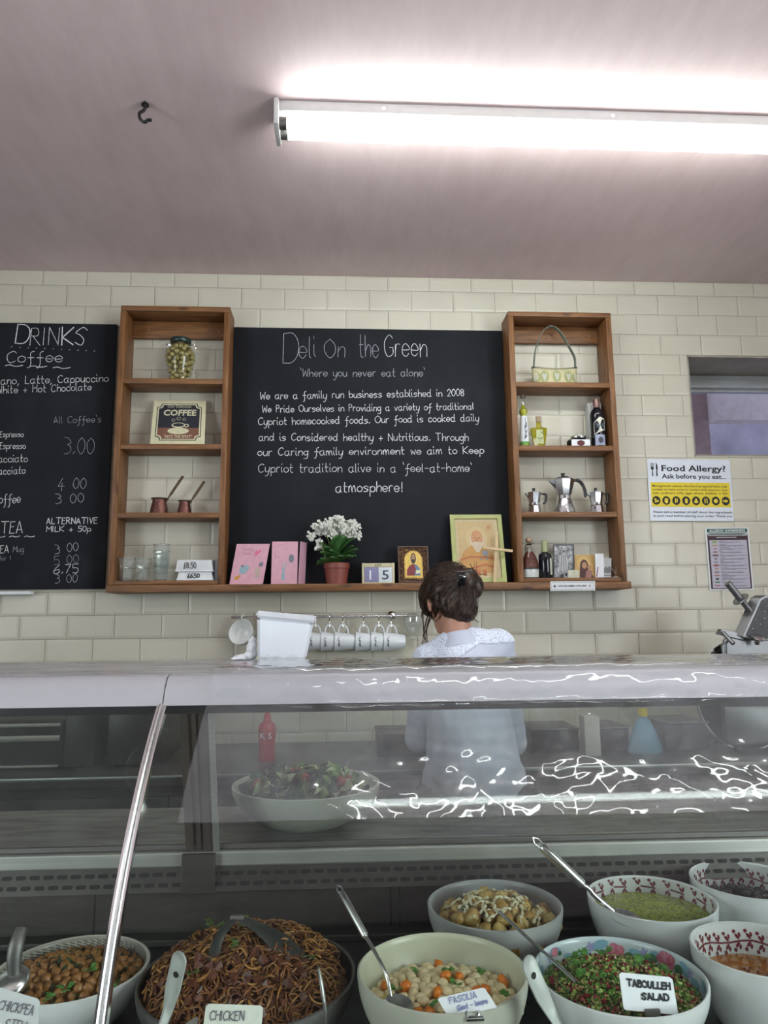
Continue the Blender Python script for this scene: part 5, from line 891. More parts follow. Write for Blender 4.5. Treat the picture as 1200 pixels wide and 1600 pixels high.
# leaning rear frame and sliding glass
LY, LZ = -0.128, 0.40
def lean(x0, x1, d0, d1, z0, z1, mb=None):
    mb = mb or MB(); yb = lambda z: -1.510 + LY*(z-0.95)/LZ; P = [(x, yb(z)+d, z) for z in (z0, z1) for x, d in ((x0, d0), (x1, d0), (x1, d1), (x0, d1))]
    return mb.add(P, [(3, 2, 1, 0), (4, 5, 6, 7), (0, 1, 5, 4), (1, 2, 6, 5), (2, 3, 7, 6), (3, 0, 4, 7)])
xa, xb = at(285, 1345, -1.513).x, at(326, 1345, -1.513).x; w = xb-xa
post = pc('rear_post', lean(xa, xb, 0.0, 0.03, 0.951, 1.352), 'bronze_frame'); rb_ = MB()
for f0, f1, d in ((0.0, 0.28, -0.008), (0.42, 0.58, -0.006), (0.70, 1.0, -0.010)): lean(xa+w*f0, xa+w*f1, d, 0.0, 0.951, 1.352, rb_)
rb_.build('post_rib', M['bronze_frame'], post, 0); pc('post_foot', MB().bb(xa-0.004, xb+0.012, -1.542, -1.5285, 0.868, 0.949, 0.002), 'inner')
pc('door_edge_trim', lean(xb+0.004, xb+0.016, -0.014, -0.004, 0.951, 1.352), 'sill'); pc('rear_head_rail', lean(CX0, CX1, -0.004, 0.034, 1.325, 1.3525), 'bronze_frame')
for x in (-1.35, 1.25): pc('rear_post', lean(x, x+0.05, 0.0, 0.03, 0.951, 1.324), 'bronze_frame')
M['rear_glass'] = glass_mat('smeary_rear_glass', (0.86, 0.88, 0.87), 0.03, 1.0, 0.05, (0.45, 0.47, 0.47))
pc('sliding_door', lean(CX0+0.01, xa-0.001, 0.010, 0.014, 0.963, 1.324), 'rear_glass'); pc('sliding_door', lean(xb+0.001, 1.249, 0.016, 0.020, 0.963, 1.324), 'rear_glass')
# top, fascia, front glass
pc('top_panel', MB().bb(CX0, CX1, -2.060, -1.650, 1.353, 1.373, 0.003), 'top')
FP = [(-2.0615, 1.3735), (-2.078, 1.3728), (-2.090, 1.369), (-2.100, 1.358), (-2.108, 1.342), (-2.1125, 1.330)]
for x0, x1 in ((CX0, XJ-0.001), (XJ+0.001, CX1)): pc('fascia', curved(x0, x1, FP, 0.006), 'fascia', 40)
pc('glass_seal', MB().bb(CX0, CX1, -2.112, -2.095, 1.318, 1.3295), 'black')
for x0, x1 in ((CX0+0.01, XJ-0.004), (XJ+0.004, CX1-0.01)): pc('front_glass', curved(x0, x1, GPS, 0.005), 'case_glass', 60)
js = MB(); P = []
for i in range(len(GPS)-1): P.append((XJ, GPS[i][0], GPS[i][1]))
jt = pc('glass_joint', curved(XJ-0.007, XJ+0.007, [(y-0.004, z+0.003) for y, z in GPS], 0.010), 'chrome', 40); js.tube([Vector((XJ, y-0.007, z+0.005)) for y, z in GPS], 0.0035, 8).build('joint_bead', M['steel'], jt)
for x0 in (CX0-0.02, CX1): pc('end_panel', MB().prism([(-1.50, 0.0), (-2.37, 0.0), (-2.37, 0.76), (-2.345, 1.0), (-2.25, 1.17), (-2.11, 1.33), (-2.086, 1.374), (-1.64, 1.374), (-1.50, 0.96)], (x0, 0, 0), (0, 1, 0), (0, 0, 1), 0.02), 'fascia')
case.rotation_euler.z = ROTC
def cw(x, y, z): d = Vector((x, y, z)) - O_CASE; return O_CASE + Matrix.Rotation(ROTC, 3, 'Z') @ d

# loose plastic sheet over the right-hand glass
SP = [(-1.78, 1.3765), (-1.95, 1.377), (-2.070, 1.379), (-2.096, 1.374), (-2.110, 1.356), (-2.120, 1.330)] + [(y-0.008, z+0.006) for y, z in GPS if z < 1.322 and z > 1.185]
sp = smooth_line([Vector((y, z, 0)) for y, z in SP], 4); cum = [0.0]
for a, e in zip(sp, sp[1:]): cum.append(cum[-1] + (e-a).length)
def sprof(t):
    s = t*cum[-1]
    for i in range(len(sp)-1):
        if cum[i+1] >= s or i == len(sp)-2:
            k = (s-cum[i])/(cum[i+1]-cum[i]); p = sp[i].lerp(sp[i+1], k); d = (sp[i+1]-sp[i]).normalized(); return p, Vector((d.y, -d.x, 0))
def ridge(v): return (1-abs(noise.noise(v)))**3
def film(u, v):
    p, n = sprof(v); x = -0.175 - 0.03*v + 1.62*u; s = v*cum[-1]
    amp = 0.0013 + 0.0020*min(1, max(0, (v-0.38)/0.25))
    h = amp*(ridge(Vector((x*3.1, s*9 + x*1.2, 1.0)))*1.0 + 0.75*ridge(Vector((x*10, s*13 - x*4, 5.0))) + 0.35*noise.noise(Vector((x*17, s*21, 9.0))) + 0.30*ridge(Vector((x*34 + s*14, s*38, 2.0)))) + 0.0008*noise.noise(Vector((x*40, s*60, 3.0)))
    q = cw(x, p.x + (-n.x if n.x > 0 else n.x)*0, p.y); nv = Vector((0, -abs(n.x), abs(n.y)))
    return q + nv*(h + 0.001)
fm = MB().sheet(film, 520, 170).build('plastic_sheet', glass_mat('wrinkled_clear_plastic', (0.97, 0.975, 0.98), 0.055, 1.3, 0.05, (0.78, 0.82, 0.88)), None, 180)
tag(fm, 'wrinkled clear plastic sheet draped over the right-hand case glass', 'plastic sheet')

# things standing on the case top
a, e = at(402, 1030, -1.70), at(477, 1031, -1.70); tl, tr_ = at(400, 954, -1.70), at(492, 962, -1.70); zt = 1.3735; a.z = e.z = zt
wb = thing('wrapped_box', ((a.x+e.x)/2, -1.675, zt), 'white tapered box wrapped in clear film on top of the deli case', 'box'); mb = MB()
fr_ = [a, e, tr_ + Vector((-0.004, 0, -0.013)), tl + Vector((0.002, 0, -0.013))]; bk = [p + Vector((0, 0.042, 0)) for p in fr_]
bm = bmesh.new(); vv = [bm.verts.new(p) for p in fr_+bk]
for q in ((0, 1, 2, 3), (7, 6, 5, 4), (0, 4, 5, 1), (1, 5, 6, 2), (2, 6, 7, 3), (3, 7, 4, 0)): bm.faces.new([vv[i] for i in q])
bmesh.ops.bevel(bm, geom=list(bm.edges), offset=0.006, segments=3, affect='EDGES'); mb.bm(bm); mb.build('carton', mat('soft_white_card', (0.66, 0.69, 0.74), 0.6, 0, 0.02), wb)
mb = MB(); lp = [tl + Vector((-0.001, -0.002, -0.014)), tr_ + Vector((0.001, -0.002, -0.016)), tr_ + Vector((0.002, 0, 0)), tl]; q = [p + Vector((0, 0.047, 0)) for p in lp]
bm = bmesh.new(); vv = [bm.verts.new(p) for p in lp+q]
for k in ((0, 1, 2, 3), (7, 6, 5, 4), (0, 4, 5, 1), (1, 5, 6, 2), (2, 6, 7, 3), (3, 7, 4, 0)): bm.faces.new([vv[i] for i in k])
bmesh.ops.bevel(bm, geom=list(bm.edges), offset=0.004, segments=2, affect='EDGES'); mb.bm(bm); mb.build('lid', mat('frosted_lid', (0.56, 0.57, 0.60), 0.35, 0, 0.05), wb)
sk = MB().sheet(lambda u, v: (fr_[0]*(1-u) + fr_[1]*u) + Vector((0, -0.006 - 0.005*abs(noise.noise((u*8, v*4, 3)))*(1-v), 0)) + Vector((0, 0, 0.001 + 0.014*v*(0.6+0.6*noise.noise((u*6, 2, 2))))), 40, 8); sk.build('film_skirt', glass_mat('milky_film', (1, 1, 1), 0.1, 2.5, 0.35), wb, 180)
cz = at(383, 1029, -1.68); mb = MB(); r_ = random.Random(5)
for (x, y, rx, rz) in ((393, 1014, 0.009, 0.020), (391, 1024, 0.014, 0.010), (380, 1027, 0.016, 0.007), (370, 1029, 0.010, 0.005), (395, 1004, 0.006, 0.014)): mb.ell(at(x, y, -1.67), (rx, 0.012, rz), None, 14, 10)
cp_ = remeshed(mb, 'crumpled_paper', M['paper'], 0.0025, 2, None, None, lambda p: Vector((p.x, p.y, max(1.3738, p.z))) + Vector((0.002, 0.002, 0.0)) * 2.2*noise.noise(p*150)); tag(cp_, 'crumpled white tissue on the case top beside the wrapped box', 'paper')

# ------------------------------------------------------------------ worktop along the tiled wall and what stands on it
ZW = 0.94; M['cab'] = mat('charcoal_cabinet_front', (0.035, 0.033, 0.034), 0.5); bc = thing('back_counter', (0, -0.32, 0), 'dark back counter with a stone worktop along the tiled wall', 'counter')
MB().bb(-2.4, 2.4, -0.64, -0.008, ZW-0.035, ZW, 0.003).build('worktop', mottled('dark_stone_worktop', [(0.3, (0.03, 0.028, 0.028)), (0.7, (0.07, 0.066, 0.064))], 40, 0.3, 0), bc); MB().bb(-2.4, 2.4, -0.646, -0.6405, ZW-0.012, ZW, 0.001).build('edge_trim', M['steel'], bc); MB().bb(-2.39, 2.39, -0.60, -0.02, 0.0, ZW-0.036).build('body', M['cab'], bc, 0)
for i in range(8):
    x = -2.38 + i*0.596; d = MB().bb(x, x+0.59, -0.622, -0.6005, 0.10, ZW-0.075, 0.003).build('door', M['cab'], bc); MB().bb(x+0.02, x+0.57, -0.645, -0.6225, ZW-0.16, ZW-0.12, 0.004).build('handle', M['steel_dark'], d)
M['appl'] = mat('black_appliance_enamel', (0.022, 0.020, 0.021), 0.35)
def appliance(x0, x1, h, label, trims):
    a, e = at(x0, 1150, -0.5).x, at(x1, 1150, -0.5).x; t = thing('counter_oven', ((a+e)/2, -0.35, ZW), label, 'oven'); MB().bb(a, e, -0.50, -0.16, ZW+0.008, ZW+h, 0.006).build('body', M['appl'], t)
    for z, th in trims: MB().bb(a+0.004, e-0.01, -0.512, -0.5005, ZW+z, ZW+z+th, 0.002).build('trim', M['sill'], t)
    ft = MB()
    for x in (a+0.03, e-0.03):
        for y in (-0.46, -0.20): ft.lathe([(0.012, 0), (0.012, 0.009)], (x, y, ZW), 10)
    ft.build('feet', M['black'], t)
appliance(-160, 99, 0.17, 'black counter oven with steel trims at the far left behind the case', ((0.15, 0.012), (0.10, 0.02), (0.01, 0.008)))
appliance(100, 149, 0.19, 'narrow black appliance between the trimmed oven and the pale gap', ()); appliance(168, 252, 0.19, 'plain black counter oven just left of the case rear post', ())
M['redp'] = mat('red_plastic', (0.42, 0.012, 0.02), 0.3); M['bluep'] = mat('pale_blue_plastic', (0.16, 0.33, 0.46), 0.35)
c = Vector((at(417, 1180, -0.42).x, -0.42, ZW)); t = thing('sauce_bottle', c, 'red sauce bottle seen through the case glass above the lettuce bowl', 'bottle'); MB().lathe([(0.001, 0), (0.031, 0), (0.034, 0.005), (0.030, 0.060), (0.034, 0.115), (0.028, 0.135), (0.014, 0.145), (0.001, 0.145)], c, 24).build('body', M['redp'], t); MB().lathe([(0.013, 0.1455), (0.016, 0.146), (0.013, 0.165), (0.005, 0.182), (0.001, 0.183)], c, 18).build('cap', M['redp'], t)
typed('lettering', 'K S', (c.x-0.022, c.y-0.035, c.z+0.085), (1, 0, 0), 0.022, 0.042, M['paper'], t)
c = Vector((at(1008, 1175, -0.42).x, -0.42, ZW)); t = thing('spray_bottle', c, 'pale blue cleaning bottle with a yellow cap seen through the case glass', 'bottle'); MB().lathe([(0.001, 0), (0.066, 0), (0.070, 0.006), (0.055, 0.06), (0.030, 0.115), (0.017, 0.135), (0.001, 0.136)], c, 24, None, 1, 0.6).build('body', M['bluep'], t); MB().lathe([(0.015, 0.1365), (0.019, 0.137), (0.018, 0.165), (0.001, 0.167)], c, 18).build('cap', YELLOW, t)
a, e = at(911, 1170, -0.44), at(935, 1170, -0.44); tag(MB().bb(a.x, e.x, -0.47, -0.41, ZW, ZW+0.145, 0.002).build('milk_carton', flat('white_carton_card', (0.62, 0.60, 0.55), 0.6)), 'upright white carton on the back counter seen through the case glass', 'carton')
for x0, x1, h, lb in ((832, 906, 0.085, 'black food crate on the back counter left of the white carton'), (940, 984, 0.085, 'black food crate on the back counter left of the blue bottle'), (1040, 1110, 0.10, 'black food crate on the back counter right of the blue bottle'), (590, 690, 0.08, 'black food crate on the back counter behind the lettuce bowl')):
    a, e = at(x0, 1170, -0.40).x, at(x1, 1170, -0.40).x; t = thing('food_crate', ((a+e)/2, -0.3, ZW), lb, 'crate', 'black crates on the back counter'); MB().bb(a, e, -0.40, -0.20, ZW, ZW+h, 0.004).build('tub', M['appl'], t); MB().bb(a-0.004, e+0.004, -0.404, -0.196, ZW+h+0.0002, ZW+h+0.010, 0.003).build('rim', M['steel_dark'], t)

M['slicer'] = mat('satin_slicer_metal', (0.24, 0.24, 0.245), 0.38, 0.8, 0.05, 20)
# ------------------------------------------------------------------ food slicer
YS = -0.40; sl_c = at(1172, 1010, YS); t = thing('food_slicer', (sl_c.x+0.05, YS, ZW), 'brushed steel food slicer with a tilted carriage at the right edge', 'slicer')
def q(x, y, dy=0.0): return at(x, y, YS+dy)
a0 = q(1128, 1022)
hs = MB(); bm = bmesh.new(); out = [(1134, 1060), (1131, 1004), (1142, 992), (1158, 996), (1230, 997), (1260, 1010), (1260, 1060)]; F_ = [q(*p, -0.05) for p in out]; B_ = [q(*p, -0.05) + Vector((0, 0.035, 0)) for p in out]
vv = [bm.verts.new(p) for p in F_+B_]; k = len(out); bm.faces.new(vv[:k]); bm.faces.new(list(reversed(vv[k:])))
for i in range(k): bm.faces.new([vv[i], vv[k+i], vv[k+(i+1) % k], vv[(i+1) % k]])
bmesh.ops.recalc_face_normals(bm, faces=bm.faces); bmesh.ops.bevel(bm, geom=list(bm.edges), offset=0.012, segments=3, affect='EDGES'); hs.bm(bm).build('housing', M['slicer'], t)
zb_ = q(1172, 1060).z; MB().bb(q(1120, 1040).x, q(1260, 1040).x, YS-0.03, YS+0.14, ZW+0.02, zb_-0.10, 0.02).build('base', M['slicer'], t)
ft = MB()
for x in (q(1135, 1040).x, q(1245, 1040).x):
    for y in (YS-0.03, YS+0.11): ft.lathe([(0.014, 0), (0.012, 0.021)], (x, y, ZW), 12)
ft.build('feet', M['black'], t)
bc_ = q(1165, 1085, 0.02); MB().lathe([(0.001, -0.004), (0.203, -0.004), (0.211, 0.0), (0.203, 0.004), (0.001, 0.006)], bc_, 64, Matrix.Rotation(PI/2, 3, 'X') @ Matrix.Rotation(0.1, 3, 'Y'), 1, 1).build('blade_guard', M['black'], t); MB().lathe([(0.211, -0.003), (0.218, -0.002), (0.221, 0.001), (0.217, 0.004), (0.211, 0.003)], bc_, 64, Matrix.Rotation(PI/2, 3, 'X') @ Matrix.Rotation(0.1, 3, 'Y')).build('guard_ring', M['chrome'], t)
cr = MB(); pl_ = [(1161, 994), (1188, 935), (1196, 931), (1225, 931), (1200, 1000)]; cr.add([q(*p, -0.07) for p in pl_] + [q(*p, -0.07) + Vector((-0.022, 0.03, 0.004)) for p in pl_], [(4, 3, 2, 1, 0), (5, 6, 7, 8, 9)] + [(i, (i+1) % 5, 5+(i+1) % 5, 5+i) for i in range(5)]); ca = cr.build('carriage_plate', M['slicer'], t, 0)
fp = MB(); ip = [(1165, 993), (1190, 938), (1197, 934), (1224, 934), (1199, 999)]; fp.add([q(*p, -0.0715) for p in ip], [(4, 3, 2, 1, 0)]); fp.build('grip_face', mat('grey_grip_plate', (0.075, 0.075, 0.08), 0.6, 0.0), ca, 0); sd = MB()
for (x, y) in ((1195, 939), (1187, 957), (1195, 956), (1181, 969), (1188, 975), (1195, 966), (1176, 982), (1198, 948)): sd.ell(q(x, y, -0.073), (0.0022, 0.002, 0.0022), None, 8, 6)
sd.build('stud', M['chrome'], ca)
MB().tube([q(1175, 958, -0.05), q(1155, 933, -0.06)], 0.0125, 16).tube([q(1156, 934.5, -0.06), q(1137, 911, -0.068)], 0.0140, 16).build('push_handle', M['slicer'], t); ax = (q(1137, 911, -0.068)-q(1175, 958, -0.05)).normalized(); MB().lathe([(0.001, 0), (0.032, 0), (0.034, 0.003), (0.032, 0.006), (0.001, 0.007)], q(1158, 937, -0.06), 30, Vector((0, 0, 1)).rotation_difference(ax).to_matrix()).build('hand_guard', M['slicer'], t)
MB().lathe([(0.010, -0.02), (0.010, 0), (0.024, 0.004), (0.025, 0.010), (0.018, 0.014), (0.001, 0.015)], q(1184, 999, -0.09), 24, Matrix.Rotation(0.5, 3, 'X')).build('clamp_knob', M['chrome'], t)
MB().tube([q(1129, 988, -0.05), q(1146, 1006, -0.09)], 0.0085, 12).add([q(1124, 991, -0.05), q(1128, 983, -0.05), q(1160, 991, -0.05), q(1162, 1000, -0.05)] + [q(*p, -0.05) + Vector((0, 0.03, 0)) for p in ((1124, 991), (1128, 983), (1160, 991), (1162, 1000))], [(0, 3, 2, 1), (4, 5, 6, 7), (0, 1, 5, 4), (1, 2, 6, 5), (2, 3, 7, 6), (3, 0, 4, 7)]).build('adjuster_bracket', M['slicer'], t, 30)

# ------------------------------------------------------------------ the person behind the case, back turned, head bowed
M['skin'] = mat('skin', (0.50, 0.26, 0.18), 0.5, 0, 0.06, 20, sss=0.15); M['hair'] = mottled('dark_brown_hair', [(0.3, (0.010, 0.0052, 0.0038)), (0.5, (0.030, 0.0145, 0.009)), (0.72, (0.090, 0.042, 0.025))], 60, 0.42, 0.5, 6, 0.004, (1, 1, 0.35)); M['shirt'] = mat('pale_blue_cotton', (0.53, 0.56, 0.68), 0.85, 0, 0.05, 20, 0.12, 60)
YP = -0.88; pe = thing('person', (0.40, -0.93, 0), 'person with dark brown pinned-up hair and pale blue lace-yoke shirt, back turned', 'person')
HC = at(702, 938, -0.835); HR = Matrix.Rotation(0.22, 3, 'Z') @ Matrix.Rotation(-0.50, 3, 'X'); hd = lambda x, y, z: HC + HR @ Vector((x, y, z))
SL, SR = at(671, 1033, -0.86), at(777, 1010, -0.90); NB = at(716, 992, -0.90); CH = at(726, 1052, -0.90)
eL, eR = Vector((SL.x-0.03, -0.80, 1.07)), Vector((SR.x+0.05, -0.84, 1.06)); hL, hR = Vector((SL.x+0.08, -0.60, 1.00)), Vector((SR.x-0.05, -0.62, 1.00)); HL, HRp = Vector((0.31, -0.98, 0.90)), Vector((0.49, -0.98, 0.90))
b = MB(); b.ell(HC, (0.072, 0.090, 0.105), HR, 24, 16); b.ell(hd(0, 0.035, -0.055), (0.052, 0.062, 0.062), HR); b.ell(hd(0, 0.094, -0.018), (0.012, 0.018, 0.020), HR, 10, 8)
b.ell(hd(0, 0.082, -0.058), (0.022, 0.012, 0.008), HR, 10, 8)
for s in (-1, 1):
    b.ell(hd(s*0.028, 0.080, 0.012), (0.014, 0.008, 0.009), HR, 10, 8); b.ell(hd(s*0.077, -0.008, -0.020), (0.007, 0.018, 0.031), HR @ Matrix.Rotation(s*0.25, 3, 'Z'), 12, 10)
capsule(b, NB + Vector((0, 0.0, -0.05)), hd(0, -0.025, -0.07), 0.050, 0.047, 8); capsule(b, CH, NB + Vector((0, 0, -0.05)), 0.085, 0.055, 4); capsule(b, Vector((0.40, -0.97, 0.95)), CH, 0.115, 0.095, 8); capsule(b, SL, SR, 0.045, 0.045, 8)
for S_, E_, H_, P_, s in ((SL, eL, hL, HL, -1), (SR, eR, hR, HRp, 1)):
    capsule(b, S_, E_, 0.043, 0.036); capsule(b, E_, H_, 0.034, 0.024); pd = (H_-E_).normalized(); sd = Vector((pd.y, -pd.x, 0)).normalized()*-s*-1; pm = H_ + pd*0.045; b.ell(pm, (0.034, 0.036, 0.014), Vector((0, 1, 0)).rotation_difference(pd).to_matrix(), 12, 8)
    for k, (o_, ln) in enumerate(((-0.024, 0.070), (-0.008, 0.078), (0.008, 0.073), (0.023, 0.058))):
        r0 = pm + pd*0.025 + sd*o_; m1 = r0 + pd*ln*0.5 + Vector((0, 0, -0.008)); capsule(b, r0, m1, 0.0085, 0.008, 5, 8); capsule(b, m1, m1 + pd*ln*0.45 + Vector((0, 0, -0.022)), 0.008, 0.0065, 5, 8)
    th0 = H_ + pd*0.02 - sd*s*0.02*s; capsule(b, th0, th0 + pd*0.03 - sd*0.032, 0.011, 0.009, 5, 8); capsule(b, th0 + pd*0.03 - sd*0.032, th0 + pd*0.058 - sd*0.038 + Vector((0, 0, -0.01)), 0.009, 0.007, 5, 8)
    kn = Vector((P_.x, -0.95, 0.48)); an = Vector((P_.x, -0.96, 0.09)); capsule(b, P_, kn, 0.085, 0.055, 10); capsule(b, kn, an, 0.052, 0.036, 10); capsule(b, an + Vector((0, -0.03, -0.045)), an + Vector((0, 0.13, -0.055)), 0.036, 0.030, 6)
remeshed(b, 'body', M['skin'], 0.0055, 3, pe)
b = MB(); capsule(b, CH + Vector((0, 0, -0.01)), NB + Vector((0.004, 0, -0.035)), 0.098, 0.060, 5); capsule(b, Vector((0.40, -0.97, 0.99)), CH, 0.150, 0.118, 8); capsule(b, SL, CH.lerp(SL, 0.3), 0.058, 0.085, 6); capsule(b, SR, CH.lerp(SR, 0.3), 0.058, 0.085, 6); capsule(b, SL + Vector((0.01, 0, 0.004)), NB + Vector((-0.02, 0, -0.030)), 0.052, 0.048, 6); capsule(b, SR + Vector((-0.01, 0, 0.0)), NB + Vector((0.03, 0, -0.018)), 0.050, 0.046, 6)
b.ell((0.40, -0.97, 0.96), (0.165, 0.125, 0.14))
for S_, E_, H_ in ((SL, eL, hL), (SR, eR, hR)): capsule(b, S_, E_, 0.058, 0.050, 8); capsule(b, E_, E_.lerp(H_, 0.75), 0.048, 0.040, 6)
sh_ = remeshed(b, 'shirt', M['shirt'], 0.007, 5, pe, None, lambda p: p + Vector((1, 1, 0.4))*0.004*noise.noise(Vector((p.x*11, p.y*11, p.z*16))))
po_ = Vector(pe['_o']); lace, nt, bs = _new('pale_blue_lace'); v = tex_coord(nt, (1, 1, 1)); vo = nt.nodes.new('ShaderNodeTexVoronoi'); vo.inputs['Scale'].default_value = 120; vo.feature = 'DISTANCE_TO_EDGE'; L(nt, v, vo.inputs['Vector']); L(nt, ramp(nt, vo.outputs['Distance'], [(0.0, (0.70, 0.76, 0.88)), (0.16, (0.62, 0.68, 0.82)), (0.34, (0.42, 0.41, 0.46))]), bs.inputs['Base Color']); bs.inputs['Roughness'].default_value = 0.8; bump(nt, bs, vo.outputs['Distance'], -0.5, 0.004)
mb = MB(); me = sh_.data; zy = lambda x: 1.380 - max(0, 0.43-x)*0.55; keep = [p for p in me.polygons if (p.center+po_).z > zy((p.center+po_).x)]; mp = {}
for p in keep:
    for i in p.vertices:
        if i not in mp: mp[i] = len(mb.v); mb.v.append(me.vertices[i].co + po_ + me.vertices[i].normal*0.0022)
    mb.f.append(tuple(mp[i] for i in p.vertices)); mb.m.append(0)
mb.build('lace_yoke', lace, pe, 180)
cn = (hd(0, -0.03, -0.075)-NB).normalized(); R = Vector((0, 0, 1)).rotation_difference(Vector((-0.12, 0.25, 1)).normalized()).to_matrix()
MB().lathe([(0.074, -0.024), (0.067, -0.006), (0.057, 0.024), (0.053, 0.024), (0.058, -0.006), (0.066, -0.024)], NB + Vector((0.006, 0.004, -0.020)), 32, R, 1.0, 0.95).build('collar', M['shirt'], pe, 60)
b = MB(); b.ell((0.40, -0.97, 0.90), (0.16, 0.125, 0.13))
for P_ in (HL, HRp): capsule(b, P_, Vector((P_.x, -0.95, 0.48)), 0.098, 0.072, 10); capsule(b, Vector((P_.x, -0.95, 0.48)), Vector((P_.x, -0.96, 0.12)), 0.070, 0.062, 10)
remeshed(b, 'trousers', mat('dark_trousers', (0.03, 0.03, 0.04), 0.85), 0.009, 4, pe); 
for P_ in (HL, HRp): MB().ell((P_.x, -0.91, 0.045), (0.050, 0.135, 0.045)).build('shoe', M['black'], pe)
b = MB(); b.ell(hd(0, -0.006, 0.020), (0.084, 0.094, 0.108), HR, 24, 16); b.ell(hd(0, -0.045, -0.030), (0.066, 0.060, 0.075), HR); b.ell(hd(0.012, -0.058, -0.080), (0.046, 0.032, 0.034), HR); b.ell(hd(-0.070, 0.03, 0.02), (0.020, 0.040, 0.060), HR)
BN = at(727, 910, -0.895); b.ell(BN, (0.040, 0.036, 0.038)); b.ell(at(744, 916, -0.885), (0.024, 0.026, 0.040)); b.ell(at(733, 897, -0.89), (0.026, 0.026, 0.022)); b.ell(at(716, 903, -0.89), (0.034, 0.032, 0.030)); b.ell(at(700, 905, -0.87), (0.045, 0.04, 0.030))
hr = remeshed(b, 'hair', M['hair'], 0.005, 5, pe, None, lambda p: p + Vector((1, 1, 1))*0.0035*noise.noise(Vector((p.x*70, p.y*70, p.z*26))))
rr = random.Random(17); st = MB(); hm = hr.data; n_ = len(hm.vertices)
for k in range(1100):
    v_ = hm.vertices[rr.randrange(n_)]; p = v_.co + po_; nrm = v_.normal
    if nrm.y > 0.55: continue
    pts = [p + nrm*0.001]; cur = p.copy(); aim = BN + Vector((rr.gauss(0, .015), rr.gauss(0, .012), rr.gauss(0, .015))); cn_ = nrm.copy()
    for i in range(7):
        d = (aim-cur); l = d.length
        if l < 0.018: break
        d = d.normalized(); d = (d - cn_*d.dot(cn_)*0.9); cur = cur + d*0.012; rel = HR.inverted() @ (cur-HC-HR @ Vector((0, -0.006, 0.020))); e_ = math.sqrt((rel.x/0.086)**2 + (rel.y/0.096)**2 + (rel.z/0.110)**2)
        if e_ < 1: cur = HC + HR @ (Vector((0, -0.006, 0.020)) + rel/e_)
        cn_ = (cur-HC).normalized(); pts.append(cur + cn_*(0.0025+rr.uniform(0, 0.0015)))
    if len(pts) > 2: st.tube(pts, [0.00085*(1-0.6*i/len(pts)) for i in range(len(pts))], 5)
for k in range(90):
    a = rr.uniform(0, 2*PI); c_ = BN + Vector((rr.gauss(0.004, 0.022), rr.gauss(0, 0.016), rr.gauss(0, 0.020))); d = Vector((math.cos(a), rr.uniform(-.4, .4), math.sin(a)))
    s2 = Vector((-d.z, 0, d.x)); st.tube([c_ + d*0.012*i + s2*0.006*math.sin(i*1.1+a) for i in range(4)], [0.0011, 0.001, 0.0008, 0.0004], 5)
st.build('strands', M['hair'], hr)
wi = MB()
for (pts, w_) in (([(672, 950), (665, 975), (661, 1000), (660, 1014)], 0.0016), ([(674, 955), (667, 980), (666, 1000), (667, 1008)], 0.0014), ([(670, 945), (661, 960), (663, 985), (661, 1005)], 0.0012), ([(676, 960), (668, 978), (664, 996), (669, 1004)], 0.0011), ([(736, 955), (742, 968), (748, 972)], 0.001), ([(664, 938), (659, 955), (660, 966)], 0.0015), ([(668, 930), (661, 940), (660, 955)], 0.0014)):
    for j in range(4): wi.tube(smooth_line([at(x+rr.uniform(-2, 2)*i/2, y, -0.85+0.004*j) for i, (x, y) in enumerate(pts)], 5), [w_*(1-0.7*i/(5*(len(pts)-1))) for i in range(5*(len(pts)-1)+1)], 5)
wi.build('loose_wisps', M['hair'], hr)
ck = MB(); cc = at(722, 905, -0.942)
for k in range(5): ck.tube(smooth_line([cc + Vector((0.006*k-0.014, 0.012, 0.022)), cc + Vector((0.004*k-0.008, -0.006, 0.004)), cc + Vector((0.005*k-0.012, 0.010, -0.020))], 5), 0.0028, 7)
ck.ell(cc + Vector((0.004, -0.008, 0.004)), (0.012, 0.006, 0.006)); cl_ = ck.build('hair_clip', mat('glossy_black_clip', (0.012, 0.012, 0.016), 0.12), pe); MB().ell(cc + Vector((0.006, -0.014, 0.006)), (0.005, 0.003, 0.003), None, 8, 6).build('clip_jewel', M['chrome'], cl_)
# ------------------------------------------------------------------ bowls
ZD = 0.7705
def bprof(r, h, s, foot=0.52):
    return r*(foot + (1-foot)*math.sin(s*PI/2)**0.75)
def bowl(name, label, cx, cy, r, zr, m_out, m_in=None, z0=ZD, foot=0.52, rim=None, group=None, cat='bowl'):
    c = Vector((cx, cy, z0)); h = zr - z0; t = thing(name, c, label, cat, group); N = 14
    MB().lathe([(0.001, 0.002), (r*foot*0.9, 0.002), (r*foot*0.92, 0), (r*foot, 0)] + [(bprof(r, h, s/N, foot), h*s/N) for s in range(1, N+1)] + [(r-0.003, h+0.0015)], c, 64).build('outer_wall', m_out, t, 50)
    MB().lathe([(r-0.003, h+0.0016)] + [(bprof(r, h, s/N, foot)-0.006, max(0.008, h*s/N)) for s in range(N, 0, -1)] + [(0.001, 0.008)], c, 64).build('inner_wall', m_in or m_out, t, 60)
    if rim: MB().lathe([(r-0.0035, h-0.001), (r+0.0006, h-0.001), (r+0.0006, h+0.0015), (r-0.002, h+0.0028), (r-0.0038, h+0.0012)], c, 64).build('rim', rim, t, 60)
    def inner(a, s, off=0.0006):
        R = bprof(r, h, s, foot)-0.006-off; return Vector((cx + R*math.cos(a), cy + R*math.sin(a), z0 + h*s))
    return t, inner
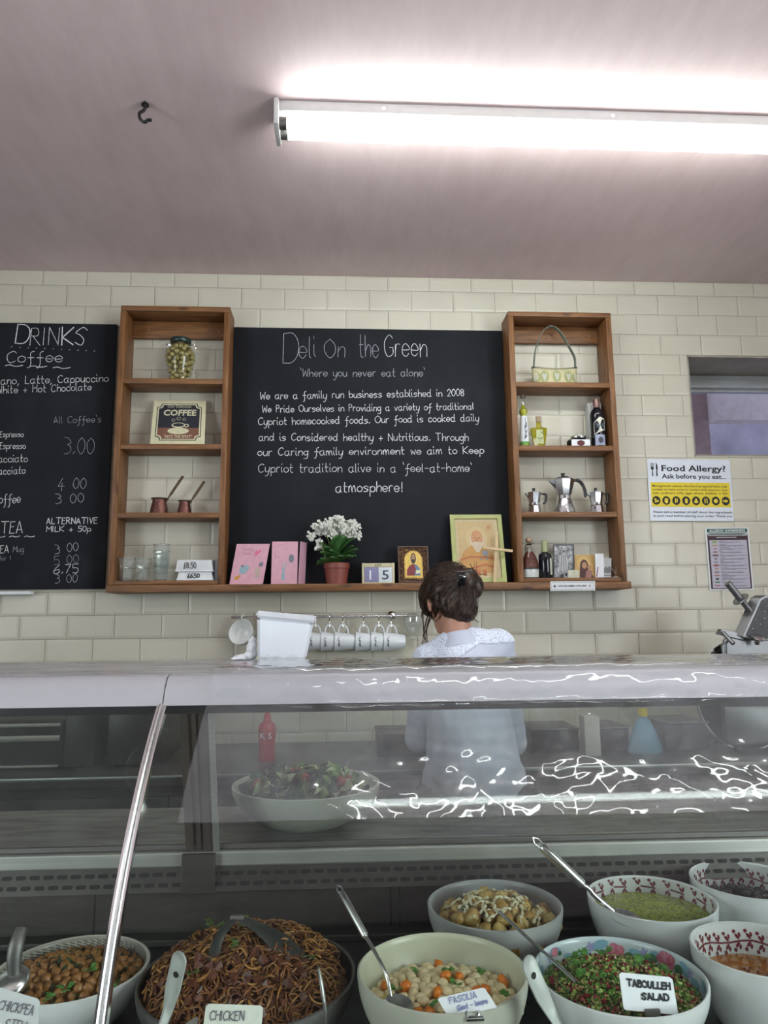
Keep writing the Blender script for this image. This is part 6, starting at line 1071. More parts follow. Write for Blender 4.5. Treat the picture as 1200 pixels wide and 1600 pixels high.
def onwall(inner, shapes, name, m, par, off=0.0008):
    """painted decoration that lies on the inner wall: shapes are polygons in (angle, height fraction)"""
    mb = MB()
    for sh in shapes:
        ctr = (sum(p[0] for p in sh)/len(sh), sum(p[1] for p in sh)/len(sh)); mb.add([inner(a, min(s, .995), off) for a, s in sh] + [inner(ctr[0], min(ctr[1], .995), off)], [((i+1) % len(sh), i, len(sh)) for i in range(len(sh))])
    return mb.build(name, m, par, 0)
M['cream_bowl'] = speckle('speckled_cream_glaze', (0.56, 0.56, 0.42), (0.20, 0.18, 0.12), 0.3, 210, 0.03); M['cream_out'] = mat('grey_cream_glaze', (0.44, 0.43, 0.36), 0.35, 0, 0.04)
M['grey_bowl'] = mat('grey_stoneware', (0.40, 0.40, 0.38), 0.35, 0, 0.05, 12); M['white_bowl'] = mat('white_bowl_glaze', (0.66, 0.67, 0.66), 0.18, 0, 0.03); M['red_paint'] = mat('dark_red_glaze_paint', (0.17, 0.016, 0.026), 0.4)
B1, in1 = bowl('salad_bowl', 'speckled cream bowl of white bean salad with carrots, front centre', 0.161, -1.964, 0.138, 0.89, M['cream_out'], M['cream_bowl'])
B2, in2 = bowl('salad_bowl', 'wide grey bowl of roast potatoes behind the bean salad', 0.306, -1.688, 0.135, 0.885, M['grey_bowl'], mat('grey_stoneware_inside', (0.36, 0.37, 0.38), 0.3, 0, 0.06, 9))
B3, in3 = bowl('salad_bowl', 'white red-sprigged bowl of green pesto dip with the ladle', 0.625, -1.701, 0.125, 0.89, M['white_bowl'], rim=M['white_bowl'], foot=0.62)
B4, in4 = bowl('salad_bowl', 'bowl with pink rose and blue leaf pattern holding tabbouleh', 0.457, -1.956, 0.139, 0.87, M['white_bowl'], mat('pale_blue_white_glaze', (0.58, 0.66, 0.68), 0.2, 0, 0.06, 10))
B5, in5 = bowl('serving_platter', 'large dark metal dish heaped with chicken noodles', -0.160, -1.897, 0.181, 0.865, M['steel_dark'], steel('dark_polished_steel', (0.25, 0.25, 0.25), 0.3), foot=0.6, cat='dish')
B6, in6 = bowl('salad_bowl', 'white bowl with a black geometric rim pattern holding chickpea stew', -0.472, -1.837, 0.130, 0.86, M['white_bowl'], mat('cream_patterned_glaze', (0.52, 0.50, 0.42), 0.25, 0, 0.04))
B7, in7 = bowl('salad_bowl', 'white red-sprigged bowl of amber chilli oil at the right edge', 0.711, -1.937, 0.110, 0.89, M['white_bowl'], rim=M['white_bowl'], foot=0.62)
B8, in8 = bowl('salad_bowl', 'white red-sprigged bowl of black olives in the back right corner', 0.861, -1.650, 0.117, 0.90, M['white_bowl'], rim=M['white_bowl'], foot=0.62)
B9, in9 = bowl('salad_bowl', 'big cream bowl of lettuce salad on the rear worktop', -0.092, -1.325, 0.185, 1.05, mat('cream_china', (0.60, 0.58, 0.48), 0.3, 0, 0.03), None, 0.9505, 0.42)
def sprig(inner, a0, a1, s0, amp, n, par, rise=0.0):
    """red branch: a wavy stem with paired slanting leaves and round buds"""
    sh = []; pts = [(a0+(a1-a0)*i/n, s0 + amp*math.sin(i*1.3) + rise*i/n) for i in range(n+1)]; R_ = 9.0
    for p, q_ in zip(pts, pts[1:]): sh.append([(p[0], p[1]-0.013), (q_[0], q_[1]-0.013), (q_[0], q_[1]+0.013), (p[0], p[1]+0.013)])
    for i, (a, s) in enumerate(pts):
        for sg in (1, -1):
            for (da, ds, ln, wd) in ((0.075, 0.075, 0.105, 0.021), (0.02, 0.11, 0.075, 0.018)):
                ang = math.atan2(sg*ds*0.12, da*0.11); ca_, sa_ = math.cos(ang), math.sin(ang); e1, e2 = ln*0.056, wd*0.13     # metres along and across the leaf
                sh.append([(a + (da*0.75*0.11 + e1*math.cos(t)*ca_ - e2*math.sin(t)*sa_)/0.11, s + (sg*ds*0.75*0.12 + e1*math.cos(t)*sa_ + e2*math.sin(t)*ca_)/0.12) for t in [2*PI*k/10 for k in range(10)]])
            sh.append([(a + 0.105 + 0.030*math.cos(t), s + sg*0.125 + 0.028*math.sin(t)) for t in [2*PI*k/9 for k in range(9)]])
    onwall(inner, sh, 'painted_sprig', M['red_paint'], par)
for i in range(12): sprig(in3, 0.05+i*0.52, 0.05+i*0.52+0.26, 0.84, 0.02, 1, B3)
sprig(in7, 0.0, 6.2, 0.76, 0.025, 32, B7); sprig(in8, 0.0, 6.2, 0.77, 0.03, 32, B8)
bk = []
for i in range(64):
    a = 2*PI*i/64
    for s_ in (0.955, 0.985): bk.append([(a, s_), (a+0.098, s_), (a+0.098, s_+0.007), (a, s_+0.007)])
    for k in range(3): bk.append([(a+0.01, 0.80+0.05*k), (a+0.018, 0.79+0.05*k), (a+0.09, 0.835+0.05*k), (a+0.082, 0.845+0.05*k)])
    bk.append([(a+0.05+0.028*math.cos(t), 0.72+0.05*math.sin(t)) for t in [2*PI*k/8 for k in range(8)]])
onwall(in6, bk, 'rim_pattern', M['ink'], B6)
lv = []; fl = []; gl_ = []; lil = []
for i in range(26):
    a = i*0.242; s_ = 0.78 + 0.12*math.sin(i*2.3); d = 0.5*math.sin(i*1.7); lv.append([(a + 0.11*math.cos(t)*math.cos(d) - 0.05*math.sin(t)*math.sin(d)*1.5, s_ + 0.14*math.cos(t)*math.sin(d) + 0.075*math.sin(t)*math.cos(d)) for t in [2*PI*k/14 for k in range(14)]])
    if i % 3 == 0: lil.append([(a+0.14+0.05*(1+0.35*math.cos(5*t))*math.cos(t), 0.86+0.07*(1+0.35*math.cos(5*t))*math.sin(t)) for t in [2*PI*k/20 for k in range(20)]])
for a, s_, R in ((0.55, 0.86, 1.0), (1.25, 0.80, 0.9), (2.9, 0.72, 0.9), (3.5, 0.8, 0.8), (4.6, 0.85, 1), (5.6, 0.82, 1), (2.2, 0.9, 0.5)):
    for k in range(5): fl.append([(a+0.07*R*math.cos(k*1.257)+0.075*R*math.cos(t), s_+0.07*R*math.sin(k*1.257)+0.085*R*math.sin(t)) for t in [2*PI*j/10 for j in range(10)]])
    for k in (-1, 1): gl_.append([(a+k*0.20*R+0.07*R*math.cos(t), s_-0.05+0.075*R*math.sin(t)) for t in [2*PI*j/10 for j in range(10)]])
onwall(in4, lv, 'blue_leaves', flat('soft_blue_glaze_paint', (0.22, 0.42, 0.52), 0.4), B4); onwall(in4, lil, 'lilac_flowers', flat('lilac_glaze_paint', (0.33, 0.32, 0.55), 0.4), B4, 0.0012); onwall(in4, gl_, 'green_leaves', flat('green_glaze_paint', (0.06, 0.17, 0.07), 0.4), B4, 0.0014); onwall(in4, fl, 'pink_roses', mottled('rose_glaze_paint', [(0.35, (0.45, 0.05, 0.11)), (0.65, (0.70, 0.30, 0.38))], 90, 0.4, 0), B4, 0.0018)

# ------------------------------------------------------------------ what is in them
fr = random.Random(42)
def heap(cx, cy, r, z, h, m, n=48, rough=0.004, fq=60, px_=0.0, py_=0.0):
    mb = MB(); vs = [Vector((cx, cy, z+h))]; fs = []; K = 18
    def zz(x, y, f_):
        d = math.hypot(x-px_*r, y-py_*r)/r; return z + h*max(0, 1-min(1, d/(1.0+0.4*math.hypot(px_, py_)))**2)*(1 if f_ < 1 else 0) + rough*noise.noise(Vector((x*fq, y*fq, z*7)))*min(1, (1-f_)*5)
    vs[0].z = zz(0, 0, 0)
    for k in range(1, K+1):
        for j in range(n):
            a = 2*PI*j/n; x, y = r*k/K*math.cos(a), r*k/K*math.sin(a); vs.append(Vector((cx+x, cy+y, zz(x, y, k/K))))
    fs += [(0, 1+j, 1+(j+1) % n) for j in range(n)] + [(1+(k-1)*n+j, 1+k*n+j, 1+k*n+(j+1) % n, 1+(k-1)*n+(j+1) % n) for k in range(1, K) for j in range(n)]
    mb.add(vs, fs); return mb, (lambda x, y: zz(x-cx, y-cy, min(0.98, math.hypot(x-cx, y-cy)/r)))
def scatter(cx, cy, r, mind, n, tries=6000, rmin=0.0):
    out = []
    for _ in range(tries):
        a = fr.uniform(0, 2*PI); q_ = r*math.sqrt(fr.uniform(rmin, 1)); x, y = cx+q_*math.cos(a), cy+q_*math.sin(a)
        if all((x-u)**2 + (y-v)**2 > mind*mind for u, v in out): out.append((x, y))
        if len(out) >= n: break
    return out
def spin(): return (fr.uniform(0, 6.28), fr.uniform(0, 6.28), fr.uniform(0, 6.28))
def many(protos, spots, zf, lift, label, cat, group, flatlie=False, smin=0.9, smax=1.1):
    for i, (x, y) in enumerate(spots):
        p = protos[i % len(protos)]; o = p if i < len(protos) else copy_tree(p); o.location = (x, y, zf(x, y)+lift); o.rotation_euler = (fr.uniform(-.5, .5), fr.uniform(-.5, .5), fr.uniform(0, 6.28)) if flatlie else spin(); s = fr.uniform(smin, smax); o.scale = (s, s, s); tag(o, label, cat, group)
def lump(name, r, m, seed, k=0.16, u=14, v=10, bean=0.0):
    mb = MB().ell((0, 0, 0), r, None, u, v); mb.v = [p*(1 + k*noise.noise(p*(0.7/max(r))*2.2 + Vector((seed, seed*2, 0)))) + Vector((0, bean*(p.x/r[0])**2*r[1], 0)) for p in mb.v]; return mb.build(name, m, None, 180, (0, 0, 0))
def bits(mb, c, s, kind=0):
    a, b_ = fr.uniform(0, 6.28), fr.uniform(-.9, .9); e1 = Vector((math.cos(a), math.sin(a), b_)).normalized(); e2 = e1.cross(Vector((fr.uniform(-.4, .4), fr.uniform(-.4, .4), 1))).normalized(); n = e1.cross(e2)
    if kind == 0: mb.add([c-e1*s, c+e2*s*0.55+n*s*0.3, c+e1*s, c-e2*s*0.55+n*s*0.3, c-e1*s*0.3+n*s*0.12], [(0, 3, 4), (3, 2, 4), (2, 1, 4), (1, 0, 4)])
    else: mb.add([c+n*s, c+e1*s, c+e2*s, c-e1*s, c-e2*s, c-n*s], [(0, 1, 2), (0, 2, 3), (0, 3, 4), (0, 4, 1), (5, 2, 1), (5, 3, 2), (5, 4, 3), (5, 1, 4)])
def sprout(name, c, s, m, n=3):
    mb = MB()
    for k in range(n):
        a = fr.uniform(0, 6.28); d = Vector((math.cos(a), math.sin(a), fr.uniform(.1, .6))).normalized(); sd = d.cross(Vector((0, 0, 1))).normalized(); up = sd.cross(d); o = c + Vector((fr.uniform(-1, 1), fr.uniform(-1, 1), 0))*s*0.3
        out = [(0, 0), (0.35, 0.42), (0.45, 0.2), (0.8, 0.5), (0.75, 0.18), (1.1, 0), (0.75, -0.2), (0.8, -0.48), (0.45, -0.2), (0.35, -0.42)]; P = [o + d*x*s + sd*y*s + up*0.12*s*math.sin(x*4+y*5) for x, y in out]; mb.add(P + [p - up*0.0008 for p in P], [tuple(range(10)), tuple(range(19, 9, -1))] + [(i, 10+i, 10+(i+1) % 10, (i+1) % 10) for i in range(10)])
    return mb.build(name, m, None, 0)
M['parsley'] = mottled('parsley_green', [(0.3, (0.035, 0.13, 0.015)), (0.7, (0.12, 0.30, 0.05))], 120, 0.5, 0.1)
M['bean'] = mottled('white_bean_skin', [(0.3, (0.66, 0.50, 0.26)), (0.7, (0.80, 0.69, 0.45))], 80, 0.25, 0.05); M['carrot'] = mottled('cooked_carrot', [(0.3, (0.62, 0.13, 0.008)), (0.7, (0.78, 0.25, 0.02))], 60, 0.3, 0.1)

# bean salad
mb, z1 = heap(0.162, -1.972, 0.120, 0.838, 0.018, None); bs_ = tag(mb.build('bean_salad_dressing', mottled('pale_bean_dressing', [(0.35, (0.30, 0.20, 0.07)), (0.65, (0.55, 0.42, 0.22))], 60, 0.25, 0.3), None, 180), 'oily dressing under the beans in the speckled cream bowl', 'dressing', kind='stuff')
sp = scatter(0.162, -1.972, 0.116, 0.0148, 170); ca = sp[::9]; be = [p for i, p in enumerate(sp) if i % 9]
many([lump('white_bean', (0.0115, 0.0078, 0.0072), M['bean'], k, 0.1, bean=-0.25) for k in (1, 2, 3)], be, z1, 0.006, 'white bean in the salad in the speckled cream bowl', 'bean', 'white beans in the salad bowl', True, 0.92, 1.2)
many([lump('carrot_chunk', (0.0125, 0.0105, 0.0085), M['carrot'], k, 0.35, 6, 4) for k in (4, 5)], ca, z1, 0.009, 'orange carrot chunk in the bean salad', 'carrot', 'carrot chunks in the bean salad', False, 0.8, 1.15)
for (x, y) in scatter(0.163, -1.985, 0.10, 0.035, 13): tag(sprout('parsley_leaf', Vector((x, y, z1(x, y)+0.013)), 0.013, M['parsley']), 'torn parsley leaf on the bean salad', 'herb', 'parsley leaves on the bean salad')
tag(MB().lathe([(0.001, 0), (0.013, 0), (0.016, 0.005), (0.010, 0.011), (0.001, 0.012)], (0.075, -1.995, z1(0.09, -1.99)+0.006), 5, Matrix.Rotation(0.5, 3, 'X')).build('lemon_wedge', flat('lemon_flesh', (0.62, 0.55, 0.10), 0.4), None, 20), 'yellow lemon wedge at the left side of the bean salad', 'lemon')

# roast potatoes with a creamy drizzle
mb, z2 = heap(0.306, -1.694, 0.118, 0.838, 0.042, None); tag(mb.build('potato_base', mottled('dark_roast_juices', [(0.35, (0.06, 0.045, 0.02)), (0.65, (0.22, 0.15, 0.06))], 50, 0.4, 0.4), None, 180), 'dark roasting juices and herbs under the potatoes in the grey bowl', 'sauce', kind='stuff')
M['potato'] = mottled('roast_potato', [(0.32, (0.13, 0.055, 0.012)), (0.48, (0.42, 0.24, 0.055)), (0.66, (0.64, 0.50, 0.19))], 26, 0.35, 0.3, 4)
many([lump('roast_potato', (0.021, 0.017, 0.014), M['potato'], k, 0.5, 10, 7) for k in (6, 7, 8, 9)], scatter(0.306, -1.694, 0.110, 0.0265, 44), z2, 0.007, 'roast potato chunk in the wide grey bowl', 'potato', 'roast potato chunks', False, 0.8, 1.15)
dz = MB()
for k in range(38):
    x, y = scatter(0.306, -1.694, 0.095, 0.0, 1)[0]; a = fr.uniform(0, 6.28); P = []
    for i in range(5): P.append(Vector((x, y, z2(x, y)+0.021+0.003*math.sin(i*1.7)))); a += fr.uniform(-.9, .9); x += 0.009*math.cos(a); y += 0.009*math.sin(a)
    dz.tube(smooth_line(P, 4), [0.0025+0.0012*math.sin(i) for i in range(17)], 7)
tag(dz.build('creamy_drizzle', flat('cream_dressing', (0.66, 0.61, 0.40), 0.35)), 'ribbons of creamy dressing over the roast potatoes', 'dressing', kind='stuff')
hb = MB()
for (x, y) in scatter(0.306, -1.694, 0.108, 0.007, 150): bits(hb, Vector((x, y, z2(x, y)+0.019)), 0.005)
tag(hb.build('chopped_herbs', mat('dark_chopped_herb', (0.035, 0.07, 0.02), 0.6, 0, 0.4), None, 0), 'dark chopped herbs strewn over the roast potatoes', 'herb', kind='stuff')

# green dip, amber oil, black olives
mb, z3 = heap(0.625, -1.701, 0.1155, 0.861, 0.010, None, 48, 0.003, 40); tag(mb.build('pesto_dip', mottled('green_pesto', [(0.30, (0.07, 0.095, 0.008)), (0.5, (0.26, 0.31, 0.02)), (0.68, (0.48, 0.50, 0.08))], 130, 0.22, 0.8, 8, 0.006), None, 180), 'chunky green pesto dip filling the white red-sprigged bowl', 'dip', kind='stuff')
M['amber'] = mottled('amber_chilli_oil', [(0.35, (0.30, 0.09, 0.006)), (0.65, (0.48, 0.19, 0.012))], 25, 0.06, 0.05, coat=0.5); mb, z7 = heap(0.711, -1.937, 0.0955, 0.842, 0.0, None, 48, 0.0006, 30); tag(mb.build('chilli_oil', M['amber'], None, 180), 'amber chilli oil in the sprigged bowl at the right edge', 'oil', kind='stuff')
cf = MB()
for (x, y) in scatter(0.711, -1.937, 0.085, 0.003, 420): 
    if y < -1.895: bits(cf, Vector((x, y, 0.8425)), 0.0032, fr.choice((0, 1)))
tag(cf.build('chilli_flakes', mat('dark_red_chilli', (0.12, 0.018, 0.008), 0.4, 0, 0.5), None, 0), 'dark red chilli flakes floating on the amber oil', 'chilli', kind='stuff')
mb, z8 = heap(0.861, -1.650, 0.098, 0.842, 0.014, None); tag(mb.build('olive_marinade', flat('dark_marinade', (0.02, 0.018, 0.017), 0.2), None, 180), 'dark marinade beneath the black olives in the back right bowl', 'marinade', kind='stuff')
many([lump('black_olive', (0.0125, 0.0105, 0.0105), mat('black_olive_skin', (0.022, 0.018, 0.020), 0.25), 3, 0.08)], scatter(0.861, -1.650, 0.092, 0.0205, 60), z8, 0.006, 'black olive in the back right sprigged bowl', 'olive', 'black olives in the sprigged bowl')

# chickpea stew
mb, z6 = heap(-0.472, -1.838, 0.119, 0.834, 0.026, None); tag(mb.build('stew_sauce', mottled('orange_brown_stew', [(0.35, (0.11, 0.045, 0.012)), (0.65, (0.27, 0.12, 0.035))], 60, 0.35, 0.5), None, 180), 'orange-brown sauce of the chickpea stew in the patterned bowl', 'stew', kind='stuff')
M['chickpea'] = mottled('stewed_chickpea', [(0.3, (0.22, 0.085, 0.020)), (0.7, (0.40, 0.19, 0.055))], 60, 0.35, 0.2)
many([lump('chickpea', (0.0085, 0.0078, 0.0078), M['chickpea'], k, 0.25) for k in (1, 5, 8)], scatter(-0.472, -1.838, 0.114, 0.0145, 165), z6, 0.004, 'chickpea in the orange-brown stew in the patterned bowl', 'chickpea', 'chickpeas in the stew', False, 0.85, 1.2)
gb = MB()
for (x, y) in scatter(-0.472, -1.838, 0.112, 0.008, 150): bits(gb, Vector((x, y, z6(x, y)+0.009)), fr.uniform(0.005, 0.011))
tag(gb.build('wilted_spinach', mat('wilted_spinach_green', (0.040, 0.060, 0.016), 0.5, 0, 0.5), None, 0), 'dark wilted greens through the chickpea stew', 'greens', kind='stuff')
for (x, y) in ((-0.405, -1.862), (-0.388, -1.90), (-0.455, -1.915), (-0.43, -1.87), (-0.476, -1.93)): tag(sprout('parsley_leaf', Vector((x, y, z6(x, y)+0.012)), 0.014, M['parsley']), 'bright parsley leaf on the chickpea stew', 'herb', 'parsley leaves on the stew')

# chicken noodles
mb, z5 = heap(-0.162, -1.899, 0.170, 0.843, 0.055, None, 56, 0.008, 40, -0.05, 0.25); nd = tag(mb.build('noodle_base', mottled('dark_fried_noodle', [(0.35, (0.035, 0.016, 0.008)), (0.55, (0.10, 0.040, 0.015)), (0.7, (0.19, 0.085, 0.03))], 70, 0.4, 0.8), None, 180), 'dark shredded chicken under the fried noodles in the metal dish', 'chicken', kind='stuff')
M['noodle'] = [mat('golden_noodle', (0.36, 0.175, 0.045), 0.35, 0, 0.3), mat('brown_noodle', (0.20, 0.075, 0.020), 0.4, 0, 0.3), mat('red_brown_noodle', (0.10, 0.030, 0.014), 0.4, 0, 0.3)]
nb = MB()
for k in range(1250):
    x, y = scatter(-0.162, -1.899, 0.163, 0.0, 1)[0]; far = (y+1.900)/0.15; a = fr.uniform(0, 6.28); cur = fr.uniform(-.85, .85); P = []; h0 = fr.uniform(0.0, 0.011)
    for i in range(7):
        d = math.hypot(x+0.162, y+1.899)
        if d > 0.168: break
        P.append(Vector((x, y, z5(x, y)+0.002+h0+0.004*math.sin(i*1.3+a)))); a += cur + fr.uniform(-.3, .3); x += 0.0085*math.cos(a); y += 0.0085*math.sin(a)
    if len(P) > 3: nb.k = 0 if fr.random() < 0.40+0.35*far else (1 if fr.random() < .55 else 2); nb.tube(smooth_line(P, 2), fr.uniform(0.0013, 0.0021), 5, False)
tag(nb.build('fried_noodles', M['noodle'], None, 180), 'tangle of golden brown fried noodles in the large metal dish', 'noodles', kind='stuff')
cb = MB()
for (x, y) in scatter(-0.165, -1.935, 0.130, 0.014, 75):
    if y < -1.89 or fr.random() < .15: bits(cb, Vector((x, y, z5(x, y)+0.012)), fr.uniform(0.006, 0.012), 1)
tag(cb.build('chicken_shreds', mottled('dark_glazed_chicken', [(0.3, (0.05, 0.016, 0.010)), (0.7, (0.17, 0.055, 0.028))], 70, 0.3, 0.4), None, 60), 'dark glazed chicken shreds among the noodles', 'chicken', kind='stuff')
for (x, y, s) in ((-0.19, -1.80, 0.022), (-0.235, -1.815, 0.02), (-0.175, -1.905, 0.018), (-0.055, -1.905, 0.018), (-0.245, -1.95, 0.015)): tag(sprout('green_pepper_strip', Vector((x, y, z5(x, y)+0.016)), s, mat('cooked_green', (0.07, 0.12, 0.02), 0.4, 0, 0.3), 2), 'strip of cooked green vegetable on the noodles', 'vegetable', 'green strips on the noodles')

# tabbouleh
mb, z4 = heap(0.456, -1.960, 0.129, 0.838, 0.028, None, 48, 0.005, 50); tag(mb.build('tabbouleh_base', mottled('bulgur_and_parsley', [(0.35, (0.05, 0.07, 0.015)), (0.5, (0.20, 0.19, 0.07)), (0.68, (0.36, 0.31, 0.15))], 150, 0.5, 0.8, 8), None, 180), 'bulgur base of the tabbouleh in the rose patterned bowl', 'salad', kind='stuff')
TB = [mat('tabbouleh_parsley', (0.085, 0.20, 0.025), 0.5, 0, 0.5), mat('tabbouleh_bulgur', (0.46, 0.39, 0.16), 0.5, 0, 0.3), mat('pomegranate_red', (0.24, 0.022, 0.035), 0.2, 0, 0.4), mat('tomato_red', (0.34, 0.075, 0.045), 0.35, 0, 0.3), mat('cucumber_green', (0.36, 0.44, 0.11), 0.4, 0, 0.3)]
tb = MB()
for (x, y) in scatter(0.456, -1.960, 0.126, 0.0030, 2600, 20000):
    u = fr.random(); far = (y+1.968)/0.12; tb.k = 0 if u < .46 else (1 if u < .74 else (2 if u < .86+0.04*far else (3 if u < .93 else 4))); c = Vector((x, y, z4(x, y) + fr.uniform(0.002, 0.008))); bits(tb, c, (fr.uniform(.004, .0075), .0022, .0036, .004, .005)[tb.k], 0 if tb.k == 0 else 1)
tag(tb.build('tabbouleh', TB, None, 30), 'tabbouleh of parsley, bulgur and red seeds in the rose patterned bowl', 'salad', kind='stuff')
for (x, y) in [(0.40, -1.885), (0.375, -1.90), (0.43, -1.875), (0.55, -1.93), (0.52, -1.90)] + scatter(0.455, -1.968, 0.1, 0.035, 8): tag(sprout('parsley_leaf', Vector((x, y, z4(x, y)+0.012)), 0.015, M['parsley']), 'parsley leaf on the tabbouleh', 'herb', 'parsley leaves on the tabbouleh')

# lettuce salad
mb, z9 = heap(-0.092, -1.325, 0.168, 1.022, 0.034, None); tag(mb.build('salad_bed', mottled('mottled_salad_green', [(0.35, (0.04, 0.07, 0.02)), (0.65, (0.25, 0.30, 0.12))], 40, 0.5, 0.5), None, 180), 'bed of chopped leaves filling the big cream bowl', 'salad', kind='stuff')  # leaf bed mottled at random from dark to mid green
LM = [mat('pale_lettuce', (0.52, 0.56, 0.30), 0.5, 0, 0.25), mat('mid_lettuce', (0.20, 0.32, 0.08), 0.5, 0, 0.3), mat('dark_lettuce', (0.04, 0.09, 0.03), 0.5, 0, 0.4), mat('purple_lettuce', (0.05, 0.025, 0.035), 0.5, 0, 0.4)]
def curl(seed, m):
    def fn(u, v): x, y = (u-.5)*0.050, (v-.5)*0.028; return Vector((x, y + 0.004*math.sin(u*9+seed), 0.011*math.sin(u*6+seed)*math.cos(v*3) + 0.006*noise.noise(Vector((u*4, v*4, seed)))))
    mb = MB().sheet(fn, 9, 6); n = len(mb.v); mb.add([p - Vector((0, 0, 0.001)) for p in mb.v[:n]], [tuple(reversed(q_)) for q_ in list(mb.f)]); return mb.build('lettuce_piece', m, None, 60, (0, 0, 0))
for k in range(4):
    nm_ = ('pale', 'mid green', 'dark green', 'purple')[k]; many([curl(k*3+1, LM[k]), curl(k*3+2, LM[k])], scatter(-0.092, -1.325, 0.150, 0.022, (34, 22, 18, 12)[k]), z9, 0.014, '%s torn lettuce piece in the big cream salad bowl' % nm_, 'lettuce', nm_ + ' lettuce pieces', False, 0.7, 1.1)
for (x, y) in ((-0.21, -1.385), (-0.09, -1.40), (-0.005, -1.39), (0.01, -1.36), (-0.12, -1.33)):
    tm = lump('tomato_piece', (0.016, 0.012, 0.012), mat('salad_tomato', (0.42, 0.055, 0.025), 0.25, 0, 0.2), x*50, 0.25); tm.location = (x, y, z9(x, y)+0.022); tm.rotation_euler = spin(); tag(tm, 'red tomato piece in the lettuce salad', 'tomato', 'tomato pieces in the lettuce salad')

# ------------------------------------------------------------------ serving tools
M['bright'] = mat('bright_steel', (0.74, 0.74, 0.72), 0.24, 0.95, 0.03)
M['pale_steel'] = mat('pale_satin_steel', (0.58, 0.60, 0.56), 0.32, 0.45, 0.03)
def spoon_bowl(mb, c, d, w, ln, R=None):
    d = Vector(d).normalized(); s = d.cross(Vector((0, 0, 1))).normalized(); u = s.cross(d)
    mb.sheet(lambda a, b: Vector(c) + d*(ln*b) + s*(w*(a-.5)*2*math.sin(PI*min(.98, b*.92+.06))**.6) + u*(-0.4*w*math.sin(PI*b)*(1-((a-.5)*2)**2)), 11, 14); n = len(mb.f); return mb
def flat_handle(name, label, pts, w, hole, par=None):
    """flat pressed-metal handle with a raised edge, a rounded end and a hanging hole"""
    P = smooth_line(pts, 8); t = thing(name, P[-1], label, 'serving spoon'); a = P[0]; d = (P[4]-P[0]).normalized(); s = d.cross(Vector((0, -0.55, 0.83))).normalized(); n = s.cross(d); n = n if n.dot(CAM-a) > 0 else -n
    mb = MB(); vs = []; k = len(P)
    wid = lambda i: w*(1.0 if i < k*0.30 else 1.0-0.45*min(1, (i-k*0.30)/(k*0.25)))
    for i, p in enumerate(P): e = wid(i); vs += [p - s*e, p - s*e + n*0.003, p - s*e*0.72 + n*0.0012, p + s*e*0.72 + n*0.0012, p + s*e + n*0.003, p + s*e, ]
    mb.add(vs, [(6*i+j, 6*i+(j+1) % 6, 6*i+6+(j+1) % 6, 6*i+6+j) for i in range(k-1) for j in range(6)]); c = P[0]; R0 = 10
    cap = [c + s*w*math.cos(t_) - d*w*math.sin(t_) for t_ in [PI*j/R0 for j in range(R0+1)]]; cin = [c + s*w*.72*math.cos(t_) - d*w*.72*math.sin(t_) for t_ in [PI*j/R0 for j in range(R0+1)]]
    o = len(cap); mb.add([p + n*0.003 for p in cap] + [p + n*0.0012 for p in cin] + cap, [(j, j+1, o+j+1, o+j) for j in range(R0)] + [tuple(range(o, 2*o))] + [(2*o+j, 2*o+j+1, j+1, j) for j in range(R0)] + [tuple(range(3*o-1, 2*o-1, -1))]); h = mb.build('handle', M['pale_steel'], t, 35)
    hc = P[hole] ; MB().lathe([(0.001, 0), (w*0.30, 0), (w*0.34, 0.0006), (0.001, 0.0007)], hc + n*0.0016, 18, Vector((0, 0, 1)).rotation_difference(n).to_matrix()).build('hanging_hole', M['slot'], h)
    sb = spoon_bowl(MB(), P[-1], (P[-1]-P[-3]).normalized(), w*1.7, w*4.6); sb.build('spoon_head', M['bright'], t, 180); return t
a = at(281, 1500, -2.10); flat_handle('serving_spoon', 'steel spoon standing in the noodles, its holed handle end in front', [a, a.lerp(at(264, 1575, -2.085), .5) , at(264, 1575, -2.085), at(254, 1625, -2.075), Vector((-0.215, -2.025, 0.862))], 0.0125, 5)
a = at(826, 1508, -2.10); flat_handle('serving_spoon', 'steel spoon with a small hole in its handle between the bean and tabbouleh bowls', [a, at(842, 1545, -2.095), at(862, 1585, -2.085), at(885, 1625, -2.085), Vector((0.352, -2.128, 0.842))], 0.0135, 4)
def ladle(name, label, top, grip_end, neck, tip, rg, loop, hw=0.028):
    top, grip_end, neck, tip = Vector(top), Vector(grip_end), Vector(neck), Vector(tip); t = thing(name, tip, label, 'ladle'); d = (grip_end-top).normalized(); MB().tube([top, top+d*0.004, top+d*0.02, grip_end-d*0.003, grip_end], [rg*.72, rg*.95, rg, rg, rg*.8], 18).build('grip', M['steel_z'] if not loop else M['bright'], t)
    s = d.cross(Vector((0, -.7, .7))).normalized(); lp = MB().tube([top - d*0.0 + s*rg*.6, top - d*rg*1.4 + s*rg*.75, top - d*rg*2.4, top - d*rg*1.4 - s*rg*.75, top - s*rg*.6], rg*0.22, 8); lp.build('hanging_loop', M['bright'], t)
    MB().tube(smooth_line([grip_end, grip_end.lerp(neck, .5) + Vector((0, 0, 0.003)), neck, tip], 8), rg*0.50, 12).build('neck', M['bright'], t); spoon_bowl(MB(), tip + Vector((0, 0, 0.004)), Vector((neck.x*0+0.4, -0.8, -0.15)), hw, hw*2.2).build('scoop', M['bright'], t, 180)
ladle('ladle', 'slim steel ladle leaning in the bean salad bowl', at(533, 1394, -1.86), at(571, 1463, -1.925), at(603, 1522, -1.985), at(611, 1558, -1.999), 0.0062, False, 0.022)
ladle('ladle', 'thick-handled steel ladle resting in the green pesto bowl', at(846, 1322, -1.72), at(911, 1383, -1.735), at(930, 1400, -1.735), at(958, 1424, -1.735), 0.0095, True, 0.03)
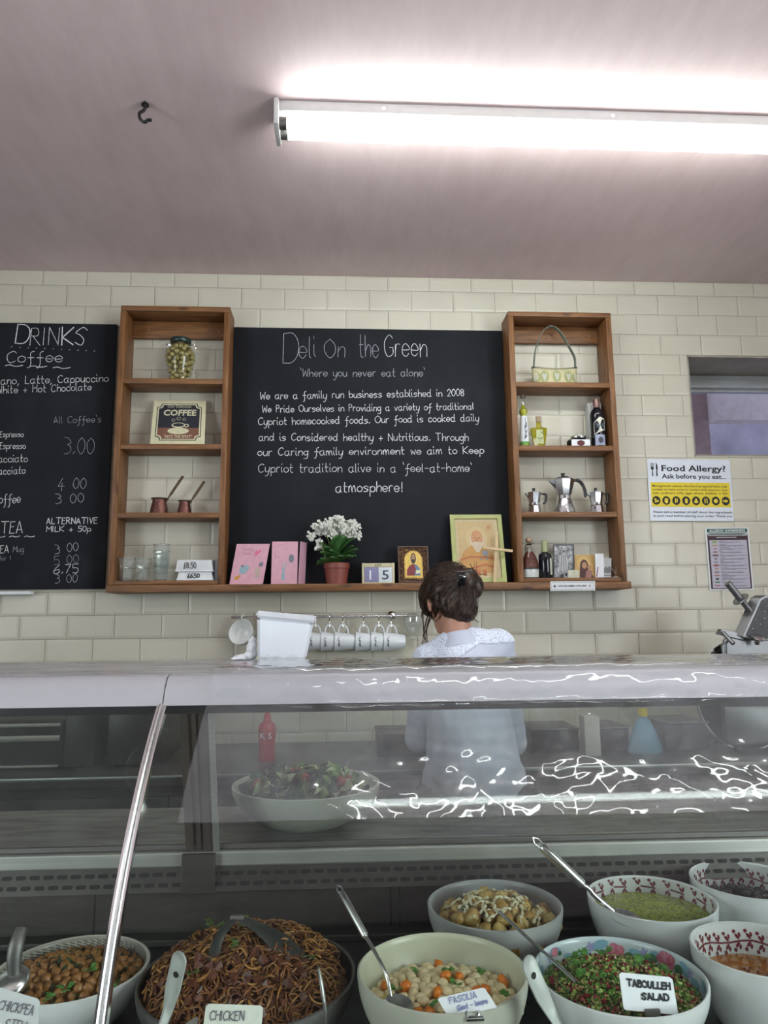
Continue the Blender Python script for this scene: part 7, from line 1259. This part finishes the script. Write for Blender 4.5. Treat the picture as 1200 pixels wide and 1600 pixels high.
t = thing('serving_spoon', at(905, 1535, -1.985), 'thin steel spoon leaning from the potatoes down into the tabbouleh', 'serving spoon'); MB().tube([at(779, 1424, -1.80), at(850, 1488, -1.885), atz(901, 1535, 0.866)], [0.0032, 0.003, 0.0036], 10).build('handle', M['bright'], t); spoon_bowl(MB(), atz(901, 1535, 0.866) + Vector((0, 0.0, -0.006)), (0.3, -0.5, -0.6), 0.013, 0.026).build('spoon_head', M['bright'], t, 180)
t = thing('serving_spoon', at(728, 1424, -1.70), 'short bright steel spoon handle half buried at the left of the potatoes', 'serving spoon'); a, e = at(714, 1424, -1.712), at(737, 1416, -1.685); a.z += .0; MB().box((a+e)/2, (0.030, 0.012, 0.006), 0.002, Matrix.Rotation(-0.2, 3, 'Y') @ Matrix.Rotation(0.5, 3, 'Z')).build('handle', M['bright'], t); MB().box((a+e)/2 + Vector((0.004, -0.014, -0.002)), (0.026, 0.007, 0.006), 0.002, Matrix.Rotation(0.3, 3, 'Z')).build('handle_edge', M['bright'], t)
# tongs in the noodles
M['tong'] = mat('smoky_steel_tongs', (0.13, 0.135, 0.125), 0.3, 0.8, 0.05); hg = at(371, 1434, -1.86); t = thing('serving_tongs', hg, 'steel tongs with wide scalloped ends lying open on the noodles', 'tongs')
for nm_, pts, ws in (('tong_arm', [hg, at(352, 1450, -1.88), at(338, 1476, -1.90), at(333, 1510, -1.925)], (0.006, 0.008, 0.009, 0.011)), ('tong_arm', [hg, at(405, 1450, -1.87), at(440, 1475, -1.885), at(470, 1500, -1.90)], (0.006, 0.011, 0.020, 0.014))):
    P = smooth_line(pts, 6); mb = MB(); vs = []
    for i, p in enumerate(P):
        f_ = i/(len(P)-1)*3; k = min(int(f_), 2); w = ws[k]+(ws[k+1]-ws[k])*(f_-k); d = (P[min(i+1, len(P)-1)]-P[max(i-1, 0)]).normalized(); s = d.cross(Vector((0, -0.4, 0.9))).normalized(); n = s.cross(d); vs += [p - s*w, p + n*w*0.35, p + s*w, p + n*(w*0.35-0.002)]
    mb.add(vs, [(4*i+j, 4*i+(j+1) % 4, 4*i+4+(j+1) % 4, 4*i+4+j) for i in range(len(P)-1) for j in range(4)] + [(3, 2, 1, 0), tuple(4*(len(P)-1)+j for j in range(4))]); mb.build(nm_, M['tong'], t, 50)
MB().tube([hg + Vector((-0.012, 0, 0)), hg + Vector((0.012, 0, 0))], 0.006, 12).build('hinge', M['steel_dark'], t)
t = thing('serving_fork', at(505, 1590, -2.03), 'thin steel fork handle rising from the right side of the noodles', 'fork'); MB().tube(smooth_line([at(497, 1514, -2.02), at(501, 1530, -2.018), at(507, 1570, -2.02), at(510, 1612, -2.012)], 5), [0.0036]*16, 8, flat=0.5).build('handle', M['bright'], t); fk = MB()
for k in (-1, 0, 1): fk.tube([at(510+k*4, 1606, -2.014), at(511+k*7, 1640, -1.99)], 0.0016, 6)
fk.build('tines', M['bright'], t)
t = thing('serving_spoon', at(22, 1535, -1.93), 'shiny steel spoon with a dark handle at the far left of the chickpea stew', 'serving spoon'); MB().ell(at(16, 1538, -1.93), (0.032, 0.030, 0.015), Matrix.Rotation(-0.35, 3, 'Y') @ Matrix.Rotation(0.5, 3, 'X'), 20, 12).build('spoon_head', M['bright'], t); MB().tube(smooth_line([at(22, 1530, -1.93), at(22, 1500, -1.93), at(26, 1475, -1.925), at(34, 1450, -1.91)], 5), [0.008 + 0.004*abs(math.sin(i*.2)) for i in range(16)], 12, flat=0.7).build('handle', M['steel_dark'], t)

# ------------------------------------------------------------------ written cards
def card(pts, Y0, Y1, label, m=None):
    bl, br, tr_, tl = at(*pts[0], Y0), at(*pts[1], Y0), at(*pts[2], Y1), at(*pts[3], Y1); f = Face(bl, br, tl); t = thing('name_card', (bl+br)/2, label, 'name card'); cr_ = [(0.03, 0), (0.97, 0), (1, 0.04), (1, 0.94), (0.95, 1), (0.05, 1), (0, 0.94), (0, 0.04)]
    mb = MB(); P = [f.pt(u, v) for u, v in cr_]; mb.add(P + [p - f.n*0.0012 for p in P], [tuple(range(8)), tuple(range(15, 7, -1))] + [(i, 8+i, 8+(i+1) % 8, (i+1) % 8) for i in range(8)]); mb.build('card', m or M['paper'], t, 0); return f, t
PEN = flat('faded_grey_pen', (0.13, 0.12, 0.15)); BPEN = flat('faded_blue_pen', (0.20, 0.23, 0.45))
f, t = card([(-18, 1612), (57, 1634), (72, 1569), (-10, 1540)], -2.085, -2.060, 'grey-white chickpea stew card at the bottom left corner', flat('grey_white_card', (0.55, 0.56, 0.56), 0.7)); f.write('lettering', 'CHICKPEA', 0.14, 0.52, 0.86, 0.60, 0.20, 0.0014, PEN, t, seed=3); f.write('lettering', 'STEW', 0.30, 0.14, 0.72, 0.20, 0.22, 0.0014, PEN, t, seed=4); MB().tube([f.pt(.5, 0.02, -0.003), Vector((f.pt(.5, 0, 0).x, -2.06, 0.80))], 0.003, 8).build('holder', M['steel_dark'], t)
f, t = card([(313, 1640), (405, 1643), (406, 1573), (322, 1568)], -2.085, -2.065, 'white chicken noodles card at the front of the noodle dish', flat('ivory_card', (0.62, 0.63, 0.56), 0.7)); f.write('lettering', 'CHICKEN', 0.10, 0.64, 0.68, 0.66, 0.20, 0.0014, PEN, t, seed=5); f.write('lettering', 'Noodles', 0.16, 0.26, 0.72, 0.28, 0.24, 0.0014, PEN, t, seed=6); MB().tube([f.pt(.5, 0.02, -0.003), Vector((f.pt(.5, 0, 0).x, -2.055, 0.84))], 0.003, 8).build('holder', M['steel_dark'], t)
f, t = card([(702, 1592), (777, 1574), (756, 1548), (683, 1560)], -2.095, -2.075, 'white card with faded blue pen on the front rim of the bean salad bowl', M['paper']); f.write('lettering', 'FASOLIA', 0.18, 0.62, 0.74, 0.62, 0.26, 0.0012, BPEN, t, seed=7); f.write('lettering', 'Giant - beans', 0.24, 0.24, 0.88, 0.28, 0.22, 0.0012, BPEN, t, seed=8)
h = MB()
for x in (729, 747): h.tube([at(x, 1580, -2.1), at(x, 1590, -2.1)], 0.0022, 8)
a, e = at(731, 1590, -2.102), at(754, 1592, -2.102); h.box((a+e)/2, (0.026, 0.005, 0.007), 0.001); h.build('clip', M['chrome'], t)
f, t = card([(975, 1578), (1060, 1586), (1047, 1523), (967, 1519)], -2.065, -2.050, 'white tabbouleh salad card clipped at the front of the tabbouleh', M['paper']); f.write('lettering', 'TABOULLEH', 0.12, 0.66, 0.92, 0.66, 0.17, 0.0026, M['ink'], t, seed=9); f.write('lettering', 'SALAD', 0.36, 0.33, 0.86, 0.36, 0.16, 0.0026, M['ink'], t, seed=10); a, e = at(1007, 1578, -2.066), at(1033, 1600, -2.066); MB().box((a+e)/2, (0.024, 0.006, 0.022), 0.002).build('clip', flat('smoky_clip', (0.10, 0.09, 0.08), 0.3), t)
